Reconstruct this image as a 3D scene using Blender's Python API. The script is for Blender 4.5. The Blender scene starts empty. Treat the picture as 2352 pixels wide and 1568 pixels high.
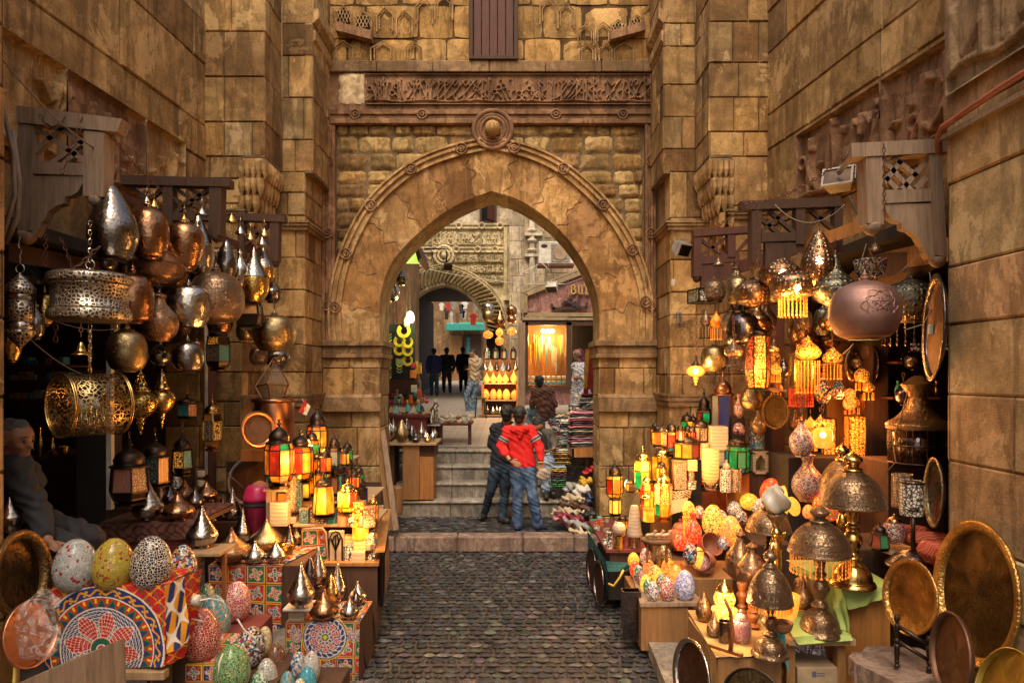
import bpy,bmesh,math,random
import numpy as np
from mathutils import Vector,Matrix,Quaternion
from math import sin,cos,pi,radians,sqrt,atan2
Vc=globals()['Vector'];rd=globals()['radians'];ru=random.uniform
random.seed(7);RNG=np.random.default_rng(11)
COL=bpy.context.scene.collection
F=1568.0;HX=1176.0;HY=860.0;CAMH=2.4
def P(x,y,Z):return Vc(((x-HX)*Z/F,Z,CAMH+(HY-y)*Z/F))
def X_(x,Z):return(x-HX)*Z/F
def Z_(y,Z):return CAMH+(HY-y)*Z/F
class NT:
 def __init__(s,name):
  s.m=bpy.data.materials.new(name);s.m.use_nodes=True
  s.t=s.m.node_tree;s.t.nodes.clear()
  s.out=s.n('ShaderNodeOutputMaterial')
  s.b=s.n('ShaderNodeBsdfPrincipled');s.l(s.b.outputs[0],s.out.inputs[0])
 def n(s,t,**k):
  d=s.t.nodes.new(t)
  for a,v in k.items():setattr(d,a,v)
  return d
 def l(s,a,b):s.t.links.new(a,b)
 def put(s,sock,v):
  if hasattr(v,'is_output')or isinstance(v,bpy.types.NodeSocket):s.l(v,sock)
  elif isinstance(v,(tuple,list)):sock.default_value=(*v[:3],1)if len(sock.default_value)==4 else v
  else:sock.default_value=v
 def obj(s,sc=1.0,rnd=True):
  tc=s.n('ShaderNodeTexCoord');o=tc.outputs['Object']
  mp=s.n('ShaderNodeMapping');s.l(o,mp.inputs[0]);s.put(mp.inputs['Scale'],(sc,sc,sc)if not isinstance(sc,tuple)else sc)
  if rnd:
   oi=s.n('ShaderNodeObjectInfo');vm=s.n('ShaderNodeVectorMath',operation='SCALE')
   s.put(vm.inputs[0],(37.,19.,53.));s.l(oi.outputs['Random'],vm.inputs['Scale']);s.l(vm.outputs[0],mp.inputs['Location'])
  return mp.outputs[0]
 def noise(s,vec,sc,det=3,rough=.6,dist=0):
  d=s.n('ShaderNodeTexNoise');s.l(vec,d.inputs['Vector']);d.inputs['Scale'].default_value=sc
  d.inputs['Detail'].default_value=det;d.inputs['Roughness'].default_value=rough;d.inputs['Distortion'].default_value=dist
  return d.outputs['Fac']
 def vor(s,vec,sc,feat='F1',dist='EUCLIDEAN',rnd=1.0,out='Distance'):
  d=s.n('ShaderNodeTexVoronoi',feature=feat)
  if feat!='DISTANCE_TO_EDGE':d.distance=dist
  s.l(vec,d.inputs['Vector']);d.inputs['Scale'].default_value=sc;d.inputs['Randomness'].default_value=rnd
  return d.outputs[out]
 def ramp(s,fac,stops,interp='LINEAR'):
  d=s.n('ShaderNodeValToRGB');d.color_ramp.interpolation=interp;e=d.color_ramp.elements
  while len(e)<len(stops):e.new(.5)
  for k,(p,c)in zip(e,stops):
   k.position=p;k.color=(*c,1)if isinstance(c,(tuple,list))else(c,c,c,1)
  s.l(fac,d.inputs[0]);return d.outputs[0]
 def mix(s,fac,a,b,mode='MIX'):
  d=s.n('ShaderNodeMix',data_type='RGBA',blend_type=mode)
  s.put(d.inputs['Factor'],fac);s.put(d.inputs[6],a);s.put(d.inputs[7],b);return d.outputs[2]
 def math(s,op,a,b=0.0):
  d=s.n('ShaderNodeMath',operation=op);s.put(d.inputs[0],a);s.put(d.inputs[1],b);return d.outputs[0]
 def bump(s,h,strength=.3,dist=.01,nrm=None):
  d=s.n('ShaderNodeBump');d.inputs['Strength'].default_value=strength;d.inputs['Distance'].default_value=dist
  s.l(h,d.inputs['Height'])
  if nrm is not None:s.l(nrm,d.inputs['Normal'])
  s.l(d.outputs[0],s.b.inputs['Normal']);return d.outputs[0]
 def attr(s,name='Col'):
  d=s.n('ShaderNodeAttribute',attribute_name=name);return d.outputs['Color']
 def set(s,**k):
  mp=dict(color='Base Color',rough='Roughness',metal='Metallic',emit='Emission Color',es='Emission Strength',alpha='Alpha',trans='Transmission Weight',ior='IOR',spec='Specular IOR Level',coat='Coat Weight',sss='Subsurface Weight')
  for a,v in k.items():s.put(s.b.inputs[mp[a]],v)
  return s
MAT={}
def srgb(h):
 if isinstance(h,str):
  h=h.lstrip('#');c=[int(h[i:i+2],16)/255 for i in(0,2,4)]
 else:c=h
 return tuple((v/12.92 if v<=.04045 else((v+.055)/1.055)**2.4)for v in c)
def stone(name,c1,c2,c3,sc=1.0,tool=.25,bump=.5,rough=.9,attr=True):
 t=NT(name);v=t.obj(1.0,False)
 a=t.noise(v,1.1*sc,5,.62,.6);b=t.noise(v,7*sc,4,.65);c=t.noise(v,60*sc,3,.7)
 col=t.ramp(a,[(.32,c1),(.5,c2),(.68,c3)])
 col=t.mix(t.ramp(b,[(.35,.75),(.65,0.)]),col,tuple(q*.55 for q in c1))
 col=t.mix(t.math('MULTIPLY',t.ramp(c,[(.35,0.),(.7,1.)]),.35),col,tuple(min(1,q*1.25)for q in c3))
 vs=t.obj((2.2,2.2,.35),False);st=t.noise(vs,2.6*sc,4,.6,1.2)
 col=t.mix(t.math('MULTIPLY',t.ramp(st,[(.5,0.),(.6,1.)]),.7),col,tuple(q*.42 for q in c2))
 vn=t.noise(t.obj((1,1,.6),False),1.7*sc,4,.6,2.2)
 col=t.mix(t.math('MULTIPLY',t.ramp(vn,[(.48,0.),(.5,1.),(.52,0.)]),.16),col,tuple(min(1,q*1.5)for q in c3))
 bl=t.noise(t.obj(1.,False),.55*sc,4,.65,1.);col=t.mix(t.math('MULTIPLY',t.ramp(bl,[(.46,0.),(.64,1.)]),.6),col,tuple(q*.55 for q in c1))
 pp=t.noise(t.obj((1.3,1.3,1.),False),1.4*sc,7,.72,.4);col=t.mix(t.math('MULTIPLY',t.ramp(pp,[(.56,0.),(.58,1.)]),.45),col,tuple(min(1,q*1.2)for q in c3))
 if attr:col=t.mix(1.0,col,t.attr(),'MULTIPLY')
 t.set(color=col,rough=rough,spec=.25)
 h1=t.noise(v,22*sc,6,.75);vt=t.obj((3,3,60),False);h2=t.noise(vt,6,2,.5)
 h=t.math('ADD',t.math('MULTIPLY',h1,1.0),t.math('MULTIPLY',h2,tool))
 pit=t.vor(v,26*sc);h=t.math('ADD',h,t.math('MULTIPLY',t.ramp(pit,[(.0,0.),(.18,1.)]),.35))
 t.bump(h,bump,.025);MAT[name]=t.m;return t.m
def pmt(name,c,rough=.7,metal=0.,bumpsc=30,bump=.15,var=.35,**k):
 t=NT(name);v=t.obj()
 a=t.noise(v,6,4,.6);b=t.noise(v,bumpsc,4,.7)
 col=t.mix(t.ramp(a,[(.3,0.),(.7,1.)]),tuple(q*(1-var)for q in c),tuple(min(1,q*(1+var*.6))for q in c))
 t.set(color=col,rough=rough,metal=metal,**k);t.bump(b,bump,.01);MAT[name]=t.m;return t.m
def wood(name,c,dark=.45,rough=.7,sc=1.0,axis=2,bump=.35):
 t=NT(name);s=[14.,14.,14.];s[axis]=1.2
 v=t.obj(tuple(q*sc for q in s));g=t.noise(v,2.2,5,.7,.5);a=t.noise(t.obj(1.),3,3)
 col=t.ramp(g,[(.3,tuple(q*dark for q in c)),(.55,c),(.75,tuple(min(1,q*1.3)for q in c))])
 col=t.mix(t.math('MULTIPLY',a,.5),col,tuple(q*.6 for q in c))
 t.set(color=col,rough=rough);t.bump(g,bump,.01);MAT[name]=t.m;return t.m
def metal(name,c,rough=.28,kind='hammer',sc=1.0,tarn=.5,bump=.25):
 t=NT(name);v=t.obj()
 a=t.noise(v,5,5,.65,.5)
 dark=tuple(q*.35 for q in c)
 col=t.mix(t.math('MULTIPLY',t.ramp(a,[(.4,0.),(.68,1.)]),tarn),c,dark)
 r=t.math('ADD',t.math('MULTIPLY',t.noise(v,14,4),.3),rough-.12)
 if kind=='hammer':h=t.math('ADD',t.math('MULTIPLY',t.vor(v,34*sc,rnd=.9),.8),t.noise(v,9,3))
 elif kind=='etch':
  e=t.vor(t.obj((sc,sc,sc*1.35)),38,'DISTANCE_TO_EDGE',rnd=.55);g=t.ramp(e,[(.03,0.),(.10,1.)]);f2=t.ramp(t.noise(v,62*sc,2,.5,3),[(.44,0.),(.52,1.)])
  zz=t.n('ShaderNodeTexWave',bands_direction='Z');t.l(v,zz.inputs[0]);zz.inputs['Scale'].default_value=6*sc;band=t.ramp(zz.outputs['Fac'],[(.35,0.),(.45,1.)],'LINEAR')
  pat=t.mix(band,g,f2);h=t.math('ADD',t.math('MULTIPLY',pat,.55),t.noise(v,9,2));col=t.mix(t.math('MULTIPLY',t.ramp(pat,[(.2,1.),(.8,0.)]),.85),col,dark)
 elif kind=='stud':
  d=t.vor(v,26*sc,rnd=.3);h=t.ramp(d,[(.1,1.),(.45,0.)]);cc=t.vor(v,26*sc,rnd=.3,out='Color')
  gem=t.ramp(cc,[(.0,(.5,.02,.02)),(.3,(.03,.06,.4)),(.42,(.5,.5,.45)),(.55,(.02,.3,.25)),(.7,(.6,.6,.55))],'CONSTANT')
  col=t.mix(t.ramp(d,[(.16,1.),(.2,0.)],'LINEAR'),col,gem)
 else:h=t.noise(v,20,3)
 t.set(color=col,metal=1.0,rough=r);t.bump(h,bump,.01);MAT[name]=t.m;return t.m
def pierced(name,c,sc=40,thick=.09,rough=.3,rnd=.75,solid=.0):
 t=NT(name);v=t.obj();e=t.vor(v,sc,'DISTANCE_TO_EDGE',rnd=rnd)
 m=t.ramp(e,[(thick,1.),(thick+.03,0.)])
 t.set(color=t.mix(t.noise(v,9),c,tuple(q*.4 for q in c)),metal=1.,rough=rough,alpha=m)
 t.bump(e,.4,.01);MAT[name]=t.m;return t.m
def fret(name,c,hole,sc=40,thick=.1,rough=.35,es=0.,rnd=.75,metal_=1.,emit=None):
 t=NT(name);v=t.obj();e=t.vor(v,sc,'DISTANCE_TO_EDGE',rnd=rnd)
 m=t.ramp(e,[(thick,1.),(thick+.04,0.)])
 t.set(color=t.mix(m,hole,c),rough=rough,metal=t.math('MULTIPLY',m,metal_))
 if es:t.set(emit=t.mix(m,emit or hole,(0,0,0)),es=es*.13)
 t.bump(m,.5,.01);MAT[name]=t.m;return t.m
def mosaic(name,cols,grout=(.6,.58,.52),sc=48,es=0.,gw=.09,rough=.15,rnd=.8,tint=None):
 sc*=1.5;es*=.45;gw*=.55
 if tint:cols=[tuple(a*b for a,b in zip(q,tint))for q in cols];grout=tuple(a*b for a,b in zip(grout,tint));tint=None
 t=NT(name);v=t.obj()
 e=t.vor(v,sc,'DISTANCE_TO_EDGE',rnd=rnd);cc=t.vor(v,sc,'F1',rnd=rnd,out='Color')
 sep=t.n('ShaderNodeSeparateColor');t.l(cc,sep.inputs[0]);n=len(cols)
 col=t.ramp(sep.outputs[0],[(i/n,c)for i,c in enumerate(cols)],'CONSTANT')
 col=t.mix(t.math('MULTIPLY',sep.outputs[1],.3),col,(.02,.02,.02))
 m=t.ramp(e,[(gw,1.),(gw+.02,0.)])
 t.set(color=t.mix(m,col,grout),rough=t.math('ADD',t.math('MULTIPLY',m,.5),rough),coat=.3)
 if es:
  g=t.mix(m,col,tuple(q*.25 for q in grout))
  if tint:g=t.mix(1.0,g,tint,'MULTIPLY')
  t.set(emit=g,es=es)
 t.bump(t.ramp(e,[(0.,0.),(.12,1.)]),.5,.004);MAT[name]=t.m;return t.m
def glass(name,c,es=0.,sc=70,rough=.25):
 t=NT(name);v=t.obj();d=t.vor(v,sc,rnd=.25)
 es*=.16;c=tuple(q**1.3 for q in c)if es else c
 pat=t.ramp(d,[(.15,1.0),(.42,.35),(.55,.9)]);big=t.noise(v,7,2)
 col=t.mix(1.0,c,t.mix(.6,(1,1,1),pat),'MULTIPLY')
 t.set(color=t.mix(.5,col,(0,0,0))if es else col,rough=rough)
 if es:t.set(emit=col,es=t.math('MULTIPLY',t.ramp(t.noise(v,9,1),[(.35,.35),(.5,1.),(.64,2.6)]),es))
 t.bump(d,.5,.005);MAT[name]=t.m;return t.m
def emis(name,c,s):
 t=NT(name);t.set(color=c,emit=c,es=s,rough=.4);MAT[name]=t.m;return t.m
def meta(o,label=None,cat=None,group=None,kind=None):
 if label:o['label']=label
 if cat:o['category']=cat
 if group:o['group']=group
 if kind:o['kind']=kind
 return o
def M(m):return MAT[m]if isinstance(m,str)else m
def mk(name,V,Fc,mat,parent=None,loc=None,smooth=False,cols=None,midx=None,rot=None):
 me=bpy.data.meshes.new(name)
 V=np.asarray(V,dtype=np.float64).reshape(-1,3)
 me.from_pydata(V.tolist(),[],Fc)
 for m in(mat if isinstance(mat,(list,tuple))else[mat]):me.materials.append(M(m))
 if midx is not None:me.polygons.foreach_set('material_index',midx)
 if smooth:me.polygons.foreach_set('use_smooth',[True]*len(me.polygons))
 if cols is not None:
  a=me.color_attributes.new('Col','FLOAT_COLOR','POINT' if len(cols)==len(V)else'CORNER')
  cc=np.ones((len(cols),4));cc[:,:3]=cols;a.data.foreach_set('color',cc.ravel())
 me.update()
 o=bpy.data.objects.new(name,me);COL.objects.link(o)
 if parent:o.parent=parent
 if loc is not None:o.location=loc
 if rot is not None:o.rotation_euler=rot
 return o
def eM(name,loc,rot=None):
 o=bpy.data.objects.new(name,None);COL.objects.link(o);o.location=loc;o.empty_display_size=.05
 if rot is not None:o.rotation_euler=rot
 return o
class MB:
 def __init__(s):s.v=[];s.f=[];s.c=[];s.mi=[];s.sm=[]
 def add(s,V,Fc,col=(1,1,1),mi=0):
  k=len(s.v);s.v+=[tuple(p)for p in V];s.f+=[tuple(i+k for i in f)for f in Fc];s.c+=[col]*len(V);s.mi+=[mi]*len(Fc);return s
 def box(s,a,b,bev=0.,col=(1,1,1),mi=0,mat=None):
  x0,y0,z0=(min(a[i],b[i])for i in range(3));x1,y1,z1=(max(a[i],b[i])for i in range(3))
  e=min(bev,(x1-x0)*.4,(y1-y0)*.4,(z1-z0)*.4)
  if e<=0:
   V=[(x,y,z)for z in(z0,z1)for y in(y0,y1)for x in(x0,x1)]
   Fc=[(0,2,3,1),(4,5,7,6),(0,1,5,4),(1,3,7,5),(3,2,6,7),(2,0,4,6)]
  else:
   bm=bmesh.new();bmesh.ops.create_cube(bm,size=1)
   for v in bm.verts:v.co=Vc(((x0+x1)/2+v.co.x*(x1-x0),(y0+y1)/2+v.co.y*(y1-y0),(z0+z1)/2+v.co.z*(z1-z0)))
   bmesh.ops.bevel(bm,geom=bm.edges[:],offset=e,segments=1,affect='EDGES');bm.verts.index_update()
   V=[tuple(v.co)for v in bm.verts];Fc=[tuple(v.index for v in f.verts)for f in bm.faces];bm.free()
  if mat:V=[tuple(mat@Vc(v))for v in V]
  return s.add(V,Fc,col,mi)
 def bar(s,a,b,w,h=None,col=(1,1,1),mi=0,up=(0,0,1)):
  a,b=Vc(a),Vc(b);d=b-a;L=d.length
  if L<1e-6:return s
  d.normalize();u=Vc(up);sd=d.cross(u)
  if sd.length<1e-4:sd=d.cross(Vc((1,0,0)))
  sd.normalize();u=sd.cross(d);h=h or w
  V=[tuple(q+sd*sx*w/2+u*sz*h/2)for q in(a,b)for sx,sz in((-1,-1),(1,-1),(1,1),(-1,1))]
  return s.add(V,[(0,1,2,3),(7,6,5,4),(0,4,5,1),(1,5,6,2),(2,6,7,3),(3,7,4,0)],col,mi)
 def tube(s,pts,r,n=6,col=(1,1,1),mi=0,cap=True):
  pts=[Vc(p)for p in pts];V=[];k=len(pts);prev=None
  for i,p in enumerate(pts):
   d=(pts[min(i+1,k-1)]-pts[max(i-1,0)]).normalized()
   a=d.orthogonal().normalized()if prev is None else(prev-d*prev.dot(d)).normalized()
   prev=a;b=d.cross(a);rr=r[i]if isinstance(r,(list,tuple))else r
   V+=[tuple(p+(a*cos(t)+b*sin(t))*rr)for t in(2*pi*j/n for j in range(n))]
  Fc=[(i*n+j,i*n+(j+1)%n,(i+1)*n+(j+1)%n,(i+1)*n+j)for i in range(k-1)for j in range(n)]
  if cap:Fc+=[tuple(range(n))[::-1],tuple((k-1)*n+j for j in range(n))]
  return s.add(V,Fc,col,mi)
 def lathe(s,prof,n=24,c=(0,0,0),col=(1,1,1),mi=0,phase=0.,mat=None):
  V=[];Fc=[]
  for r,z in prof:V+=[(c[0]+r*cos(2*pi*j/n+phase),c[1]+r*sin(2*pi*j/n+phase),c[2]+z)for j in range(n)]
  for i in range(len(prof)-1):
   Fc+=[(i*n+j,i*n+(j+1)%n,(i+1)*n+(j+1)%n,(i+1)*n+j)for j in range(n)]
  if prof[0][0]>1e-4:Fc.append(tuple(range(n))[::-1])
  if prof[-1][0]>1e-4:Fc.append(tuple((len(prof)-1)*n+j for j in range(n)))
  if mat:V=[tuple(mat@Vc(v))for v in V]
  return s.add(V,Fc,col,mi)
 def ball(s,c,r,n=8,col=(1,1,1),mi=0,sz=1.):
  return s.lathe([(r*sin(pi*i/(n//2+1))+1e-5,-r*sz*cos(pi*i/(n//2+1)))for i in range(n//2+2)],n,c,col,mi)
 def torus(s,c,R,r,nrm=(0,0,1),n=16,m=6,mi=0):
  q=Vc((0,0,1)).rotation_difference(Vc(nrm).normalized());V=[]
  for i in range(n):
   a=2*pi*i/n
   for j in range(m):
    b=2*pi*j/m;V.append(tuple(Vc(c)+q@Vc(((R+r*cos(b))*cos(a),(R+r*cos(b))*sin(a),r*sin(b)))))
  Fc=[(i*m+j,((i+1)%n)*m+j,((i+1)%n)*m+(j+1)%m,i*m+(j+1)%m)for i in range(n)for j in range(m)]
  return s.add(V,Fc,(1,1,1),mi)
 def poly(s,pts,nvec,th,col=(1,1,1),mi=0):
  nv=Vc(nvec).normalized()*th;k=len(pts);V=[tuple(p)for p in pts]+[tuple(Vc(p)+nv)for p in pts]
  Fc=[tuple(range(k)),tuple(range(k,2*k))[::-1]]+[(i,i+k,(i+1)%k+k,(i+1)%k)for i in range(k)]
  return s.add(V,Fc,col,mi)
 def build(s,name,mat,parent=None,smooth=False,loc=None,rot=None,cols=False):
  return mk(name,s.v,s.f,mat,parent,loc,smooth,s.c if cols else None,s.mi if isinstance(mat,(list,tuple))else None,rot)
def struct(o):o['kind']='structure';return o
def cat_(pts,k=5):
 if k<=1 or len(pts)<3:return list(pts)
 o=[];n=len(pts)
 for i in range(n-1):
  p0,p1,p2,p3=(np.array(pts[max(0,min(n-1,i+q))],float)for q in(-1,0,1,2))
  for j in range(k):
   t=j/k;q=.5*((2*p1)+(-p0+p2)*t+(2*p0-5*p1+4*p2-p3)*t*t+(-p0+3*p1-3*p2+p3)*t**3)
   o.append(tuple(q))
 o.append(tuple(pts[-1]));return[(max(1e-4,a[0]),*a[1:])if len(a)==2 else a for a in o]
def lch(mb,pts,size=.022,r=.0028):
 pts=[Vc(p)for p in pts];tw=0;carry=0
 for a,b in zip(pts[:-1],pts[1:]):
  d=b-a;L=d.length;n=max(1,int(L/size));d.normalize();s1=d.orthogonal().normalized()
  for i in range(n):
   c=a+d*(i+.5)*L/n;s2=d.cross(s1)if tw%2 else s1;tw+=1;h=size*.62;w=size*.3
   V=[c+d*h*q0+s2*w*q1 for q0,q1 in((-1,0),(-.6,1),(.6,1),(1,0),(.6,-1),(-.6,-1))]
   mb.tube(V+[V[0]],r,3,cap=False)
def sag(a,b,dip,n=12):
 a,b=Vc(a),Vc(b);return[a.lerp(b,i/n)-Vc((0,0,dip*4*(i/n)*(1-i/n)))for i in range(n+1)]
stone('sandstone',(.20,.115,.045),(.42,.27,.115),(.58,.42,.22))
stone('m10',(.15,.085,.04),(.28,.165,.08),(.38,.25,.13))
stone('sandstone_pale',(.34,.235,.12),(.56,.41,.225),(.68,.54,.35),tool=.5)
stone('rubble_stone',(.24,.155,.06),(.50,.34,.15),(.64,.48,.26),2.0,0.,.9)
stone('plaster',(.26,.13,.045),(.46,.27,.10),(.60,.41,.20),1.5,0.,.3,attr=False);stone('ring_tint',(.26,.13,.045),(.46,.27,.10),(.60,.41,.20),1.5,0.,.35)
stone('mf',(.14,.07,.035),(.26,.135,.07),(.38,.22,.12),1.5,0.,.4,attr=False)
stone('m11',(.48,.37,.19),(.74,.60,.35),(.80,.68,.43),1.5,0.,.4,attr=False)
stone('far_stone',(.44,.36,.25),(.68,.58,.43),(.76,.67,.52),1.2,0.,.5)
stone('step_stone',(.14,.12,.10),(.29,.255,.21),(.44,.39,.33),1.8,0.,.5,rough=.6)
stone('kerb_stone',(.16,.10,.08),(.28,.19,.15),(.36,.27,.22),2.,0.,.5,attr=False,rough=.6)
stone('mortar',(.14,.09,.045),(.22,.145,.075),(.28,.19,.11),3.,0.,.6,attr=False)
stone('marble_red',(.22,.08,.075),(.38,.17,.15),(.55,.36,.32),2.5,0.,.1,rough=.35,attr=False)
wood('m32',(.33,.225,.15),.45,.8,1.,2);wood('md',(.075,.034,.018),.5,.8);wood('wood_red',(.10,.03,.016),.5,.7)
wood('m19',(.40,.17,.045),.55,.45);wood('m21',(.42,.27,.14),.6,.7);wood('m20',(.30,.15,.055),.6,.5)
wood('m18',(.30,.10,.03),.55,.35)
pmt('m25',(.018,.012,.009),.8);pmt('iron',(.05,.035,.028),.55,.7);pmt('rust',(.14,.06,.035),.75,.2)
pmt('m1c',(.62,.58,.50),.5);pmt('cable',(.20,.15,.11),.6);pmt('m3b',(.05,.035,.03),.6);pmt('m3d',(.22,.17,.13),.7)
pmt('pipe_red',(.35,.10,.05),.5);pmt('m3c',(.30,.27,.23),.6);pmt('void',(.006,.005,.004),1.)
def rnd_cols(pal,n):return[tuple(np.array(random.choice(pal))*ru(.8,1.12))for _ in range(n)]
PAL=[(1,1,1),(1,.93,.8),(.82,.72,.62),(1.15,1.05,.9),(.9,.8,.72),(.62,.5,.4),(1.05,.9,.68),(.78,.7,.64),(1.2,1.1,.95),(.55,.47,.4)]
def ash(mb,O,U,W,z0,z1,N,ch=.42,bw=.8,pal=PAL,gap=.006,dep=.018,jit=.009,courses=None,rough=0.,holes=(),vjit=.0):
 O,U,N=Vc(O),Vc(U).normalized(),Vc(N).normalized();z=z0;k=0
 def q(s,zz,d):p=O+U*s+N*d;return(p.x,p.y,zz)
 mb.add([q(0,z0,-dep),q(W,z0,-dep),q(W,z1,-dep),q(0,z1,-dep)],[(0,1,2,3)],(.25,.2,.16))
 while z<z1-.01:
  h=ch*ru(.8,1.2)if courses is None else courses[k%len(courses)];k+=1
  if z1-z-h<ch*.35:h=z1-z
  s=-ru(0,bw*.7)
  while s<W-.01:
   w=bw*ru(.6,1.35);a,b=max(0,s+gap/2),min(W,s+w-gap/2)
   if W-b<bw*.25:b=W;w=W-s+1
   if b-a>.03 and not any(a<hx1 and b>hx0 and z<hz1 and z+h>hz0 for hx0,hx1,hz0,hz1 in holes):
    o=ru(-jit,jit);e=min(.012+rough,(b-a)*.2,h*.2);c=tuple(np.array(random.choice(pal))*ru(.85,1.12));r=lambda:ru(-1,1)*rough*.7
    zz0,zz1=z+gap/2,z+h-gap/2
    V=[q(a,zz0,-dep),q(b,zz0,-dep),q(b,zz1,-dep),q(a,zz1,-dep)]
    if rough>0:
     m=4;G=[[None]*(m+1)for _ in range(m+1)]
     base=len(V)
     for j in range(m+1):
      for i in range(m+1):
       u,t=i/m,j/m;ed=min(u,1-u,t,1-t)*m
       d=o+(ru(-.5,1)*rough*.9 if ed>.5 else-dep*.7)
       sx=a+e*.3+(b-a-e*.6)*u;sz=zz0+e*.3+(zz1-zz0-e*.6)*t
       if(i in(0,m))and(j in(0,m)):sx+=(1 if i==0 else-1)*e*.9;sz+=(1 if j==0 else-1)*e*.9
       V.append(q(sx+r()*.5,sz+r()*.5,d))
     I=lambda i,j:base+j*(m+1)+i
     Fc=[(I(i,j),I(i+1,j),I(i+1,j+1),I(i,j+1))for j in range(m)for i in range(m)]
     mb.add(V,Fc,c)
    else:
     V+=[q(a+e+r(),zz0+e,o),q(b-e,zz0+e,o),q(b-e,zz1-e,o),q(a+e,zz1-e,o)]
     mb.add(V,[(4,5,6,7),(0,1,5,4),(1,2,6,5),(2,3,7,6),(3,0,4,7)],c)
   s+=w
  z+=h
ZF,Z2,Z1=9.8,8.93,8.3
XL3,XL2,XL1=-2.71,-3.286,-3.72
XR3,XR2,XR1=2.07,2.665,3.10
TOP=8.1
def lx(Y):return XL1+.0536*(Y-Z1)
def rx(Y):return 4.13-.124*Y
def wall_piece(name,segs,mat,label,cat='wall',group=None):
 mb=MB()
 for s in segs:ash(mb,*s[:6],**(s[6]if len(s)>6 else{}))
 o=mb.build(name,mat,cols=True);meta(o,label,cat,group);return o
HL,HR=3.42,3.55
def side(sign,fx,z0,lab,Y0=-3.):
 a,b=Vc((fx(Y0),Y0,0)),Vc((fx(Z1),Z1,0));U=(b-a).normalized();N=Vc((-sign,0,0))
 if sign<0:O,UU=a,U
 else:O,UU=a,U
 mb=MB();z=z0
 for i,(h,bw,pal)in enumerate([(.62,1.3,[(.8,.7,.6),(.9,.8,.7)]),(.95,1.5,[(.78,.62,.5),(.72,.6,.5),(.95,.85,.7)]),(.42,.7,[(1,.9,.75),(.85,.75,.6)]),(.75,1.0,[(.9,.82,.7),(1,.9,.75)]),(.5,.9,PAL),(.75,1.1,PAL),(.6,1.,PAL),(.6,1.,PAL),(.6,1.,PAL),(.7,1.,PAL),(.7,1.,PAL)]):
  if z>=TOP:break
  ash(mb,O,UU,(b-a).length,z,z+h,N,ch=h,bw=bw,pal=pal,gap=.01,dep=.02,jit=.01,courses=[h]);z+=h
 o=mb.build('side_wall','sandstone',cols=True);meta(o,lab,'wall')
 t=.55*sign*1.0;k=MB();nx=Vc((sign,0,0))
 pts=[Vc((fx(Y0),Y0,z0))+nx*.03,Vc((fx(Z1)+0,Z1,z0))+nx*.03,Vc((fx(Z1),Z1,z0))+nx*.6,Vc((fx(Y0),Y0,z0))+nx*.6]
 k.poly(pts,(0,0,1),TOP-z0);k.build('wall_core','mortar',o);return o
swl=side(-1,lx,HL,'tall carved sandstone wall above the dark lamp shop with the seated man')
swr=side(1,rx,HR,'tall sandstone wall with pale run-off stains above the beaded lamp shop')
def pier(name,label,z_lo,z_hi,pts,pal=PAL,mat='sandstone'):
 mb=MB();cour=[.42,.5,.33,.46,.3,.55,.38];random.shuffle(cour)
 for(a,b,n)in pts:
  a,b=Vc((*a,0)),Vc((*b,0));d=b-a;random.seed(int(abs(a.x*100))+3)
  ash(mb,a,d,d.length,z_lo,z_hi,Vc((*n,0)),ch=.42,bw=.55,courses=cour,pal=pal)
 o=mb.build(name,mat,cols=True);meta(o,label,'pier');return o
ZC=5.05
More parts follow.
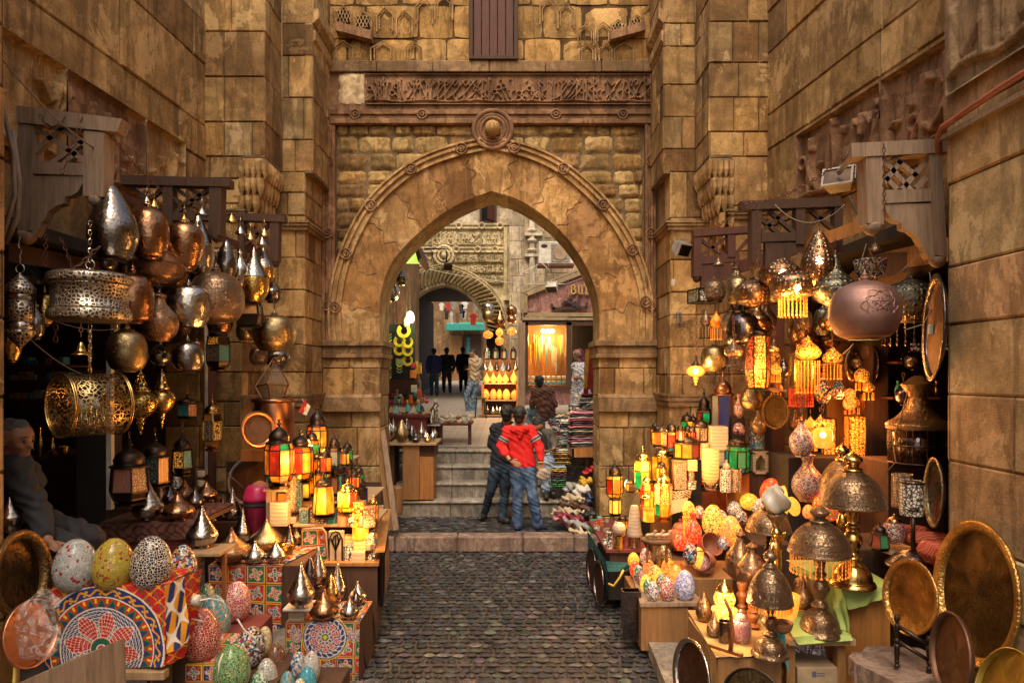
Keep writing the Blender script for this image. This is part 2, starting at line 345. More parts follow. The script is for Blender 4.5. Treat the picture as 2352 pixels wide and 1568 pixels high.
def corner(s,X1,X2,X3,x1u,x2u,what):
 S=1 if s>0 else-1;N1=(0,-1);Ns=(-S,0)
 def seg(xa,ya,xb,yb,n):return((xa,ya),(xb,yb),n)
 X1+=S*.5
 lo=[seg(X1,Z1,X2,Z1,N1),seg(X2,Z1,X2,Z2,Ns),seg(X2,Z2,X3,Z2,N1),seg(X3,Z2,X3,ZF,Ns)]
 hi=[seg(X1,Z1,x1u,Z1,N1),seg(x1u,Z1,x1u,Z2,Ns),seg(x1u,Z2,x2u,Z2,N1),seg(x2u,Z2,x2u,ZF,Ns)]
 g=eM('portal_pier',(X2,Z2,0));meta(g,f'stepped sandstone corner pier beside the arch, {what}','pier')
 def sub(nm,za,zb,L,mat='sandstone'):
  mb=MB();random.seed(int(za*10)+(5 if S>0 else 1));cour=[random.choice((.3,.42,.5,.36,.55))for _ in range(9)]
  for a,b,n in L:
   a,b=Vc((*a,0)),Vc((*b,0));d=b-a
   ash(mb,a,d,d.length,za,zb,Vc((*n,0)),ch=.42,bw=.5,courses=cour)
  o=mb.build(nm,mat,cols=True);o.parent=g;o.matrix_parent_inverse=g.matrix_world.inverted();o.location=(-X2,-Z2,0);return o
 sub('pier_shaft',0,ZC,lo);sub('upper_shaft',ZC,TOP,hi)
 mb=MB();mb.box((X2,Z1,ZC-.02),(x1u,Z2,ZC+.02));mb.box((X3,Z2,ZC-.02),(x2u,ZF,ZC+.02));q=mb.build('soffit','mortar',g);q.location=(-X2,-Z2,0)
 for zz,h,pr,mm in((Z_(520,Z2)-.05,.11,.07,'m10'),(Z_(930,9.3),.16,.05,'m10')):
  mb=MB()
  for(a,b,n)in lo:
   if zz<3 and n==N1 and a[1]==Z1:continue
   n3=Vc((*n,0));a3,b3=Vc((*a,zz)),Vc((*b,zz));d=(b3-a3).normalized()
   for(k0,k1,p)in((0,.45,pr*.5),(.45,.8,pr*.8),(.8,1,pr)):
    A,B=a3-d*(0 if n==Ns else 0),b3+d*(p if n==N1 else 0)
    if n==Ns:A=A-d*p
    mb.poly([A+Vc((0,0,h*k0)),B+Vc((0,0,h*k0)),B+Vc((0,0,h*k1)),A+Vc((0,0,h*k1))],n3,p+ru(0,.002))
  q=mb.build('string_course',mm,g);q.location=(-X2,-Z2,0);
  me=q.data;a=me.color_attributes.new('Col','FLOAT_COLOR','POINT');a.data.foreach_set('color',[1.]*4*len(me.vertices))
 mb=MB();cx=(X2+x1u)/2;W=abs(x1u-X2);tiers=5
 for t in range(tiers):
  f=(t+1)/tiers;zt=ZC-1.05+t*.21;ex=W*f
  x_in=X2;x_out=X2+(-S)*ex;L=(Z2-Z1)
  yy0=Z1-.02
  mb.box((x_in,yy0+.02*(tiers-t),zt+.03),(x_out,Z2-.02,zt+.21),.01)
  nn=max(2,2+t)
  for i in range(nn+1):
   y=Z1+.04+(L-.08)*i/nn
   mb.lathe([(.004,-.07),(.03,0),(.042,.05),(.042,.15)],6,(x_out-(-S)*.005,y,zt))
  m2=max(1,t)
  for i in range(m2+1):
   x=x_in+(x_out-x_in)*(i/m2 if m2 else 0)
   mb.lathe([(.004,-.07),(.03,0),(.042,.05),(.042,.15)],6,(x,Z1-.0,zt))
 q=mb.build('stalactite_corbel','plaster',g);q.location=(-X2,-Z2,0)
 mb=MB();W2=abs(x2u-X3)
 for t in range(4):
  f=(t+1)/4;zt=Z_(235,9.2)+t*.28
  mb.poly([Vc((X3,Z2+.01,zt)),Vc((X3-S*W2*f*3.2*.45-S*.02,Z2+.01,zt+.16)),Vc((X3-S*W2*f*3.2*.45-S*.02,Z2+.01,zt+.28)),Vc((X3,Z2+.01,zt+.28))],(0,1,0),ZF-Z2-.02)
 q=mb.build('cove_corbel','plaster',g);q.location=(-X2,-Z2,0)
 return g
corner(-1,XL1,XL2,XL3,-3.007,-2.60,'next to the copper lamps')
corner(1,XR1,XR2,XR3,2.40,1.98,'next to the glass pendant and stained lanterns')
for s,X in((-1,XL1),(1,XR1)):pass
gate=eM('gate_wall',(0,ZF,0));meta(gate,'sandstone gate wall with pointed arch, carved script band and wooden shutter','gate')
def gp(o):o.parent=gate;o.location=(o.location.x,o.location.y-ZF,o.location.z);return o
def G(x,y):return((x-HX)*ZF/F,CAMH+(HY-y)*ZF/F)
inner=[(873,1300),(873,790),(873,700),(880,655),(896,612),(925,572),(965,533),(1015,493),(1070,462),(1128,440)]
in2=[(1128,440),(1186,458),(1240,490),(1288,532),(1325,578),(1352,625),(1370,675),(1376,720),(1376,790),(1376,1300)]
outer=[(776,790),(772,720),(779,655),(795,592),(820,532),(858,470),(910,418),(970,378),(1045,350),(1128,332)]
ou2=[(1128,332),(1205,350),(1275,380),(1335,425),(1390,480),(1435,545),(1465,615),(1480,680),(1481,740),(1479,790)]
def curve2(L,k=6):return cat_([(float(a)+0,b)for a,b in L],k)
def rs(L,n):
 L=[np.array(G(*p))for p in L];d=[0]
 for a,b in zip(L[:-1],L[1:]):d.append(d[-1]+np.linalg.norm(b-a))
 o=[];
 for i in range(n):
  t=d[-1]*i/(n-1);k=max(0,min(len(L)-2,int(np.searchsorted(d,t))-1));f=(t-d[k])/max(1e-9,d[k+1]-d[k]);o.append(L[k]*(1-f)+L[k+1]*f)
 return o
n_=48
def ring(name,A,B,y0,y1,mat,rows=1):
 V=[];Fc=[];n=len(A)
 for a,b in zip(A,B):V+=[(a[0],y0,a[1]),(b[0],y0,b[1]),(b[0],y1,b[1]),(a[0],y1,a[1])]
 for i in range(n-1):
  k=i*4;Fc+=[(k,k+1,k+5,k+4),(k+1,k+2,k+6,k+5),(k+2,k+3,k+7,k+6),(k+3,k,k+4,k+7)]
 Fc+=[(0,3,2,1),((n-1)*4,(n-1)*4+1,(n-1)*4+2,(n-1)*4+3)]
 return gp(mk(name,V,Fc,mat))
inL,inR=curve2(inner[1:]),curve2(in2[:-1]);ouL,ouR=curve2(outer),curve2(ou2)
A=rs(inL,n_)+rs(inR,n_)[1:];B=rs(ouL,n_)+rs(ouR,n_)[1:]
YB=10.55
sg_=13;st_=(len(A)-1)/sg_
for k in range(sg_):
 a_,b_=int(round(k*st_)),int(round((k+1)*st_));o=ring('arch_stone',A[a_:b_+1],B[a_:b_+1],ZF-.03-ru(0,.006),YB,'ring_tint');tc_=random.choice([(1,1,1),(.82,.74,.66),(1.1,1.05,.95),(.92,.82,.72),(.7,.6,.55)]);o.data.color_attributes.new('Col','FLOAT_COLOR','POINT').data.foreach_set('color',[*tc_,1]*len(o.data.vertices))
for i in[int(round(k*st_))for k in range(1,sg_)]:
 a,b=A[i],B[i];pts=[]
 d=(b-a);nn=np.array([-d[1],d[0]]);nn=nn/np.linalg.norm(nn)
 for j in range(25):t=j/24;pts.append(a+d*t+nn*(.045*sin(t*pi*4+i)+.03*sin(t*pi*7)))
 mb=MB();mb.tube([(p[0],ZF-.034,p[1])for p in pts],.006,4);q=mb.build('ring_joint','mf',None);gp(q)
def offs(C,d):
 o=[]
 for i,p in enumerate(C):
  t=C[min(i+1,len(C)-1)]-C[max(i-1,0)];t=t/np.linalg.norm(t);o.append(p+np.array([-t[1],t[0]])*d)
 return o
for d0,d1,pr in((-.085,-.05,.075),(-.05,.0,.05),(.0,.035,.085),(.035,.07,.06),(.07,.10,.09)):
 ring('archivolt',offs(B,d0),offs(B,d1),ZF-pr,ZF+.05,'plaster')
mb=MB()
for i in range(6,len(B)-4,9):
 p=B[i];mb.torus((p[0],ZF-.085,p[1]),.075,.014,(0,1,0));mb.torus((p[0],ZF-.085,p[1]),.035,.012,(0,1,0),12)
gp(mb.build('guilloche_knot','mf',None,True))
bx,bz=G(1132,302);mb=MB()
for R,r in((.27,.035),(.215,.022),(.17,.03)):mb.torus((bx,ZF-.07,bz),R,r,(0,1,0),40,8)
rot=Matrix.Translation((bx,ZF-.02,bz))@Matrix.Rotation(rd(90),4,'X');mb.lathe([(.29,-.03),(.29,.04),(.25,.06),(.15,.05)],40,mat=rot)
gp(mb.build('boss_rosette','mf',None,True));mb=MB();mb.ball((bx,ZF-.12,bz),.115,16);gp(mb.build('boss_ball','plaster',None,True))
def inside_outer(x,z,m=.12):
 if z<B[0][1]-.2:return B[0][0]+.1<x<B[-1][0]-.1
 best=None
 for i,p in enumerate(B):pass
 top=np.interp(x,[q[0]for q in B[8:-8]],[q[1]for q in B[8:-8]],left=-9,right=-9)if B[8][0]<x<B[-9][0]else-9
 return z<top-m
mb=MB();x0,z0=G(771,780);x1,z1=G(1478,286);random.seed(3);z=z0
mb.add([(x,ZF+.035,z)for x,z in((x0,z0),(x0+.5,z0),(x0+.5,z1),(x0,z1))],[(0,1,2,3)],(.6,.5,.4));
RP=[(1.1,1.05,.9),(.8,.75,.65),(1.2,1.15,1.),(.6,.5,.42),(.95,.9,.75),(1.0,.85,.6),(.75,.6,.5)]
while z<z1-.04:
 h=ru(.16,.25);h=min(h,z1-z);x=x0-ru(0,.1)
 while x<x1:
  w=ru(.2,.55);a,b=max(x0,x),min(x1,x+w)
  if b-a>.05 and not inside_outer((a+b)/2,z+h/2,.18):
   c=tuple(np.array(random.choice(RP))*ru(.8,1.15));m=6;g0=.005;V=[];ox=ru(-.012,.018)
   for j in range(m+1):
    for i in range(m+1):
     u,t=i/m,j/m;ed=i in(0,m)or j in(0,m);cr=(i in(0,m))and(j in(0,m))
     su=a+g0+(b-a-2*g0)*u;st=z+g0+(h-2*g0)*t
     if cr:su+=(.02 if i==0 else-.02);st+=(.02 if j==0 else-.02)
     V.append((su+ru(-.007,.007),ZF+(.036 if ed else ox-.004+ru(-.014,.014)),st+ru(-.007,.007)))
   mb.add(V,[(j*(m+1)+i,j*(m+1)+i+1,(j+1)*(m+1)+i+1,(j+1)*(m+1)+i)for j in range(m)for i in range(m)],c)
  x+=w
 z+=h
gp(mb.build('rubble_infill','rubble_stone',None,True,cols=True))
bk=MB()
cols_=[i for i in range(0,len(B)-1)]
for i in cols_:
 a,b=B[i],B[i+1]
 if b[0]-a[0]>1e-4:bk.add([(a[0],ZF+.03,a[1]-.05),(b[0],ZF+.03,b[1]-.05),(b[0],ZF+.03,z1),(a[0],ZF+.03,z1)],[(0,1,2,3)])
bk.add([(x0-.05,ZF+.03,z0-.3),(B[0][0],ZF+.03,z0-.3),(min(B[5][0],B[0][0]),ZF+.03,z1),(x0-.05,ZF+.03,z1)],[(0,1,2,3)])
gp(bk.build('mortar_bed','mortar',None))
bk=MB();bk.box((XL3-1.2,ZF+.06,G(0,332)[1]+.02),(XR3+1.2,YB-.02,TOP));
for sx,e in((XL3-1.2,B[0][0]+.05),(B[-1][0]-.05,XR3+1.2)):bk.box((sx,ZF+.06,0),(e,YB-.02,G(0,332)[1]+.02))
for i in range(0,len(B)-1):
 a,b=B[i],B[i+1]
 if b[0]-a[0]>1e-4 and a[1]>G(0,780)[1]:bk.poly([(a[0],ZF+.06,a[1]-.04),(b[0],ZF+.06,b[1]-.04),(b[0],ZF+.06,G(0,332)[1]+.03),(a[0],ZF+.06,G(0,332)[1]+.03)],(0,1,0),YB-.1-ZF)
gp(bk.build('wall_core','m10',None,cols=True))
def jamb(xa,xb,side_x,lab):
 mb=MB();xa_,xb_=X_(xa,ZF),X_(xb,ZF);random.seed(int(xa));za,zb=0.,G(0,790)[1]
 cz=[.37,.42,.3,.55,.45,.4]
 ash(mb,(xa_,ZF-.03,0),(1,0,0),xb_-xa_,za,zb,(0,-1,0),courses=cz,bw=.45,rough=0)
 sx=xb_ if side_x>0 else xa_
 ash(mb,(sx,ZF-.03,0),(0,1,0),YB-ZF+.03,za,zb,(side_x,0,0),courses=cz,bw=.4)
 ash(mb,(xa_,YB,0),(1,0,0),xb_-xa_,za,zb,(0,1,0),courses=cz,bw=.45)
 gp(mb.build('jamb','sandstone',None,cols=True))
 mb=MB()
 for zz0,zz1,pr in((zb-.20,zb-.14,.05),(zb-.14,zb-.03,.03),(zb-.03,zb+.05,.07)):mb.box((xa_-(.0 if side_x>0 else pr),ZF-.03-pr,zz0),(xb_+(pr if side_x>0 else 0),YB+.01,zz1),.008)
 gp(mb.build('impost','m10',None,cols=True))
 mb=MB();zz=G(0,945)[1];mb.box((xa_-.02,ZF-.10,zz),(xb_+.02,ZF-.02,zz+.2),.01);mb.poly([(xa_-.02,ZF-.10,zz+.203),(xa_-.02,ZF-.02,zz+.203),(xa_-.02,ZF-.02,zz+.26)],(1,0,0),xb_-xa_+.04)
 gp(mb.build('plinth_moulding','m10',None,cols=True))
jamb(742,873,1,'');jamb(1376,1507,-1,'')
def strip(x0,y0,x1,y1,mats='mf',n=4,base=.03):
 ax,az=G(x0,y1);bx_,bz_=G(x1,y0);mb=MB();vert=(bz_-az)>(bx_-ax)
 for i in range(n):
  pr=base+(.05,.02,.045,.025,.05)[i%5]
  if vert:mb.box((ax+(bx_-ax)*i/n,ZF-pr,az),(ax+(bx_-ax)*(i+1)/n,ZF+.04,bz_),.006)
  else:mb.box((ax,ZF-pr,az+(bz_-az)*i/n),(bx_,ZF+.04,az+(bz_-az)*(i+1)/n),.006)
 L=(bz_-az)if vert else(bx_-ax);k=max(2,int(L/.8))
 for i in range(k):
  t=(i+.5)/k;c=((ax+bx_)/2,ZF-base-.05,az+L*t)if vert else(ax+L*t,ZF-base-.05,(az+bz_)/2)
  mb.torus(c,.065,.014,(0,1,0),16,5);mb.torus(c,.025,.012,(0,1,0),10,5)
 gp(mb.build('frame_moulding',mats,None,True if False else False));return
strip(742,290,771,786);strip(1480,290,1505,786);strip(742,246,1505,288)
def sfd(W,H,nx,nz,strokes):
 X,Zz=np.meshgrid(np.linspace(0,W,nx),np.linspace(0,H,nz));Dm=np.full(X.shape,-1.)
 for pts,wd in strokes:
  for(ax,az),(bx,bz)in zip(pts[:-1],pts[1:]):
   dx,dz=bx-ax,bz-az;L2=dx*dx+dz*dz+1e-12
   lo=min(ax,bx)-wd*1.5;hi=max(ax,bx)+wd*1.5;i0=max(0,int(lo/W*(nx-1)));i1=min(nx,int(hi/W*(nx-1))+2)
   if i1<=i0:continue
   xx,zz=X[:,i0:i1],Zz[:,i0:i1];t=np.clip(((xx-ax)*dx+(zz-az)*dz)/L2,0,1)
   d=np.sqrt((xx-ax-t*dx)**2+(zz-az-t*dz)**2);Dm[:,i0:i1]=np.maximum(Dm[:,i0:i1],1-d/wd)
 return X,Zz,np.clip(Dm*2.2,0,1)
def sst(W,H,seed,dens=1.0):
 r=random.Random(seed);S=[];x=.03;wd=H*.036;dens*=1.75
 while x<W-.03:
  k=r.random()
  if k<.42:
   h=r.uniform(.72,.93)*H;sl=r.uniform(-.05,.08)*H
   S.append(([(x+sl+H*.04,h-H*.06),(x+sl,h),(x,H*.5),(x-sl*.3,H*.14)],wd*1.1));x+=H*r.uniform(.11,.17)/dens
  elif k<.62:
   w=H*r.uniform(.3,.5);S.append(([(x+w*.5*(1-cos(a)),H*(.28)-H*.17*sin(a))for a in np.linspace(0,pi,9)],wd))
   S.append(([(x+w*.2,H*.42),(x+w*.35,H*.47)],wd*.8));x+=w*.8/dens
  elif k<.8:
   c=(x+H*.1,H*r.uniform(.3,.6));S.append(([(c[0]+H*.085*cos(a),c[1]+H*.08*sin(a))for a in np.linspace(0,2*pi,11)],wd*.9));S.append(([(c[0]+H*.085,c[1]),(c[0]+H*.22,H*.22)],wd));x+=H*.25/dens
  else:
   w=H*r.uniform(.35,.6);S.append(([(x,H*.2),(x+w*.35,H*.34),(x+w*.7,H*.62),(x+w,H*.8)],wd));S.append(([(x+w*.2,H*.75),(x+w*.4,H*.6),(x+w*.62,H*.7)],wd*.7));x+=w*.55/dens
  if r.random()<.5:S.append(([(x,H*r.uniform(.55,.85)),(x+H*.03,H*r.uniform(.55,.85))],wd*.8))
 S.append(([(a,H*.12+H*.03*sin(a*9))for a in np.arange(.02,W,.05)],wd*.8));return S
def rlf(name,O,U,W,H,N,seed,mat,depth=.02,res=130,parent=None,strokes=None,dens=1.):
 O,U,N=Vc(O),Vc(U).normalized(),Vc(N).normalized();nx,nz=int(W*res)+2,int(H*res)+2
 X,Zz,D=sfd(W,H,nx,nz,strokes or sst(W,H,seed,dens))
 fr=np.minimum(np.minimum(X,W-X),np.minimum(Zz,H-Zz));D=np.where(fr<.012,1,D)
 V=np.zeros((nz,nx,3))
 for k in range(3):V[...,k]=O[k]+U[k]*X+N[k]*D*depth
 V[...,2]+=Zz
 I=np.arange(nx*nz).reshape(nz,nx);Fc=np.stack([I[:-1,:-1],I[:-1,1:],I[1:,1:],I[1:,:-1]],-1).reshape(-1,4).tolist()
 cc=np.ones((nz*nx,3))*(.62+.5*D.reshape(-1,1));o=mk(name,V.reshape(-1,3),Fc,mat,parent,smooth=True,cols=None);return o
a0,b0=G(840,245),G(1492,176)
gp(rlf('script_band',(a0[0],ZF-.06,a0[1]),(1,0,0),b0[0]-a0[0],b0[1]-a0[1],(0,-1,0),5,'mf',.035,150))
mb=MB();ax,az=G(752,246);bx2,bz2=G(1500,172);mb.box((ax,ZF-.055,az),(bx2,ZF+.05,bz2));gp(mb.build('band_bed','mf',None))
mb=MB();random.seed(9);ax,az=G(782,242);bx2,bz2=G(842,172)
V=[];m=10
for j in range(m+1):
 for i in range(m+1):
  ed=i in(0,m)or j in(0,m);V.append((ax+(bx2-ax)*i/m+ru(-.02,.02),ZF-.06-(0 if ed else ru(.01,.04)),az+(bz2-az)*j/m+ru(-.012,.012)))
mb.add(V,[(j*(m+1)+i,j*(m+1)+i+1,(j+1)*(m+1)+i+1,(j+1)*(m+1)+i)for j in range(m)for i in range(m)],(1.3,1.3,1.3));gp(mb.build('broken_patch','sandstone_pale',None,True,cols=True))
mb=MB();ax,az=G(740,172);bx2,bz2=G(1508,146)
for i in range(6):
 xa=ax+(bx2-ax)*i/6;mb.box((xa+.004,ZF-.11+ru(0,.01),az),(xa+(bx2-ax)/6-.004,ZF+.04,bz2),.01,tuple([ru(.8,1.1)]*3))
gp(mb.build('string_course','m10',None,cols=True))
mb=MB();ax,az=G(740,148);bx2,_=G(1508,0);random.seed(21)
ash(mb,(ax,ZF-.02,0),(1,0,0),bx2-ax,az,TOP,(0,-1,0),ch=.42,bw=.6,rough=.006,dep=.02,jit=.01,pal=[(1.1,.95,.7),(1,.85,.6),(.85,.75,.55),(1.2,1.05,.8)])
gp(mb.build('upper_masonry','sandstone',None,True,cols=True))
def niche(x,y,w,h,dark=False):
 cx,cz=G(x,y);w*=ZF/F;h*=ZF/F;mb=MB()
 pts=[(-w/2,-h/2),(-w/2,h*.18),(0,h/2),(w/2,h*.18),(w/2,-h/2)]
 L=[(cx+a,ZF-.045,cz+b)for a,b in pts]
 mb.tube(L if not dark else L+[L[0]],.013,4)
 mb.tube([(cx+a*.7,ZF-.04,cz+b*.75)for a,b in pts],.009,4)
 gp(mb.build('blind_niche','plaster',None))
 if dark:
  k=MB();k.poly([(cx+a*.8,ZF-.052,cz+b*.8)for a,b in pts],(0,1,0),.01);q=k.build('grille_void','void',None);gp(q)
  k=MB()
  for t in np.linspace(-.45,.45,4):
   k.bar((cx+(t-.25)*w*.75,ZF-.06,cz-h*.38),(cx+(t+.25)*w*.75,ZF-.06,cz+h*.28),.009);k.bar((cx+(t+.25)*w*.75,ZF-.066,cz-h*.38),(cx+(t-.25)*w*.75,ZF-.066,cz+h*.28),.009)
  gp(k.build('pierced_grille','plaster',None))
for a in[(791,40,34,46,1),(836,52,36,44,1),(1419,70,34,40,1),(1462,60,34,40,1),(885,50,36,54,0),(930,58,36,60,0),(790,122,44,50,0),(880,122,54,44,0),(950,122,36,46,0),(975,30,40,60,0),(1300,40,38,60,0),(1345,84,36,50,0),(1385,80,36,50,0),(1348,124,38,44,0),(1432,124,44,44,0),(1390,124,30,40,0),(1260,30,40,60,0),(1020,20,40,60,0),(1490,40,34,50,0)]:niche(*a)
mb=MB()
for s,xs in((1,(783,800,852)),(-1,(1470,1455,1405))):
 c1,c2=G(min(xs[0],xs[2])-6,90),G(max(xs[0],xs[2])+6,70);mb.poly([(c1[0],ZF-.02,c1[1]+(.05 if s>0 else-.08)),(c2[0],ZF-.02,c1[1]+(-.08 if s>0 else .05)),(c2[0],ZF-.02,c2[1]+(-.08 if s>0 else .05)),(c1[0],ZF-.02,c2[1]+(.05 if s>0 else-.08))],(0,-1,0),.14)
gp(mb.build('niche_ledge','mf',None))
ax,az=G(1078,146);bx2,bz2=G(1190,-40);mb=MB()
for a,b in(((ax,az),(ax+.06,bz2)),((bx2-.06,az),(bx2,bz2)),((ax+.06,az),(bx2-.06,az+.06))):mb.box((a[0],ZF-.14,a[1]),(b[0],ZF+.0,b[1]),.006)
sh=mb.build('shutter','md',None);gp(sh);mb=MB();nb=5;wd=(bx2-ax-.13)/nb
for i in range(nb):mb.box((ax+.065+i*wd+.004,ZF-.10-.006*(i%2),az+.065),(ax+.065+(i+1)*wd-.004,ZF-.05,bz2),.005)
q=mb.build('shutter_boards','wood_red',sh)
def cobbles(name,x0,x1,y0,y1,z,sx=.105,sy=.10,mat='cobble',slope=0.,seed=1):
 r=random.Random(seed);V=[];Fc=[];C=[];y=y0
 while y<y1:
  h=sy*r.uniform(.8,1.25);x=x0-r.uniform(0,sx)
  while x<x1:
   w=sx*r.uniform(.65,1.4);g=.007;a,b=x+g,x+w-g;c,d=y+g,y+h-g;k=len(V);zz=z+r.uniform(-.004,.005);m=3
   tint=r.choice([(.42,.41,.42),(.6,.57,.55),(.95,.9,.82),(.26,.26,.29),(.48,.47,.48),(.34,.34,.38),(.24,.24,.26)]);tint=tuple(q*r.uniform(.8,1.15)for q in tint)
   tx,ty=r.uniform(-.06,.06),r.uniform(-.08,.08)
   for j in range(m+1):
    for i in range(m+1):
     u,v=i/m,j/m;e=1-max(abs(2*u-1),abs(2*v-1))**3;cr=(i in(0,m))and(j in(0,m));px=a+(b-a)*u;py=c+(d-c)*v
     if cr:px+=(.014 if i==0 else-.014);py+=(.014 if j==0 else-.014)
     V.append((px+r.uniform(-.005,.005),py+r.uniform(-.004,.004),zz-.010+.010*e+(px-x)*tx*.3+(py-y)*ty*.3+(py-y0)*slope));C.append(tint)
   Fc+=[(k+j*4+i,k+j*4+i+1,k+(j+1)*4+i+1,k+(j+1)*4+i)for j in range(3)for i in range(3)];x+=w
  y+=h
 o=mk(name,V,Fc,mat,smooth=True,cols=C);return struct(o)
t=NT('cobble');v=t.obj(1.,False);a=t.noise(v,9,4);b=t.noise(v,55,5,.7)
col=t.ramp(a,[(.3,(.028,.031,.038)),(.5,(.080,.084,.095)),(.7,(.22,.215,.21))]);col=t.mix(1.,col,t.attr(),'MULTIPLY')
t.set(color=col,rough=t.ramp(b,[(.35,.22),(.65,.6)]),spec=.6);t.bump(t.math('ADD',b,t.noise(v,140,3)),.5,.02);MAT['cobble']=t.m
t=NT('dirt');v=t.obj(1.,False);t.set(color=t.ramp(t.noise(v,5,5),[(.3,(.05,.037,.028)),(.7,(.10,.075,.055))]),rough=.85);t.bump(t.noise(v,80,4),.5,.01);MAT['dirt']=t.m
YK=9.29
mb=MB();mb.box((-60,-40,-.3),(60,120,-.03));struct(mb.build('ground','dirt'))
cobbles('cobblestone_street',-3.2,3.1,2.6,YK,0.)
mb=MB();random.seed(4)
xs=[XL3+.1,-1.6,-.75,.15,.85,XR3-.1]
for a,b in zip(xs[:-1],xs[1:]):mb.box((a+.004,YK,-.02),(b-.004,YK+.26+ru(-.02,.02),.2+ru(-.004,.004)),.02)
struct(mb.build('kerb','kerb_stone'))
mb=MB();mb.box((XL3,YK+.2,-.02),(XR3,10.66,.165));struct(mb.build('landing_bed','dirt'))
cobbles('cobblestone_landing',-2.3,1.7,YK+.26,10.62,.19,.16,.11,seed=5)
mb=MB();ZS=[.2,.43,.66,.89,1.12];random.seed(6)
for i in range(4):
 y=10.66+i*.32;xs=[-2.6,-.98+ru(-.03,.03),.55+ru(-.3,.3),2.2]
 for a,b in zip(xs[:-1],xs[1:]):
  c=tuple([ru(.85,1.1)]*3)
  mb.box((a+.003,y,0),(b-.003,y+.34,ZS[i+1]-.045),.012,c);mb.box((a+.002,y-.03,ZS[i+1]-.043),(b-.002,y+.345,ZS[i+1]),.014,tuple(q*1.25 for q in c))
struct(mb.build('stairs','step_stone',cols=True))
t=NT('paving');v=t.obj(1.,False);br=t.n('ShaderNodeTexBrick');t.l(v,br.inputs[0]);br.inputs['Scale'].default_value=1.6;br.inputs['Mortar Size'].default_value=.012
br.inputs['Color1'].default_value=(.36,.31,.26,1);br.inputs['Color2'].default_value=(.46,.40,.34,1);br.inputs['Mortar'].default_value=(.09,.07,.055,1)
t.set(color=t.mix(t.math('MULTIPLY',t.noise(v,3,5),.7),br.outputs[0],(.24,.20,.17)),rough=.55);t.bump(t.noise(v,40,4),.3,.01);MAT['paving']=t.m
def fz(Y):return 1.12+.04*(Y-11.62)
V=[];ys=[11.94,16,20,25,30,40]
for y in ys:V+=[(-12,y,fz(y)),(14,y,fz(y))]
struct(mk('court_pavement',V,[(2*i,2*i+1,2*i+3,2*i+2)for i in range(len(ys)-1)],'paving'))
for nm_,fx_,Ya,Yb,za,zb,sg,sd_ in(('carved_course',lx,4.6,7.7,4.12,5.0,1,81),('carved_course',rx,4.7,7.5,4.22,5.02,-1,83)):
 y0_=Ya;k_=0
 while y0_<Yb:
  L_=ru(.8,1.3)if sg>0 else 1.4;y1_=min(Yb,y0_+L_);a_,b_=(Vc((fx_(y0_)+sg*.012,y0_,za)),Vc((fx_(y1_)+sg*.012,y1_,za)))
  if sg<0:a_,b_=b_,a_
  o=rlf(nm_,a_,b_-a_,(b_-a_).length-.02,zb-za,(sg,0,0),sd_+k_,'mf' if k_%2 or sg<0 else'plaster',.07,75,dens=.62);o.parent=swl if sg>0 else swr;y0_=y1_;k_+=1
metal('mb',(.30,.265,.24),.22,'hammer',1.,.8);metal('silver',(.54,.48,.42),.2,'hammer',1.,.5);metal('copper',(.42,.22,.115),.24,'hammer',1.,.75)
metal('m3',(.42,.25,.14),.30,'etch',1.,.7,.5);metal('m2',(.36,.24,.15),.36,'etch',1.,.5,1.);metal('brass',(.74,.48,.15),.2,'hammer',1.5,.35);metal('ma',(.66,.43,.15),.2,'plain',1,.5)
metal('mc',(.50,.37,.19),.28,'etch',1.,.6);metal('m4',(.15,.12,.125),.22,'hammer',1.,.6);metal('m1d',(.52,.24,.13),.3,'plain',1,.6,.1)
metal('m28',(.32,.19,.11),.34,'stud',1.,.5,.8);metal('m15',(.22,.21,.155),.38,'stud',.9,.5,.8);metal('m14',(.24,.14,.055),.46,'etch',.8,.8,.5);metal('me',(.07,.05,.04),.4,'plain',1,.5);metal('brass_tray',(.56,.33,.10),.38,'hammer',2.,.7,.6)
metal('m27',(.36,.22,.19),.58,'plain',.9,.2,.15);metal('copper_tray',(.60,.29,.18),.3,'plain',1,.5,.1);metal('m35',(.50,.36,.09),.45,'plain',1,.4,.1);metal('m36',(.20,.11,.075),.55,'plain',1,.5,.15)
pierced('m2b',(.52,.38,.2),34,.10,.35);pierced('m2a',(.52,.38,.18),38,.085,.3);pierced('m29',(.80,.55,.15),42,.12,.25)
fret('m23',(.60,.50,.38),(.03,.02,.012),42,.11);fret('m0',(.06,.05,.04),(.72,.66,.55),40,.10,metal_=0.2);fret('m1e',(.10,.04,.01),(1.,.42,.06),38,.10,es=2.2,metal_=0,emit=(1.,.30,.03))
fret('m1',(.16,.09,.05),(.45,.33,.22),46,.13,metal_=.3);fret('m1b',(.06,.05,.05),(.12,.30,.32),46,.13,metal_=.3);fret('m1a',(.12,.05,.015),(1.,.45,.08),44,.10,es=1.6,metal_=0,emit=(1.,.38,.05))
fret('m2c',(.10,.03,.01),(1.,.10,.02),38,.10,es=2.2,metal_=0,emit=(1.,.10,.02))
glass('m7',(.75,.07,.02),2.2);glass('m6',(1.,.28,.02),2.6);glass('m5',(1.,.50,.05),3.2);glass('m8',(.03,.50,.15),1.3);glass('m9',(.02,.38,.34),1.0);glass('m33',(.03,.07,.35),.12)
glass('pane_red',(.30,.05,.03));glass('pane_pink',(.40,.17,.12));glass('pane_teal',(.05,.26,.27));glass('pane_grey',(.30,.32,.30));glass('m39',(.55,.25,.06));glass('m3a',(.08,.28,.12));glass('pane_blue',(.03,.04,.22));glass('m1f',(.22,.10,.05))
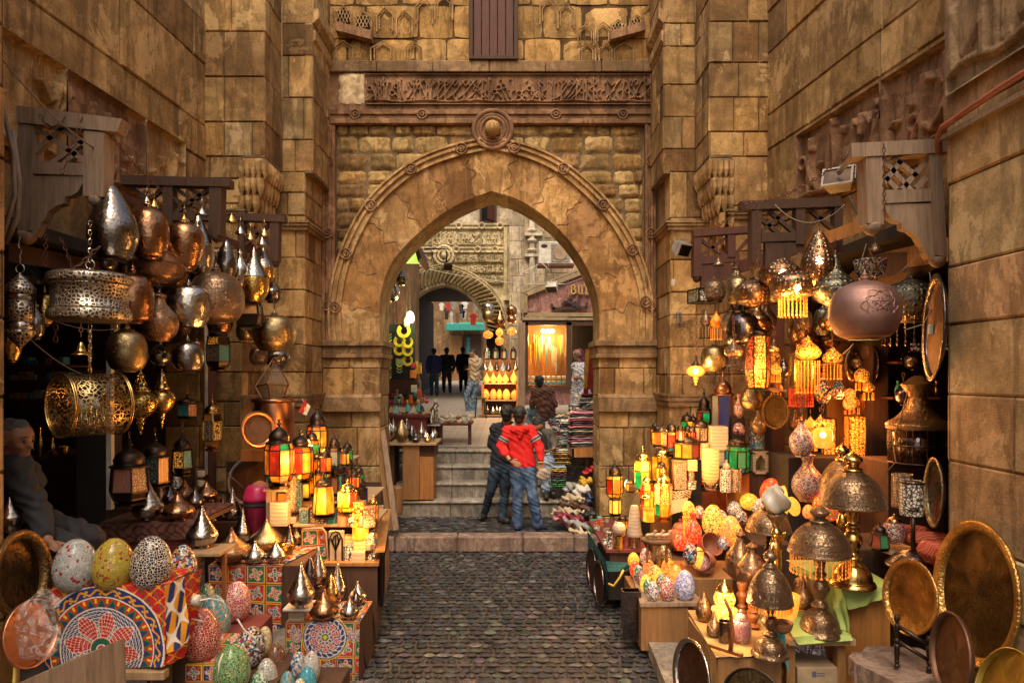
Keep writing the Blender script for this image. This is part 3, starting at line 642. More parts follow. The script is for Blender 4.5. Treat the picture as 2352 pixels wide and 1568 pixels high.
W_=(.72,.68,.60);K_=(.02,.015,.02);R_=(.50,.02,.015);Y_=(.72,.42,.03);B_=(.03,.08,.40);G_=(.03,.28,.07);O_=(.75,.22,.03);T_=(.05,.30,.38);N_=(.22,.08,.03);S_=(.50,.50,.47)
mosaic('m31',[S_,S_,(.42,.42,.40),S_,(.56,.55,.52),S_,S_,(.4,.4,.4),S_,(.5,.5,.5),S_,(.45,.01,.02)],(.20,.20,.19),42,gw=.04)
mosaic('m_yellow',[(.50,.36,.01),(.42,.30,.01),(.6,.45,.03),(.5,.36,.01),(.46,.33,.01),(.55,.4,.02),(.5,.36,.01),(.45,.02,.02)],(.26,.22,.12),44,gw=.05)
mosaic('m_black_white',[(.03,.012,.03),(.02,.01,.02),(.05,.02,.02)],(.78,.70,.58),42,gw=.10);mosaic('m_multi',[W_,T_,K_,Y_,W_,R_,K_,B_,N_,W_],(.10,.09,.08),46,gw=.05)
mosaic('m_red_grout',[(.40,.012,.012),(.48,.03,.02),(.34,.01,.01)],(.75,.55,.40),40,gw=.07);mosaic('m_blue_tan',[T_,(.50,.30,.15),T_,(.10,.36,.42),(.50,.30,.15)],(.15,.22,.2),44,gw=.05)
mosaic('m_pink',[(.60,.04,.04),(.75,.50,.45),(.5,.03,.06),(.65,.25,.2),(.45,.02,.02)],(.75,.66,.58),50,gw=.08);mosaic('m_green',[(.02,.20,.05),(.04,.30,.09),(.01,.14,.05),(.10,.35,.14)],(.55,.42,.2),46,gw=.07)
mosaic('m30',[(.02,.2,.05),W_,(.02,.25,.07),(.5,.6,.5)],(.35,.4,.3),46,gw=.05);mosaic('m_blue_white',[B_,W_,(.35,.5,.6),W_,(.5,.6,.65)],(.05,.06,.25),44,gw=.06);mosaic('m_navy_tan',[(.03,.10,.28),(.6,.38,.16),W_,(.03,.16,.35)],(.5,.45,.4),44,gw=.05)
mosaic('m_cyan',[(.04,.34,.45),(.03,.26,.38),(.10,.45,.52)],(.05,.20,.26),50,gw=.06);mosaic('m_brown',[(.18,.06,.03),(.14,.05,.02)],(.10,.05,.03),40,gw=.05);mosaic('m_white_brown',[(.55,.58,.52),(.5,.55,.5),(.6,.6,.55)],(.15,.08,.06),38,gw=.08);mosaic('m_yellow_white',[W_,(.55,.38,.05),W_,(.5,.3,.04)],(.55,.40,.12),46,gw=.06)
def mlit(n,cols,es=1.7,sc=62,grout=(.8,.6,.35),gw=.05):mosaic(n,[(1,.62,.25)if q==W_ else q for q in cols],grout,sc,es,gw,tint=(1.,.66,.34))
mlit('e_red',[(1,.03,.01),(1,.10,.02),(.9,.02,.01),(1,.2,.1)],2.2,40,(.8,.1,.05));mlit('e_yellow',[(1,.6,.05),(1,.5,.03),(1,.7,.2)],2.0);mlit('m2e',[(.7,.75,.05),(.3,.6,.05),(.9,.7,.1),(.8,.2,.02)],1.3);mlit('e_multi',[W_,(1,.5,.03),R_,(.9,.7,.1),K_,G_,(1,.6,.2)],1.8)
mlit('e_fire',[(1,.12,.02),(1,.45,.03),(1,.6,.1),(.6,.05,.02)],2.2);mlit('e_orange',[(1,.35,.06),(1,.55,.2),(.9,.25,.05)],1.6);mosaic('e_blue',[(.7,.7,.8),(.15,.22,.6),(.6,.6,.75),(.25,.3,.65)],(.6,.5,.5),48,es=.12);mlit('m2f',[W_,(.9,.3,.1),W_,(.85,.2,.1)],.9)
mlit('e_geo',[(1,.05,.02),(1,.3,.03),(.15,.22,.03),(1,.6,.2),(.3,.15,.25),(1,.1,.03)],1.7,30,(.1,.02,.01));mosaic('m17',[W_,K_,(.6,.6,.65),(.10,.12,.25),W_,(.35,.05,.04)],(.6,.58,.52),56,es=.12,gw=.06)
mosaic('m_maroon',[(.30,.01,.03),(.4,.02,.05)],(.75,.7,.62),54,gw=.09);mosaic('m26',[(.55,.05,.02),K_,(.6,.12,.03),W_,R_],(.7,.65,.6),54,es=.1,gw=.06);mosaic('m16',[G_,K_,W_,(.05,.2,.08)],(.6,.6,.5),56,gw=.05);mosaic('m_speck',[(.6,.42,.38),(.62,.45,.4),(.05,.04,.2),(.15,.06,.04),(.6,.45,.4)],(.5,.36,.32),60,gw=.02,rough=.3)
mosaic('m_blue_strip',[(.04,.10,.3),(.05,.35,.5),W_,(.4,.04,.04),(.03,.2,.3)],(.3,.35,.4),40,gw=.05);mosaic('m_blackgem',[K_,K_,R_,T_,W_,K_,Y_],(.06,.05,.05),40,gw=.05)
t=NT('alabaster');v=t.obj();wv=t.n('ShaderNodeTexWave',bands_direction='Z');t.l(v,wv.inputs[0]);wv.inputs['Scale'].default_value=9;wv.inputs['Distortion'].default_value=4;wv.inputs['Detail'].default_value=2
t.set(color=t.mix(wv.outputs['Fac'],(.36,.28,.18),(.48,.41,.30)),rough=.35,sss=.0);t.bump(wv.outputs['Fac'],.05);MAT['alabaster']=t.m
t=NT('m12');v=t.obj();wv=t.n('ShaderNodeTexWave',bands_direction='Z');t.l(v,wv.inputs[0]);wv.inputs['Scale'].default_value=9;wv.inputs['Distortion'].default_value=5
cc=t.mix(wv.outputs['Fac'],(.62,.28,.08),(.9,.50,.2));t.set(color=cc,rough=.35,emit=cc,es=.22);MAT['m12']=t.m
emis('bulb_lit',(1.,.62,.25),9);emis('bulb_white',(1.,.93,.7),2);emis('m22',(1.,.30,.03),.15);pmt('bulb_off',(.55,.52,.5),.15);emis('glass_lit',(1.,.36,.05),.6)
pmt('bone',(.38,.30,.20),.45);pmt('m13',(.6,.55,.48),.35);pmt('paper_white',(.6,.57,.5),.7);pmt('card',(.36,.26,.16),.8);pmt('leather',(.28,.12,.05),.6);pmt('plastic_pink',(.5,.02,.10),.35);pmt('clay',(.36,.13,.07),.6)
t=NT('glass_clear');t.set(color=(.20,.15,.10),rough=.05,trans=.0,alpha=.35,spec=.8);MAT['glass_clear']=t.m
t=NT('m2d');t.set(color=(1.,.45,.08),rough=.08,alpha=.55,emit=(1.,.38,.04),es=.42,spec=.7);MAT['m2d']=t.m
t=NT('plastic_wrap');v=t.obj();nn=t.noise(v,14,5,.7,2);t.set(color=(.75,.72,.70),rough=.18,alpha=t.ramp(nn,[(.42,.05),(.6,.55)]),spec=.9);t.bump(nn,.9,.02);MAT['plastic_wrap']=t.m
PR={'teardrop':[('body',[(.62,0),(.66,.02),(.85,.12),(1,.28),(.97,.42),(.78,.60),(.52,.77),(.25,.92),(.07,.98),(.02,1)])],'globe':[('body',[(.45,0),(.48,.015),(.78,.08),(.97,.25),(1,.40),(.95,.56),(.75,.72),(.42,.80),(.3,.82)]),('finial',[(.32,.81),(.14,.84),(.17,.87),(.09,.90),(.11,.92),(.05,.95),(.02,1)])],'pear':[('body',[(.42,0),(.44,.02),(.66,.12),(.92,.38),(1,.58),(.95,.72),(.72,.84),(.3,.90)]),('finial',[(.26,.89),(.2,.91),(.1,.93),(.13,.96),(.04,.98),(.02,1)])],'dome':[('body',[(.62,0),(.66,.02),(.9,.18),(1,.42),(.96,.62),(.8,.78),(.5,.86)]),('finial',[(.4,.855),(.16,.88),(.18,.91),(.08,.94),(.04,.98),(.02,1)])],'bottle':[('body',[(.52,0),(.55,.03),(.85,.15),(1,.33),(.92,.48),(.6,.62),(.32,.74),(.24,.84)]),('finial',[(.24,.83),(.36,.87),(.26,.91),(.1,.94),(.04,1)])],'onion':[('foot_ring',[(.5,0),(.52,.02),(.45,.05)]),('body',[(.45,.045),(.8,.12),(1,.27),(.95,.40),(.7,.54),(.38,.68),(.18,.82),(.1,.9)]),('finial',[(.1,.89),(.13,.91),(.06,.93),(.09,.95),(.03,.97),(.01,1)])],'cone':[('foot_ring',[(.4,0),(.45,.015),(.4,.035)]),('body',[(.4,.03),(.78,.1),(1,.24),(1,.33),(.86,.42),(.55,.60),(.28,.78),(.12,.92)]),('finial',[(.11,.91),(.12,.93),(.05,.95),(.07,.965),(.02,1)])],'onion_cone':[('body',[(.55,0),(.6,.02),(.92,.18),(1,.38),(.98,.44)]),('hood',[(1.01,.44),(.8,.54),(.5,.70),(.25,.86),(.06,.98),(.02,1)])],'spire':[('body',[(.3,0),(.36,.02),(.8,.12),(1,.24),(.98,.34)]),('hood',[(1.01,.34),(.92,.42),(.62,.52),(.34,.63),(.2,.77),(.12,.92),(.06,.98),(.02,1)])],'squat':[('body',[(.4,0),(.44,.03),(.85,.16),(1,.42),(.94,.62),(.6,.78),(.28,.86)]),('finial',[(.3,.85),(.13,.89),(.16,.92),(.04,.97),(.02,1)])],'moroccan':[('drop',[(.02,0),(.08,.03),(.05,.06),(.16,.1),(.12,.13),(.24,.18),(.2,.21),(.3,.26)]),('body',[(.3,.255),(.7,.33),(1,.46),(.9,.58),(.5,.66)]),('crown',[(.5,.65),(.55,.68),(.4,.74),(.34,.76),(.36,.79),(.2,.88),(.22,.9),(.06,.97),(.02,1)])],'egg':[('body',[(.35,0),(.62,.04),(.88,.17),(1,.37),(.96,.55),(.78,.76),(.52,.90),(.25,.98),(.01,1)])],'cup':[('body',[(.85,0),(.9,.03),(.9,.5),(.92,.95),(1,1),(.88,.99),(.82,.93),(.8,.15),(.01,.1)])],'cylinder':[('body',[(.95,0),(1,.015),(1,.985),(.95,1),(.9,.995)]),],'bowl':[('body',[(.4,0),(.45,.05),(.8,.35),(1,.95),(.98,1),(.92,.97),(.7,.4),(.01,.12)])],'vase':[('body',[(.5,0),(.55,.03),(.9,.2),(1,.38),(.8,.58),(.42,.74),(.32,.84),(.42,.95),(.5,1),(.4,.98),(.25,.85),(.01,.8)])],'bell':[('body',[(1,0),(.96,.08),(.5,.3),(.35,.6),(.2,.8),(.1,.86)]),('ring',None)],'smoke_bell':[('cap',[(1,.0),(.9,.1),(.45,.32),(.2,.42),(.06,.48)]),('stem',[(.05,.45),(.04,1)])],'samovar':[('base_cage',[(1,0),(1,.42)]),('hood',[(1.02,.42),(1,.47),(.9,.50),(.55,.58),(.34,.68),(.28,.75)]),('neck',[(.28,.74),(.26,.78),(.38,.86),(.42,.9),(.5,.92),(.34,.96),(.15,.98),(.08,1)])],'jar':[('body',[(.6,0),(.65,.03),(.95,.2),(1,.4),(.9,.6),(.6,.7)]),('lid',[(.62,.69),(.66,.72),(.5,.82),(.3,.86),(.12,.9),(.16,.95),(.03,1)])],'bulb_glass':[('cap',[(.3,.62),(.5,.66),(.3,.72),(.12,.85),(.1,1)]),('glass',[(.03,0),(.14,.03),(.1,.08),(.24,.12),(.16,.17),(.34,.22),(.2,.27),(.75,.34),(1,.46),(.8,.58),(.4,.65)])],'column':[('column',[(1,0),(1,.03),(.6,.07),(.5,.1),(.75,.2),(.9,.3),(.6,.38),(.8,.44),(.55,.5),(.75,.62),(.95,.72),(.6,.8),(.8,.9),(.9,.97),(.9,1)])],'tumbler':[('body',[(.75,0),(1,.1),(1,.9),(.9,1),(.8,.98),(.75,.2),(.01,.15)])],}
GRP={}
def ring_top(parent,h,r,mat):
 mb=MB();mb.torus((0,0,h+r*.9),r,r*.22,(0,1,0),14,5);return mb.build('hanging_ring',mat,parent,True)
def wA(kind,x,yt,yb,w,Z,mat,label,cat='lamp',group=None,name=None,mats=None,n=26,ring=False,chain=0,chain_mat='rust',tilt=0,wire=False,sub=5):
 H=(yb-yt)*Z/F;R=w*Z/F/2;parts=PR[kind];loc=P(x,yb,Z);single=len(parts)==1 and not ring and not chain
 nm=name or{'teardrop':'hanging_lamp','globe':'hanging_lamp','pear':'hanging_lamp','dome':'hanging_lamp','bottle':'hanging_lamp','onion':'table_lamp','cone':'table_lamp','onion_cone':'hanging_lamp','spire':'hanging_lamp','squat':'hanging_lamp','moroccan':'pendant_lamp','egg':'mosaic_egg_lamp'}.get(kind,kind)
 rot=(rd(tilt*.6),rd(tilt),ru(0,6))if tilt else(0,0,ru(0,6))
 if single:
  mb=MB();mb.lathe([(r*R,t*H)for r,t in cat_(parts[0][1],sub)],n);o=mb.build(nm,mat,smooth=True,loc=loc,rot=rot);meta(o,label,cat,group);return o
 root=eM(nm,loc,rot);meta(root,label,cat,group);b=None
 for k,(pn,pr)in enumerate(parts):
  if pr is None:continue
  mb=MB();mb.lathe([(r*R,t*H)for r,t in cat_(pr,sub)],n);m=(mats or{}).get(pn,mat);o=mb.build(pn,m,root,smooth=True)
 if ring:ring_top(root,H,max(.012,R*.13),(mats or{}).get('ring','iron'))
 if chain:
  mb=MB();c=chain*Z/F
  if wire:mb.tube([(0,0,H),(.01,0,H+c*.5),(0,0,H+c)],.004,4)
  else:lch(mb,[(0,0,H+.02),(0,0,H+c)],.03 if Z<6 else .036,.0035)
  mb.build('cord' if wire else'chain',chain_mat,root)
 return root
def frg(root,H0,R,L,n,mat,bead=None):
 mb=MB()
 for i in range(n):
  a=2*pi*i/n;x,y=R*cos(a),R*sin(a);mb.bar((x,y,H0),(x,y,H0-L),.003)
  for k in range(5):mb.ball((x,y,H0-L*(k+1)/5),.0055 if k<4 else .009,5)
 return mb.build('bead_fringe',mat,root)
LIT={'m7','m6','m5','m8','m9'}
def ltn(x,yt,yb,w,Z,label,rows,n=6,cat='lantern',group=None,frame='me',cap=.30,base=.10,bulge=.0,parts=True,hG=False,chain=0,name='lantern',taper=1.,fin=.12,light=0):
 H=(yb-yt)*Z/F;R=w*Z/F/2;root=eM(name,P(x,yb,Z),(0,0,ru(-.25,.25)+(pi/n if n%2==0 else 0)+pi/2));meta(root,label,cat,group)
 ph=0.;zb=base*H;zt=(1-cap-fin)*H;tot=sum(r[0]for r in rows);z=zb
 rr=[]
 k=len(rows)
 if k>=3:lv=[.80]+[1.]*(k-1)+[.86]
 elif k==2:lv=[.85,1,.9]
 else:lv=[1*taper,1]
 lv=lv[:k+1]
 zz=[zb]
 for h,_ in rows:zz.append(zz[-1]+(zt-zb)*h/tot)
 def pt(i,r,z_):a=2*pi*i/n+ph;return Vc((r*cos(a),r*sin(a),z_))
 fr=MB();bw=max(.008,R*.085)
 for j,(zj,l)in enumerate(zip(zz,lv)):
  for i in range(n):fr.bar(pt(i,R*l,zj),pt(i+1,R*l,zj),bw)
 for j in range(k):
  for i in range(n):fr.bar(pt(i,R*lv[j],zz[j]),pt(i,R*lv[j+1],zz[j+1]),bw)
 fr.lathe([(R*.75*lv[0],0),(R*.9*lv[0],.0),(R*.95*lv[0],zb*.35),(R*.6*lv[0],zb*.6),(R*.98*lv[0],zb*.9),(R*lv[0],zb)],n,phase=ph)
 fr.build('frame',frame,root)
 for j,(h,ms)in enumerate(rows):
  if parts:
   for i in range(n):
    mb=MB();q=.965;mb.add([pt(i,R*lv[j]*q,zz[j]),pt(i+1,R*lv[j]*q,zz[j]),pt(i+1,R*lv[j+1]*q,zz[j+1]),pt(i,R*lv[j+1]*q,zz[j+1])],[(0,1,2,3)]);mb.build('glass_pane',ms[i%len(ms)],root)
  else:
   mb=MB();um=list(dict.fromkeys(ms));q=.965
   for i in range(n):mb.add([pt(i,R*lv[j]*q,zz[j]),pt(i+1,R*lv[j]*q,zz[j]),pt(i+1,R*lv[j+1]*q,zz[j+1]),pt(i,R*lv[j+1]*q,zz[j+1])],[(0,1,2,3)],mi=um.index(ms[i%len(ms)]))
   mb.build('glazing',um,root)
 ch=cap*H;r0=R*lv[-1];mb=MB()
 mb.lathe([(a*r0,zt+b*ch)for a,b in cat_([(1.08,0),(1.1,.05),(.9,.12),(.82,.16),(.84,.4),(.66,.68),(.3,.88),(.12,1.)],3)],n*2 if n>4 else 4,phase=pi/4 if n==4 else 0);mb.build('dome_cap',frame,root,smooth=n>4)
 mb=MB();f0=zt+ch;fh=fin*H;mb.lathe([(a*R*.22,f0+b*fh)for a,b in cat_([(.5,-.03),(.4,.1),(.9,.3),(.4,.5),(.3,.6),(.6,.75),(.15,.9),(.02,1)],3)],10);mb.build('finial',frame,root,smooth=True)
 if hG or chain:ring_top(root,H,.014,'ma')
 if chain:
  mb=MB();lch(mb,[(0,0,H+.02),(0,0,H+chain*Z/F)],.03,.0035);mb.build('chain','rust',root)
 return root
LG_=[]
def blt(x,y,Z,power,col=(1.,.55,.20),r=.04):
 l=bpy.data.lights.new('bulb_light','POINT');l.energy=power;l.color=col;l.shadow_soft_size=r;o=bpy.data.objects.new('bulb_light',l);COL.objects.link(o);o.location=P(x,y,Z);LG_.append(o);return o
def bxw(x,yt,yb,w,Z,mat,label,cat,name,depth=None,rot=0.,group=None,bev=.004,lid=None):
 H=(yb-yt)*Z/F;W=w*Z/F;D=depth or W;mb=MB()
 if lid:
  root=eM(name,P(x,yb,Z),(0,0,rot));meta(root,label,cat,group);mb.box((-W/2,-D/2,0),(W/2,D/2,H*.93),bev);mb.build('body',mat,root)
  mb=MB();mb.box((-W/2-.003,-D/2-.003,H*.931),(W/2+.003,D/2+.003,H),bev);mb.build('lid',lid,root);return root
 mb.box((-W/2,-D/2,0),(W/2,D/2,H),bev);o=mb.build(name,mat,loc=P(x,yb,Z),rot=(0,0,rot));meta(o,label,cat,group);return o
def tY(x,yt,yb,w,Z,mat,label,lean=12,name='metal_tray',group=None,rimmat=None,yaw=None,rim=.13,cat='tray',depth=.02,pattern=None):
 D=(yb-yt)*Z/F;R=D/2/cos(rd(lean));q=min(1.,w*Z/F/D);ya=math.acos(q)if yaw is None else abs(yaw)
 if(yaw or(1 if x<HX else-1))<0:ya=-ya
 v_=abs(x-HX)/F;ya=math.atan(v_)+math.acos(min(1.,q/sqrt(1+v_*v_)));ya=ya if x<HX else-ya
 c=P(x,(yt+yb)/2,Z);root=eM(name,c,None);meta(root,label,cat,group)
 root.rotation_euler=Matrix.Rotation(ya,3,'Z').to_4x4().to_euler();m=Matrix.Rotation(ya,4,'Z')@Matrix.Rotation(rd(90-lean),4,'X');root.rotation_euler=m.to_euler()
 mb=MB();mb.lathe([(.001,0),(R*(1-rim),0)],56);mb.lathe([(R*(1-rim)*.99,-.008),(.001,-.008)],48);mb.build('plate',pattern or mat,root)
 mb=MB();mb.lathe([(R*(1-rim)*.99,-.008),(R*(1-rim)*.985,.003),(R*(1-rim)*1.02,depth),(R*.97,depth*1.3),(R,depth*1.1),(R*.99,depth*.6),(R*(1-rim)*1.04,-.004),(R*(1-rim)*.985,-.010)],56);mb.build('rim',rimmat or mat,root,True)
 return root
def dml(x,ys,ye,wsh,yb,wbase,Z,label,shade='m2',base='m2',lit=0,fr=0,cs='column',cord=None):
 s=Z/F;H=(yb-ys)*s;hs=(ye-ys)*s;R=wsh*s/2;Rb=wbase*s/2;root=eM('dome_table_lamp',P(x,yb,Z),(0,0,ru(0,6)));meta(root,label,'lamp')
 h1=H-hs;mb=MB();fh=min(.18,h1*.36)
 mb.lathe([(r*Rb,z*fh)for r,z in cat_([(1,0),(1.02,.05),(.95,.16),(.9,.2),(.86,.25),(.8,.5),(.6,.78),(.35,.95),(.28,1.)],4)],36);mb.build('foot',base,root,True)
 mb=MB();k=Rb*.42;mb.lathe([(r*k,fh*.98+t*(h1+hs*.3-fh))for r,t in cat_([(.7,0),(.95,.05),(.6,.1),(.5,.14),(.85,.22),(1.05,.3),(.8,.38),(.45,.44),(.75,.49),(.5,.54),(.6,.66),(.9,.78),(.6,.86),(.5,1)],4)],22);mb.build('stem',base,root,True)
 mb=MB();mb.lathe([(r*R,h1+t*hs)for r,t in cat_([(1,-.02),(1.03,0),(1,.05),(.97,.13),(.88,.29),(.73,.43),(.52,.55),(.27,.63)],5)],40);mb.lathe([(r*R*.985,h1+t*hs-.004)for r,t in[(.26,.61),(.5,.53),(.71,.41),(.87,.27),(.96,.1),(1,.0)]],40);mb.build('shade',shade,root,True)
 mb=MB();mb.lathe([(r*R*.34,h1+hs*t)for r,t in cat_([(.85,.61),(.98,.66),(.6,.71),(.5,.74),(.85,.8),(.9,.86),(.5,.93),(.12,.97),(.04,1.)],4)],18);mb.build('finial',base,root,True)
 if fr:frg(root,h1,R*.93,fr*s,34,'ma' if not lit else'm22')
 if lit:
  mb=MB();mb.ball((0,0,h1+hs*.35),.035,10);mb.build('bulb','bulb_lit',root,True);l=blt(x,ye+12,Z,lit);l.location=root.location+Vc((0,0,h1+hs*.15))
 return root
ZB=22.0
def B_(x,y,Z=ZB):return(X_(x,Z),Z,Z_(y,Z))
fac=eM('court_facade',(0,ZB,0));meta(fac,'pale carved facade beyond the gate with zigzag pointed arch','building')
def fp(o):o.parent=fac;o.location=(o.location.x,o.location.y-ZB,o.location.z);return o
IL=[(924,1000),(924,760),(928,735),(938,706),(956,682),(984,664),(1018,654)];IR=[(1018,654),(1050,663),(1080,684),(1098,706),(1110,735),(1114,760),(1114,1000)]
OL=[(872,1000),(872,760),(876,728),(890,692),(914,658),(960,624),(1022,606)];OR=[(1022,606),(1080,626),(1128,660),(1152,694),(1164,725),(1168,760),(1168,1000)]
def GB(L):return[np.array([X_(a,ZB),Z_(b,ZB)])for a,b in L]
def rsb(L,n):
 L=[np.array(p)for p in L];d=[0]
 for a,b in zip(L[:-1],L[1:]):d.append(d[-1]+np.linalg.norm(b-a))
 return[np.array([np.interp(d[-1]*i/(n-1),d,[p[k]for p in L])for k in(0,1)])for i in range(n)]
ia=rsb(GB(cat_(IL[1:],5)),40)+rsb(GB(cat_(IR[:-1],5)),40)[1:];oa=rsb(GB(cat_(OL[1:],5)),40)+rsb(GB(cat_(OR[:-1],5)),40)[1:]
V=[];Fc=[];K=3
for i,(a,b)in enumerate(zip(ia,oa)):
 for j in range(K+1):
  f=.12+.74*j/K;p=a*(1-f)+b*f;z=.02+.30*((i+j)%2);V.append((p[0],ZB-z,p[1]))
for i in range(len(ia)-1):
 for j in range(K):k=i*(K+1)+j;Fc+=[(k,k+1,k+K+2),(k,k+K+2,k+K+1)]
fp(mk('zigzag_ring',V,Fc,'m11'))
for f0,f1,pr,m in((-.02,.12,.10,'m11'),(.86,.92,.12,'m11'),(.92,.97,.07,'m11'),(.97,1.04,.12,'m11')):
 A_=[a*(1-f0)+b*f0 for a,b in zip(ia,oa)];Bq=[a*(1-f1)+b*f1 for a,b in zip(ia,oa)];V=[];Fc=[]
 for a,b in zip(A_,Bq):V+=[(a[0],ZB-pr,a[1]),(b[0],ZB-pr,b[1]),(b[0],ZB+.5,b[1]),(a[0],ZB+.5,a[1])]
 for i in range(len(A_)-1):k=i*4;Fc+=[(k,k+1,k+5,k+4),(k+1,k+2,k+6,k+5),(k+2,k+3,k+7,k+6),(k+3,k,k+4,k+7)]
 fp(mk('arch_moulding',V,Fc,m))
mb=MB();X0,X1=X_(780,ZB),X_(1172,ZB);ztop=9.5;fl=fz(ZB)
mb.box((X0,ZB,fl),(oa[0][0],ZB+.6,ztop));mb.box((oa[-1][0],ZB,fl),(X1,ZB+.6,ztop));mb.box((oa[0][0],ZB,oa[39][1]),(oa[-1][0],ZB+.6,ztop))
for i in range(len(oa)-1):
 a,b=oa[i],oa[i+1]
 if b[0]-a[0]>1e-4:mb.poly([(a[0],ZB,a[1]-.03),(b[0],ZB,b[1]-.03),(b[0],ZB,oa[39][1]+.02),(a[0],ZB,oa[39][1]+.02)],(0,1,0),.58)
fp(mb.build('wall','m11',None))
mb=MB();ash(mb,(X0,ZB-.02,0),(1,0,0),X1-X0,Z_(514,ZB),ztop,(0,-1,0),ch=.55,bw=.9,pal=[(1,1,1),(.9,.88,.8),(1.1,1.05,1)]);fp(mb.build('upper_blocks','far_stone',None,cols=True))
for(xa,xb,ya,yb)in((960,1170,514,527),(960,1157,568,581)):
 a,b=B_(xa,yb),B_(xb,ya);mb=MB()
 for i,pr in enumerate((.12,.07,.12)):mb.box((a[0],ZB-pr,a[2]+(b[2]-a[2])*i/3),(b[0],ZB+.05,a[2]+(b[2]-a[2])*(i+1)/3))
 for t in(.2,.45,.7,.9):mb.torus((a[0]+(b[0]-a[0])*t,ZB-.13,(a[2]+b[2])/2),.09,.03,(0,1,0),14,5)
 fp(mb.build('cornice_strip','m11',None))
a,b=B_(1157,690),B_(1170,527);mb=MB();mb.box((a[0],ZB-.12,a[2]),(b[0],ZB+.05,b[2]));mb.box((a[0]+.05,ZB-.16,a[2]),(a[0]+.11,ZB,b[2]));fp(mb.build('cornice_strip','m11',None))
for k,(xa,xb,ya,yb)in enumerate(((958,1156,529,567),(1045,1156,583,604),(1075,1156,606,628),(1100,1156,630,652),(905,992,583,618))):
 a,b=B_(xa,yb),B_(xb,ya);fp(rlf('carved_inscription',(a[0],ZB-.04,a[2]),(1,0,0),b[0]-a[0],b[2]-a[2],(0,-1,0),40+k,'m11',.06,75,dens=1.1))
c=B_(1020,588);mb=MB();mb.torus((c[0],ZB-.08,c[2]),.30,.06,(0,1,0),28,6);mb.torus((c[0],ZB-.08,c[2]),.18,.05,(0,1,0),24,6);mb.ball((c[0],ZB-.1,c[2]),.1,10);fp(mb.build('rosette','m11',None,True))
for k,(xa,xb,ya,yb)in enumerate(((1102,1141,452,514),(1008,1041,470,512))):
 a,b=B_(xa,yb),B_(xb,ya);mb=MB();w=.07
 mb.box((a[0],ZB-.12,a[2]),(a[0]+w,ZB,b[2]));mb.box((b[0]-w,ZB-.12,a[2]),(b[0],ZB,b[2]));mb.box((a[0]+w,ZB-.12,a[2]),(b[0]-w,ZB,a[2]+w));wi=mb.build('window','md',None);fp(wi)
 mb=MB();mb.box((a[0]+w,ZB-.035,a[2]+w),(b[0]-w,ZB-.025,b[2]));mb.build('pane','void',wi)
 mb=MB()
 if k==0:mb.poly([(b[0]-w,ZB-.13,a[2]+w),(b[0]-w-.22,ZB-.42,a[2]+w+.0),(b[0]-w-.22,ZB-.42,b[2]),(b[0]-w,ZB-.13,b[2])],(0,1,0),.03)
 else:
  for t in np.linspace(.1,.9,6):mb.bar((a[0]+(b[0]-a[0])*t,ZB-.06,a[2]),(a[0]+(b[0]-a[0])*t,ZB-.06,b[2]),.02)
 mb.build('shutter' if k==0 else'bars','wood_red' if k==0 else'iron',wi)
bt=eM('side_building',(0,21,0));meta(bt,'tall pale stone building with engaged column behind the air conditioner','building')
mb=MB();ash(mb,(X_(1170,21.4),21.4,0),(1,0,0),1.0,1.3,9.5,(0,-1,0),ch=.5,bw=.5,pal=[(.95,.92,.86),(.8,.75,.68),(1.05,1,.95)])
ash(mb,(X_(1205,21.1),21.1,0),(1,0,0),.62,1.3,9.5,(0,-1,0),ch=.6,bw=.7,pal=[(.9,.85,.78),(.8,.75,.68)]);ash(mb,(X_(1205,21.1)+.62,21.1,0),(0,1,0),1.2,1.3,9.5,(1,0,0),ch=.6,bw=.7,pal=[(.7,.65,.6)])
ash(mb,(X_(1245,22),22,0),(1,0,0),9,1.3,9.5,(0,-1,0),ch=.5,bw=.8,pal=[(.75,.68,.6),(.65,.58,.5),(.6,.5,.45)],rough=.0)
q=mb.build('wall','far_stone',None,cols=True);q.parent=bt;q.location=(0,-21,0)
mb=MB();xq=X_(1222,21.0);mb.tube([(xq,21.0,1.3),(xq,21.0,12)],.09,10)
for y in(478,530,553,575):mb.lathe([(.13,-.05),(.16,0),(.13,.05)],10,(xq,21.0,Z_(y,21)))
for ya,yb in((536,542),(583,590)):a,b=B_(1205,yb,21),B_(1246,ya,21);mb.box((a[0],20.9,a[2]),(b[0],21.2,b[2]))
q=mb.build('engaged_column','far_stone',None);q.data.color_attributes.new('Col','FLOAT_COLOR','POINT').data.foreach_set('color',[1.]*4*len(q.data.vertices));q.parent=bt;q.location=(0,-21,0)
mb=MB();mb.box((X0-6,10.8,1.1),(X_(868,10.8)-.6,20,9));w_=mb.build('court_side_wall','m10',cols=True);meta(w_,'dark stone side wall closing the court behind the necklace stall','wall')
ac=eM('air_conditioner',B_(1277,606,19));meta(ac,'white box air conditioner with round fan hung high on the stone wall','air conditioner')
s=19/F;mb=MB();mb.box((-40*s,0,0),(40*s,.45,52*s),.02);mb.build('casing','m1c',ac)
mb=MB();mb.box((-11*s,-.012,5*s),(32*s,-.002,47*s));mb.build('fan_opening','m3c',ac)
mb=MB();mb.lathe([(.02,0),(.2,0),(.2,.02)],24,mat=Matrix.Translation((10*s,-.02,26*s))@Matrix.Rotation(rd(90),4,'X'))
mb.build('fan','card',ac);mb=MB()
for i in range(13):z=(6+i*3.3)*s;mb.bar((-11*s,-.03,z),(32*s,-.03,z),.008)
mb.build('grille','m1c',ac);mb=MB();mb.lathe([(.001,0),(.09,0),(.09,.01),(.001,.011)],20,mat=Matrix.Translation((-27*s,-.0,41*s))@Matrix.Scale(.55,4,(0,0,1))@Matrix.Rotation(rd(90),4,'X'));mb.build('badge','iron',ac)
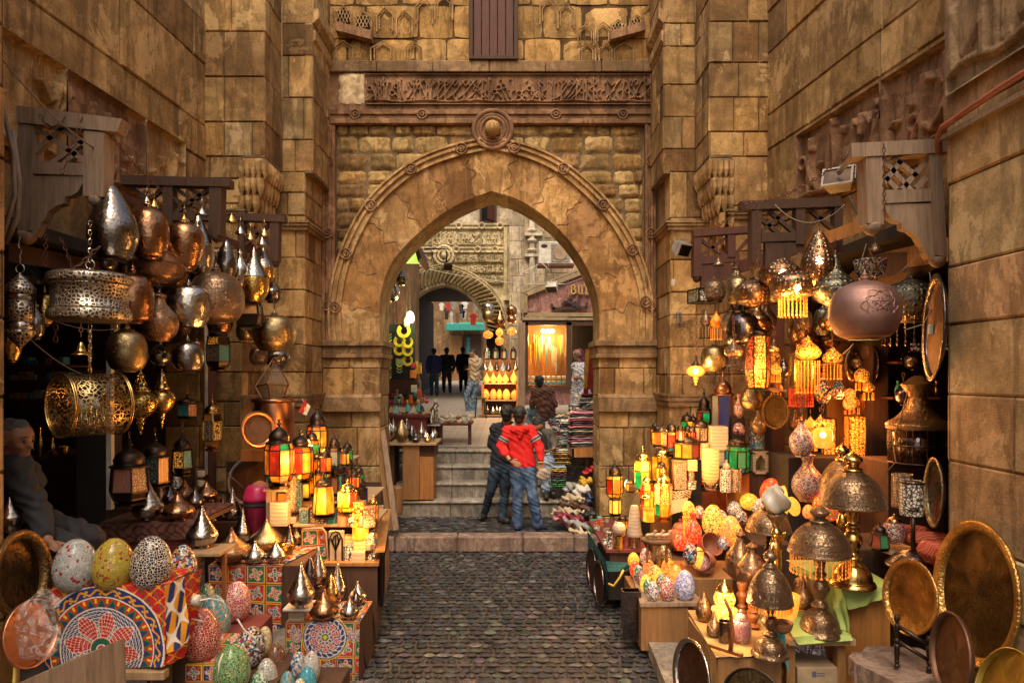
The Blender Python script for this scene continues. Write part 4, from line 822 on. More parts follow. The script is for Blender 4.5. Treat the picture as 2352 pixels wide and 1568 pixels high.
mb=MB();mb.box((-42*s,-.02,-.05),(42*s,.5,-.005));mb.build('bracket','rust',ac)
pa=eM('covered_passage',(0,ZB,0));meta(pa,'dark covered passage with green louvred door behind the far arch','passage')
def pp(o):o.parent=pa;o.location=(0,-ZB,0);return o
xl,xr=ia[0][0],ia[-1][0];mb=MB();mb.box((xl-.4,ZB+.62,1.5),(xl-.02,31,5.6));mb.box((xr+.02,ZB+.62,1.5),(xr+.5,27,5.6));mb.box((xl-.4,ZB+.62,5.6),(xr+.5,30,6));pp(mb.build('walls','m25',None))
mb=MB();y0=24;
for k in range(14):mb.box((xl-.01,y0+.1,2.3+k*.14),(xl+.05,y0+1.5,2.3+k*.14+.09))
mb.box((xl-.01,y0,1.7),(xl+.03,y0+.1,4.4));mb.box((xl-.01,y0+1.5,1.7),(xl+.03,y0+1.6,4.4));pmt('green_paint',(.03,.055,.03),.6);pp(mb.build('louvred_door','green_paint',None))
fs=eM('shopfront',(0,36,0));meta(fs,'distant shopfront with teal awning seen through the dark passage','shop')
def fq(o):o.parent=fs;o.location=(0,-36,0);return o
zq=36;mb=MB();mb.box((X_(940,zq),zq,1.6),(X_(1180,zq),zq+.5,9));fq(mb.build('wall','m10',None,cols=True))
pmt('teal_cloth',(.03,.30,.26),.7);a,b=B_(1025,758,zq-.6),B_(1112,745,zq-.6);mb=MB();mb.poly([(a[0],zq-.9,a[2]),(b[0],zq-.9,a[2]),(b[0],zq-.1,b[2]+.15),(a[0],zq-.1,b[2]+.15)],(0,0,-1),.04);mb.box((a[0],zq-.92,a[2]-.02),(b[0],zq-.88,b[2]));fq(mb.build('awning','teal_cloth',None))
for xa,xb,ya,yb,m in((1032,1062,770,880,'m20'),(1066,1106,768,880,'md'),(1072,1080,775,850,'pane_teal')):
 a,b=B_(xa,yb,zq),B_(xb,ya,zq);mb=MB();mb.box((a[0],zq-.1-(.03 if m=='pane_teal' else 0),a[2]),(b[0],zq-.005,b[2]));fq(mb.build('display_panel',m,None))
pmt('fab_white',(.62,.6,.55),.8);pmt('fab_red',(.45,.02,.02),.8);pmt('fab_black',(.03,.025,.03),.8);pmt('fab_grey',(.22,.22,.21),.8);pmt('fab_brown',(.2,.11,.06),.8)
random.seed(31)
cl=['fab_white','fab_red','fab_grey','fab_black','fab_white','fab_brown','fab_grey']
nms={'fab_white':'white','fab_red':'red','fab_grey':'grey','fab_black':'black','fab_brown':'brown'}
k=0
for row,y in enumerate((700,722)):
 for i in range(7):
  x=1020+i*13+ru(-6,6);m=cl[(i+row*3)%7];hh=ru(16,30);mb=MB();s=33/F;ww=ru(2.5,6)*s
  mb.poly([(-ww,0,0),(ww,0,0),(ww*1.1,0,hh*s*.6),(ww*1.8,0,hh*s*.75),(ww*.5,0,hh*s),(-ww*.5,0,hh*s),(-ww*1.8,0,hh*s*.75),(-ww*1.1,0,hh*s*.6)],(0,1,0),.06);o=mb.build('hanging_garment',m,loc=P(x,y+hh*ru(.3,.9),33+row*.5))
  meta(o,'small garment hanging in the lit street beyond the dark passage','garment','garments hung beyond the passage')
sp=eM('corner_shop',(0,16,0));meta(sp,'small shop with red marble gable sign and lit necklace window','shop')
def sq(o):o.parent=sp;o.location=(o.location.x,o.location.y-16,o.location.z);return o
Zs=16.;
def S_p(x,y,Z=Zs):return Vc((X_(x,Z),Z,Z_(y,Z)))
mb=MB();mb.poly([S_p(1206,722),S_p(1206,682),S_p(1212,676),S_p(1400,600),S_p(1480,600),S_p(1480,722)],(0,1,0),.4);sq(mb.build('sign_panel','marble_red',None))
mb=MB()
def fbar(a,b,w,dp=.12):mb.bar(a+Vc((0,-.03,0)),b+Vc((0,-.03,0)),dp,w)
pmt('moulding_tan',(.34,.25,.14),.6)
for o_,w_ in((0,.05),(.075,.035),(.12,.05)):
 fbar(S_p(1197,735)+Vc((o_,0,o_)),S_p(1197,672)+Vc((o_,0,-o_*.3)),w_);fbar(S_p(1197,672)+Vc((o_,0,-o_*.6)),S_p(1400,592)+Vc((0,0,-o_)),w_);fbar(S_p(1197,733)+Vc((0,0,o_)),S_p(1480,733)+Vc((0,0,o_)),w_)
sq(mb.build('sign_moulding','moulding_tan',None))
pmt('letter_gold',(.60,.38,.12),.45)
def letters(pl,x,y,h,Z,dep=.06,sc=1.):
 s=Z/F;mb=MB()
 for pts,w in pl:
  L=[P(x+a*h,y-b*h,Z)for a,b in pts]
  for p,q in zip(L[:-1],L[1:]):mb.bar(p,q,dep,w*h*s)
 return mb
BL=[([(.02,.0),(.12,.06),(.14,.95),(.02,.86)],.13),([(.14,.93),(.4,1.0),(.5,.86),(.46,.62),(.16,.54)],.12),([(.16,.54),(.5,.5),(.58,.24),(.42,.05),(.0,.0)],.14),([(-.12,.02),(.1,-.05)],.09)]
UL=[([(.0,.92),(.1,.85),(.1,.15),(.22,.0),(.46,.1)],.14),([(.36,1.),(.46,.88),(.46,.1),(.58,.0)],.14)]
DL=[([(.05,.9),(.16,.84),(.16,.08)],.14),([(.0,.98),(.4,.96),(.62,.7),(.6,.28),(.4,.02),(.02,.04)],.13),([(-.1,.95),(.1,1.02)],.09)]
for L,dx in((BL,0),(UL,.80),(DL,1.56)):q=letters([([(a+dx,b)for a,b in p],w)for p,w in L],1310,675,21,Zs-.06);sq(q.build('sign_letter','letter_gold',None))
pmt('letter_dark',(.05,.03,.03),.5);q=letters([([(.0,.12),(.12,.02),(.9,.06),(1.75,.06)],.22),([(1.75,.06),(1.75,.5),(1.66,.62)],.2),([(.75,.12),(.78,.5),(1.0,.62),(1.5,.42),(1.62,.1)],.17),([(1.1,.78),(1.5,.86)],.14),([(1.95,.1),(2.0,.9)],.18),([(2.0,.12),(2.55,.10),(2.6,.5)],.2),([(-.12,.42),(.0,.12),(.1,-.06)],.18)],1270,710,30,Zs-.06);sq(q.build('sign_script','letter_dark',None))
mb=MB();mb.poly([S_p(1205,930,16),S_p(1480,930,16),S_p(1480,893,16),S_p(1205,893,16)],(0,1,0),.5);sq(mb.build('marble_base','marble_red',None))
mb=MB();mb.box(S_p(1205,893)+Vc((0,-.08,-.0)),S_p(1480,885)+Vc((0,.3,0)));
for x in(1207,1306):a=S_p(x,885);mb.box(a+Vc((-.06,-.06,0)),a+Vc((.06,.12,Z_(740,Zs)-Z_(885,Zs))))
mb.box(S_p(1200,747)+Vc((0,-.06,0)),S_p(1480,734)+Vc((0,.12,0)));mb.box(S_p(1380,885)+Vc((0,0,0)),S_p(1480,740)+Vc((0,.3,0)));sq(mb.build('shop_frame','md',None))
mb=MB();a,b=S_p(1190,1000,16.1),S_p(1206,742,16.1);mb.box((a.x,15.9,fz(16)),(b.x,16.3,b.z));sq(mb.build('timber_post','m32',None))
mb=MB();a,b=S_p(1208,886),S_p(1306,746);mb.box((a.x,16.9,a.z-.1),(b.x+.2,17,b.z+.2));mb.box((a.x,16.1,a.z-.12),(b.x,16.9,a.z-.06));sq(mb.build('display_back','m19',None))
mb=MB();mb.box((b.x+.12,16.5,1.3),(b.x+3,17.5,4.6));sq(mb.build('shop_interior','m25',None))
for i,(x,c)in enumerate(((1247,0),(1258,0),(1269,0))):
 mb=MB();mb.ball((0,0,0),.055,10);o=mb.build('ceiling_bulb','bulb_white',None,True,loc=P(x,760,16.5));o['label']='lit bulb';o.parent=sp;o.location=o.location-Vc((0,16,0))
l=blt(1258,775,16.4,60,(1,.6,.22),.15)
random.seed(8)
cols_n=[('amber',(.8,.33,.03)),('yellow',(.8,.52,.05)),('red',(.6,.05,.02)),('turquoise',(.08,.35,.33)),('orange',(.85,.22,.02)),('bone',(.6,.48,.3))]
for n_c,c in cols_n:pmt('bead_'+n_c,c,.35)
for i in range(26):
 n_c=random.choice(cols_n)[0];x=1212+i*3.6+ru(-1,1);L=ru(25,75);mb=MB();s=16.5/F;w=ru(.8,1.6)*s;y=ru(765,800)
 mb.tube([(-w,0,0),(-w*1.2,0,-L*s*.6),(0,0,-L*s),(w*1.2,0,-L*s*.6),(w,0,0)],.012,4);o=mb.build('bead_necklace','bead_'+n_c,loc=P(x,y,16.45+ru(0,.3)));meta(o,'bead necklace hanging in the lit shop window','necklace','necklaces hanging in the lit window')
for i in range(16):
 x=1212+(i%8)*12;y=870 if i<8 else 882;mb=MB();s=16/F;mb.box((-4.6*s,0,0),(4.6*s,.12,7*s),.01);o=mb.build('jewellery_tray',['bead_bone','bead_turquoise'][i//8],loc=P(x,y,16.12+(0 if i>7 else .15)));meta(o,f"{['pale', 'turquoise'][i//8]} jewellery tray on the lit window ledge",'tray',f"{['pale', 'turquoise'][i//8]} jewellery trays in the window")
def cB(pts,r,mat,label,cat='cable',name='cable',group=None):
 mb=MB();mb.tube(pts,r,5);o=mb.build(name,mat,smooth=True);meta(o,label,cat,group);return o
cB(sag(P(985,618,13),P(1300,652,15.5),.1,20),.009,'m1c','long white cable slung across the court in front of the script wall')
cB(sag(P(1300,652,15.5),P(1395,612,12),.02,8),.009,'m1c','white cable running up along the gable of the marble sign')
cB([P(975,571,12),P(1023,572,12),P(1026,580,12),P(1025,603,12)],.012,'iron','thin angled iron arm carrying the small court floodlight','bracket','iron_bracket')
for i,pts in enumerate((((1222,500),(1250,530),(1290,560)),((1232,495),(1262,520),(1268,552)),((1175,650),(1200,625),(1235,608)),((1240,600),(1262,620),(1258,600)))):
 cB([P(a,b,18.8)for a,b in pts],.011,'m1c',['pale cable drooping above the air conditioner','second loose cable beside the air conditioner','pale cable curving down to the gable sign','short loop of cable under the air conditioner'][i])
def flood(x,y,w,Z,label,tilt=0.,yaw=0.,mat='m3c'):
 root=eM('floodlight',P(x,y,Z),(rd(tilt),0,rd(yaw)));meta(root,label,'floodlight');R=w*Z/F/2;mb=MB()
 mb.add([(-R,-R*.5,-R*.7),(R,-R*.5,-R*.7),(R,-R*.5,R*.7),(-R,-R*.5,R*.7),(-R*.7,R*.9,-R*.4),(R*.7,R*.9,-R*.4),(R*.7,R*.9,R*.4),(-R*.7,R*.9,R*.4)],[(4,5,6,7),(0,4,7,3),(1,2,6,5),(0,1,5,4),(3,7,6,2)])
 for i in range(6):t=-.8+i*.32;mb.box((R*t,-R*.45,R*.42),(R*t+R*.09,R*.85,R*.74))
 mb.build('housing',mat,root);mb=MB()
 for a,b in(((-1.06,-.78),(1.06,-.64)),((-1.06,.64),(1.06,.78)),((-1.06,-.64),(-.92,.64)),((.92,-.64),(1.06,.64))):mb.box((R*a[0],-R*.62,R*a[1]),(R*b[0],-R*.48,R*b[1]))
 mb.build('bezel',mat,root);mb=MB();mb.box((-R*.92,-R*.52,-R*.64),(R*.92,-R*.49,R*.64));mb.build('glass','me',root)
 mb=MB();mb.tube([(-R*1.1,0,0),(-R*1.1,0,R*1.2),(R*1.1,0,R*1.2),(R*1.1,0,0)],R*.06,5);mb.build('yoke',mat,root);return root
flood(1028,612,18,12,'small dark floodlight hanging on an iron arm in the court',40,20,'iron');flood(1268,660,26,15,'pale blue-white floodlight clipped to the gable of the marble shop sign',50,-20,'m1c')
cn=eM('stall_canopy',P(940,600,12.2));meta(cn,'small brown stall roof with a green lit panel under it','canopy');s=12.2/F
emis('green_light',(.45,.75,.08),.7);mb=MB();mb.poly([(-24*s,0,-4*s),(26*s,0,-5*s),(26*s,.1,22*s),(-5*s,.1,26*s)],(0,1,0),.04);mb.build('lit_panel','green_light',cn)
mb=MB();mb.poly([(12*s,-.3,42*s),(20*s,-.3,40*s),(33*s,-.3,2*s),(25*s,-.3,-6*s)],(0,1,0),1.2);mb.build('roof_board','wood_red',cn)
o=wA('egg',942,714,742,20,12.6,'bulb_white','bare round lit bulb hanging over the necklace stall','bulb',name='hanging_bulb',chain=110,wire=True,chain_mat='cable');blt(950,728,12.2,18,(.85,1.,.35),.08)
wA('egg',934,726,752,16,12.5,'bulb_off','unlit pale bulb hanging beside the lit one over the necklaces','bulb',name='hanging_bulb',chain=60,wire=True,chain_mat='cable')
for i,(x,yt,yb,w,m,L)in enumerate(((922,614,655,26,'mb','topmost curved silver lamp in the bunch inside the arch'),(903,640,682,30,'silver','middle silver lamp of the bunch hanging inside the arch'),(890,664,698,28,'copper','lowest copper-tinted lamp of the bunch hanging inside the arch'),(914,660,682,34,'silver','wide silver lamp at the front of the bunch inside the arch'))):
 wA('onion_cone',x,yt,yb,w,11.3+i*.15,m,L,group=None,chain=20,tilt=(0,-30,25,-55)[i])
for a in(('globe',1121,690,722,29,16,'silver','upper silver globe in the column of lamps beside the shop post'),('globe',1122,706,738,28,15.8,'mc','lit gold globe below the silver one beside the shop post'),('onion_cone',1148,712,753,25,15.5,'copper','dark copper pointed lamp hanging between the two columns of globes'),('globe',1175,696,727,25,15.5,'copper','copper globe hanging closest to the marble sign'),('globe',1175,722,743,21,15.3,'copper','smaller copper globe under the one closest to the marble sign')):
 wA(*a,chain=18)
for a in(('squat',1121,757,777,23,15.5,'e_fire','red and orange mosaic globe hanging under the silver globes'),('squat',1175,750,769,22,15.2,'e_fire','red mosaic globe hanging under the copper globes'),('squat',1147,752,772,17,15.2,'e_yellow','small yellow mosaic globe above the tiered one'),('squat',1147,770,793,19,15.1,'e_fire','tiered orange mosaic globe at the bottom of the middle cord')):
 wA(*a,chain=6,name='mosaic_globe')
rk=eM('lamp_rack',P(1149,954,17.3));meta(rk,'orange wooden rack of lit lamps in the court','rack');s=17.3/F;W=39*s
emis('rack_glow',(.9,.3,.03),.5)
for nm,z0,z1 in(('shelf',0,3),('shelf',34,37),('shelf',72,75)):mb=MB();mb.box((-W,-.3,z0*s),(W,.35,z1*s),.005);mb.build(nm,'m21',rk)
mb=MB();mb.box((-W,.36,0),(W,.40,130*s));mb.build('back_board','m19',rk)
for sx in(-1,1):mb=MB();mb.box((sx*W-.03,-.3,0),(sx*W+.03,.35,75*s));mb.build('side','m19',rk)
for i,x in enumerate((1118,1133,1147,1161,1180)):wA('onion',x,854-(6 if i==4 else 0),879,15,17.1,'e_yellow',f"{['first', 'second', 'middle', 'fourth', 'largest'][i]} glowing onion lamp on the rack's top shelf",group='glowing onion lamps on the rack')
for i,(x,w,m)in enumerate(((1115,18,'e_fire'),(1133,16,'e_orange'),(1147,12,'m2e'),(1163,17,'e_yellow'),(1182,17,'e_fire'))):wA('egg' if i<4 else'squat',x,893,917,w,17.1,m,f"{['red-banded egg lamp at the post end', 'plain orange egg lamp', 'slim speckled egg lamp', 'bright yellow egg lamp', 'round orange globe lamp'][i]} on the rack's middle shelf",group='glowing egg lamps on the rack',name='egg_lamp')
for i,(x,m)in enumerate(((1119,'m4'),(1132,'silver'),(1141,'mb'),(1149,'silver'),(1159,'mc'))):wA('onion',x,926+(i%2)*4,951,15,17.1,m,f"{['darkest', 'first bright silver', 'blue-grey', 'second bright silver', 'gold'][i]} unlit onion lamp on the rack's bottom shelf",group='unlit onion lamps on the rack')
for i,x in enumerate((1118,1138,1157,1179)):ltn(x,793,826,14,17.3,f"{['slim pale', 'dark teal-glazed', 'dark brown', 'tallest dark'][i]} lantern standing on top of the rack",[(1,['pane_teal','pane_red','pane_grey'])],parts=False,group='lanterns on top of the rack',frame='iron' if i else'silver')
for i,(x,m)in enumerate(((1114,'silver'),(1126,'m17'),(1141,'m4'),(1155,'m_blue_strip'),(1168,'m4'),(1184,'silver'))):wA('cone',x,828,853,13,17.2,m,f"{['silver cone at the end', 'black and white mosaic cone', 'dark metal cone', 'blue mosaic cone', 'second dark metal cone', 'bright silver cone beside the post'][i]} in the rack's middle row",group='cone lamps in the rack')
blt(1149,862,16.6,30,r=.1)
mb=MB();s=16.9/F
st=eM('green_stool',P(1104,962,16.9));meta(st,'thin green metal stool beside the lamp rack','stool')
for sx,sy in((-1,-1),(1,-1),(1,1),(-1,1)):mb=MB();mb.bar((sx*.14,sy*.14,0),(sx*.1,sy*.1,.5),.02);mb.build('leg','green_paint',st)
mb=MB();mb.lathe([(.001,.5),(.16,.5),(.16,.53),(.001,.54)],16);mb.build('seat','green_paint',st)
pmt('velvet',(.02,.02,.03),.9);pmt('gold_paint',(.72,.50,.05),.35)
bd=eM('necklace_board',P(912,872,12.6));meta(bd,'black board hung with yellow Egyptian collar necklaces','display board');s=12.6/F
mb=MB();mb.box((-38*s,.05,0),(40*s,.12,128*s));mb.build('board','velvet',bd)
k=0
for(x,y,r)in((928,760,14),(917,784,11),(937,786,11),(917,804,10.5),(937,805,11),(937,828,10.5)):
 mb=MB();s=12.5/F
 for q,rr in enumerate((.6,.72,.84,.96,1.08)):mb.tube([(r*s*rr*sin(a),-.01*q,r*s*rr*1.05*-cos(a))for a in np.linspace(-2.5,2.5,20)],r*s*.06,5,mi=q%2)
 o=mb.build('collar_necklace',['gold_paint','bead_yellow'],loc=P(x,y,12.5));meta(o,['largest yellow collar necklace, at the top of the board','yellow collar with turquoise beads in the second row','plain yellow collar in the second row','yellow collar in the third row beside the chains','yellow collar in the third row at the board edge','lowest round yellow collar on the board'][k],'necklace','yellow collar necklaces on the black board');k+=1
pmt('bead_gold',(.55,.33,.06),.3,.6)
for c,(x,yt,yb,w)in enumerate(((893,765,872,12),(918,822,860,11),(880,765,860,10))):
 mb=MB();s=12.5/F;n=int((yb-yt)/7)
 for j in range(n):mb.tube([(w*s*.5*sin(a),-.01-.004*j%.03,-j*7*s-w*s*.55*(1-cos(a*1.0))*.0-w*s*.5*cos(a))for a in np.linspace(-1.5,1.5,9)],.014,4,mi=j%3)
 o=mb.build('chain_necklaces' if False else'necklace_strand',['bead_gold','bead_turquoise','gold_paint'],loc=P(x,yt,12.5));meta(o,['long strand of overlapping gold and blue crescents on the board','short strand of dark crescents below the collars','strand of crescents at the arch edge of the board'][c],'necklace')
GOODC=[('card','brown'),('paper_white','white'),('bead_yellow','yellow'),('leather','tan leather'),('bead_orange','orange'),('bead_turquoise','turquoise'),('fab_black','black'),('bead_bone','cream'),('bead_red','red'),('plastic_pink','pink')]
stall=eM('souvenir_stall',P(935,960,13));meta(stall,'stepped souvenir stall draped in red cloth below the necklace board','stall');s=13/F
pmt('m38',(.16,.03,.03),.85);mb=MB();mb.box((-62*s,-.3,-30*s),(20*s,.5,30*s));mb.build('lower_shelf','m38',stall);mb=MB();mb.box((-62*s,.5,-30*s),(15*s,1.1,88*s));mb.build('upper_shelf','md',stall)
random.seed(77);k=0
for row,(y,x0_,x1_,Zr)in enumerate(((890,884,962,13.55),(872,890,958,13.9),(912,884,972,13.1),(926,880,975,12.75),(858,940,962,13.6),(842,930,962,13.7))):
 x=x0_
 while x<x1_:
  w=ru(5,11);h=ru(8,20);m,nm=random.choice(GOODC);t=random.random();L=f"small {nm} souvenir crowded on the stall below the necklaces"
  if t<.5:bxw(x+w/2,y-h,y,w*.92,Zr,m,L,'souvenir','souvenir_box',rot=ru(-.4,.4),group=f'{nm} souvenirs on the stepped stall',depth=w*Zr/F*.6)
  elif t<.8:wA(random.choice(['cup','vase','jar']),x+w/2,y-h,y,w,Zr,m,L,'souvenir',f'{nm} souvenirs on the stepped stall',name='souvenir_figure',n=12,sub=3)
  else:wA('bowl',x+w/2,y-h*.5,y,w,Zr,m,L,'souvenir',f'{nm} souvenirs on the stepped stall',name='souvenir_bowl',n=12,sub=3)
  x+=w
for i,(x,y,w,h,m,nm)in enumerate(((949,868,15,18,'bead_orange','orange and red'),(951,900,14,16,'paper_white','pinkish white'),(920,838,22,14,'paper_white','white'),(950,845,12,12,'plastic_pink','pink'))):
 bxw(x,y-h,y,w,12.55,m,f'{nm} paper card pinned up on the souvenir stall','card','paper_card',depth=.01,rot=.1)
ty=eM('display_table',P(940,952,11.9));meta(ty,'red draped table of little pyramids behind the silver lamps','table');s=11.9/F;mb=MB();mb.box((-48*s,-.15,-.04),(48*s,.45,0));mb.build('tabletop','m38',ty);mb=MB();mb.box((-40*s,-.1,-.55),(40*s,.4,-.04));mb.build('skirt','m38',ty)
for i in range(14):
 x=898+i*6.4;m,nm=[('bone','cream'),('card','brown'),('bead_turquoise','turquoise'),('m4','dark')][i%4];mb=MB();h=ru(.1,.15);mb.lathe([(.09,0),(.001,h)],4,phase=pi/4);o=mb.build('model_pyramid',m,loc=P(x,951-ru(0,8),11.9),rot=(0,0,ru(0,1)));meta(o,f'{nm} model pyramid on the red draped table','souvenir',f'{nm} model pyramids on the red table')
pt_=eM('lamp_table',P(955,1147,10.62));meta(pt_,'brown plywood fronted table of silver lamps beside the steps','table');s=10.62/F
mb=MB();mb.box((-62*s,-.05,125*s),(48*s,.75,131*s),.005);mb.build('tabletop','m21',pt_);mb=MB();mb.box((-30*s,0,0),(8*s,.6,124*s));mb.build('front_panel','m20',pt_);mb=MB();mb.box((8.6*s,.02,0),(40*s,.6,98*s));mb.build('front_panel','m19',pt_)
mb=MB();mb.box((8.6*s,.06,98*s),(42*s,.6,125*s));mb.box((-62*s,.1,0),(-52*s,.6,124*s));mb.build('frame','md',pt_)
for i,(k,x,yt,yb,w,Z,m,L)in enumerate((('onion',893,957,1008,27,10.75,'silver','round silver lamp at the arch end of the plywood table'),('teardrop',922,962,1013,31,10.62,'mc','tall pale gold teardrop lamp in the middle of the plywood table'),('cone',903,960,1000,18,11.,'silver','slim silver lamp behind the round one on the plywood table'),('teardrop',946,975,1012,20,10.8,'m4','black teardrop lamp on the plywood table'),('onion',955,994,1015,24,10.62,'m4','squat black onion lamp on the plywood table'),('cone',968,968,1004,17,10.95,'silver','silver cone lamp behind the black onion'),('onion',978,985,1012,17,10.8,'silver','small silver onion on the plywood table'),('onion',982,995,1018,16,10.62,'brass','small gold onion at the front edge of the plywood table'),('onion',994,984,1012,15,10.75,'silver','last silver onion at the steps end of the plywood table'),('cone',884,958,996,16,11.1,'silver','silver cone lamp half hidden by the arch jamb'),('onion',999,982,1003,13,11.05,'mc','small gold onion at the far corner of the plywood table'),('teardrop',934,960,998,16,11.1,'mb','narrow grey lamp behind the pale gold teardrop'))):
 wA(k,x,yt,yb,w,Z,m,L)
ct=eM('low_table',P(1035,1020,12.3));meta(ct,'low red table with patterned cloth and shells at the top of the steps','table');s=12.3/F
mb=MB();mb.box((-55*s,-.1,44*s),(48*s,.7,48*s));mb.build('tabletop','m38',ct)
for sx in(-52,-22,44):mb=MB();mb.box((sx*s-.03,-.05,0),(sx*s+.03,.02,44*s));mb.build('leg','wood_red',ct)
mb=MB();mb.box((-54*s,-.06,0),(-26*s,-.03,44*s));fret('lattice_red',(.14,.02,.02),(.01,.005,.005),9,.12,metal_=0);mb.build('lattice_panel','lattice_red',ct)
cat=eM('cat_statue',P(992,974,12.1));meta(cat,'seated silver cat statue with a broad hat','statue');s=12.1/F
def caps_mesh(caps):
 V=[];Fc=[]
 for c in caps:
  a,b=Vc(c[0]),Vc(c[1]);r0,r1=c[2],c[3];fl=c[4]if len(c)>4 else 1.
  d=b-a;L=d.length
  if L<1e-5:d=Vc((0,0,1));L=1e-4
  d.normalize();u=Vc((1,0,0))if abs(d.x)<.85 else Vc((0,0,1));u=(u-d*u.dot(d)).normalized();w=d.cross(u);n=14;k=len(V)
  rings=[(a-d*r0*cos(t),r0*sin(t))for t in(.12,.6,1.1,pi/2)]+[(b+d*r1*sin(t),r1*cos(t))for t in(0,.5,1.,1.45)]
  for p,r in rings:V+=[tuple(p+u*cos(2*pi*j/n)*r+w*sin(2*pi*j/n)*r*fl)for j in range(n)]
  m=len(rings);Fc+=[(k+i*n+j,k+i*n+(j+1)%n,k+(i+1)*n+(j+1)%n,k+(i+1)*n+j)for i in range(m-1)for j in range(n)]
  Fc+=[tuple(k+j for j in range(n))[::-1],tuple(k+(m-1)*n+j for j in range(n))]
 return V,Fc
def bO(name,caps,vox,mat,parent=None,it=4,fac=.6,wr=0.,cols=None):
 V,Fc=caps_mesh(caps);me=bpy.data.meshes.new(name+'_t');me.from_pydata(V,[],Fc);o=bpy.data.objects.new(name,me);COL.objects.link(o)
 m=o.modifiers.new('r','REMESH');m.mode='VOXEL';m.voxel_size=vox;s=o.modifiers.new('s','SMOOTH');s.factor=fac;s.iterations=it
 dg=bpy.context.evaluated_depsgraph_get();nm=bpy.data.meshes.new_from_object(o.evaluated_get(dg));o.modifiers.clear();o.data=nm;nm.name=name;bpy.data.meshes.remove(me)
 nm.materials.clear();nm.materials.append(M(mat));n=len(nm.vertices)
 nm.polygons.foreach_set('use_smooth',[True]*len(nm.polygons))
 if wr:
  co_=np.empty(n*3);nm.vertices.foreach_get('co',co_);no=np.empty(n*3);nm.vertices.foreach_get('normal',no);co_=co_.reshape(-1,3);no=no.reshape(-1,3)
  x,y,z=co_.T;h=np.sin(z*38+6*np.sin(x*9+y*7)+x*20)*np.sin(x*14-z*11+y*9)+.5*np.sin(z*70+x*50+4*np.sin(z*12))
  co_+=no*(h*wr*1.8)[:,None];nm.vertices.foreach_set('co',co_.ravel());nm.update()
 if parent:o.parent=parent;o.location=-parent.location
 return o
pmt('skin',(.36,.19,.11),.55,bump=.05,var=.15);pmt('skin_fair',(.22,.105,.06),.55,bump=.05,var=.15);pmt('m3e',(.012,.009,.008),.5,bumpsc=160,bump=.6);pmt('hair_grey',(.085,.072,.06),.7,bumpsc=160,bump=.5)
pmt('hoodie_red',(.62,.012,.012),.8,bumpsc=60,bump=.25,var=.12);pmt('m41',(.010,.013,.022),.85,bumpsc=90,bump=.4);pmt('grey_knit',(.10,.09,.075),.85,bumpsc=60,bump=.4);pmt('lining_grey',(.30,.29,.29),.85);pmt('m40',(.02,.03,.07),.8);pmt('shirt_dark',(.02,.02,.02),.8)
pmt('jacket_brown',(.13,.048,.032),.6,bumpsc=25,bump=.5);pmt('vest_beige',(.42,.31,.20),.7,bumpsc=20,bump=.5);pmt('sweater_blue',(.07,.09,.13),.85);pmt('m3f',(.025,.022,.02),.55);pmt('shoe_green',(.02,.20,.16),.5);pmt('coat_black',(.008,.007,.008),.85);pmt('jacket_blue',(.015,.02,.09),.8);pmt('coat_grey',(.013,.013,.016),.85)
pmt('scarf_maroon',(.10,.015,.03),.85,bumpsc=40,bump=.5);pmt('cap_beige',(.38,.31,.25),.8);pmt('trousers_dark',(.02,.018,.022),.85)
def jeans(name,c,fade):
 t=NT(name);v=t.obj();a=t.noise(v,7,4,.6);w=t.noise(v,160,2);t.set(color=t.mix(t.ramp(a,[(.45,0.),(.7,1.)]),c,fade),rough=.85);t.bump(t.math('ADD',t.noise(v,22,4),t.math('MULTIPLY',w,.3)),.5,.012);MAT[name]=t.m
jeans('jeans_blue',(.035,.075,.17),(.13,.22,.36));jeans('jeans_dark',(.010,.025,.05),(.035,.07,.11));jeans('m37',(.22,.30,.42),(.42,.50,.60));jeans('jeans_mid',(.08,.15,.24),(.3,.4,.5))
t=NT('dress_print');v=t.obj();a=t.vor(v,26);t.set(color=t.ramp(a,[(.3,(.05,.07,.16)),(.4,(.5,.5,.55))],'CONSTANT'),rough=.85);MAT['dress_print']=t.m
def hand(caps,wrist,tip,s=1.,curl=.3,side=1,palmn=(0,-1,0)):
 w,t_=Vc(wrist),Vc(tip);d=(t_-w).normalized();n=Vc(palmn);sd=d.cross(n).normalized()*side;n=sd.cross(d).normalized()*-side
 pl=.088*s;k=w+d*pl;caps.append((w,w+d*pl*.8,.022*s,.030*s,.55));
 for i,L in enumerate((.068,.078,.072,.056)):
  o=sd*(.030-.020*i)*s;b=k+o*1.0-d*.006;m1=b+(d*(1-curl*.3)+n*curl*.6).normalized()*L*.5*s;m2=m1+(d*(1-curl)+n*curl*1.2).normalized()*L*.5*s
  caps.append((b-d*.02,m1,.0098*s,.0092*s));caps.append((m1,m2,.0092*s,.0078*s))
 tb=w+d*pl*.3+sd*.022*s;m1=tb+(d*.6+sd*.75+n*.2).normalized()*.040*s;caps.append((tb,m1,.012*s,.0105*s));caps.append((m1,m1+(d*.95+sd*.2+n*.3).normalized()*.032*s,.0105*s,.009*s))
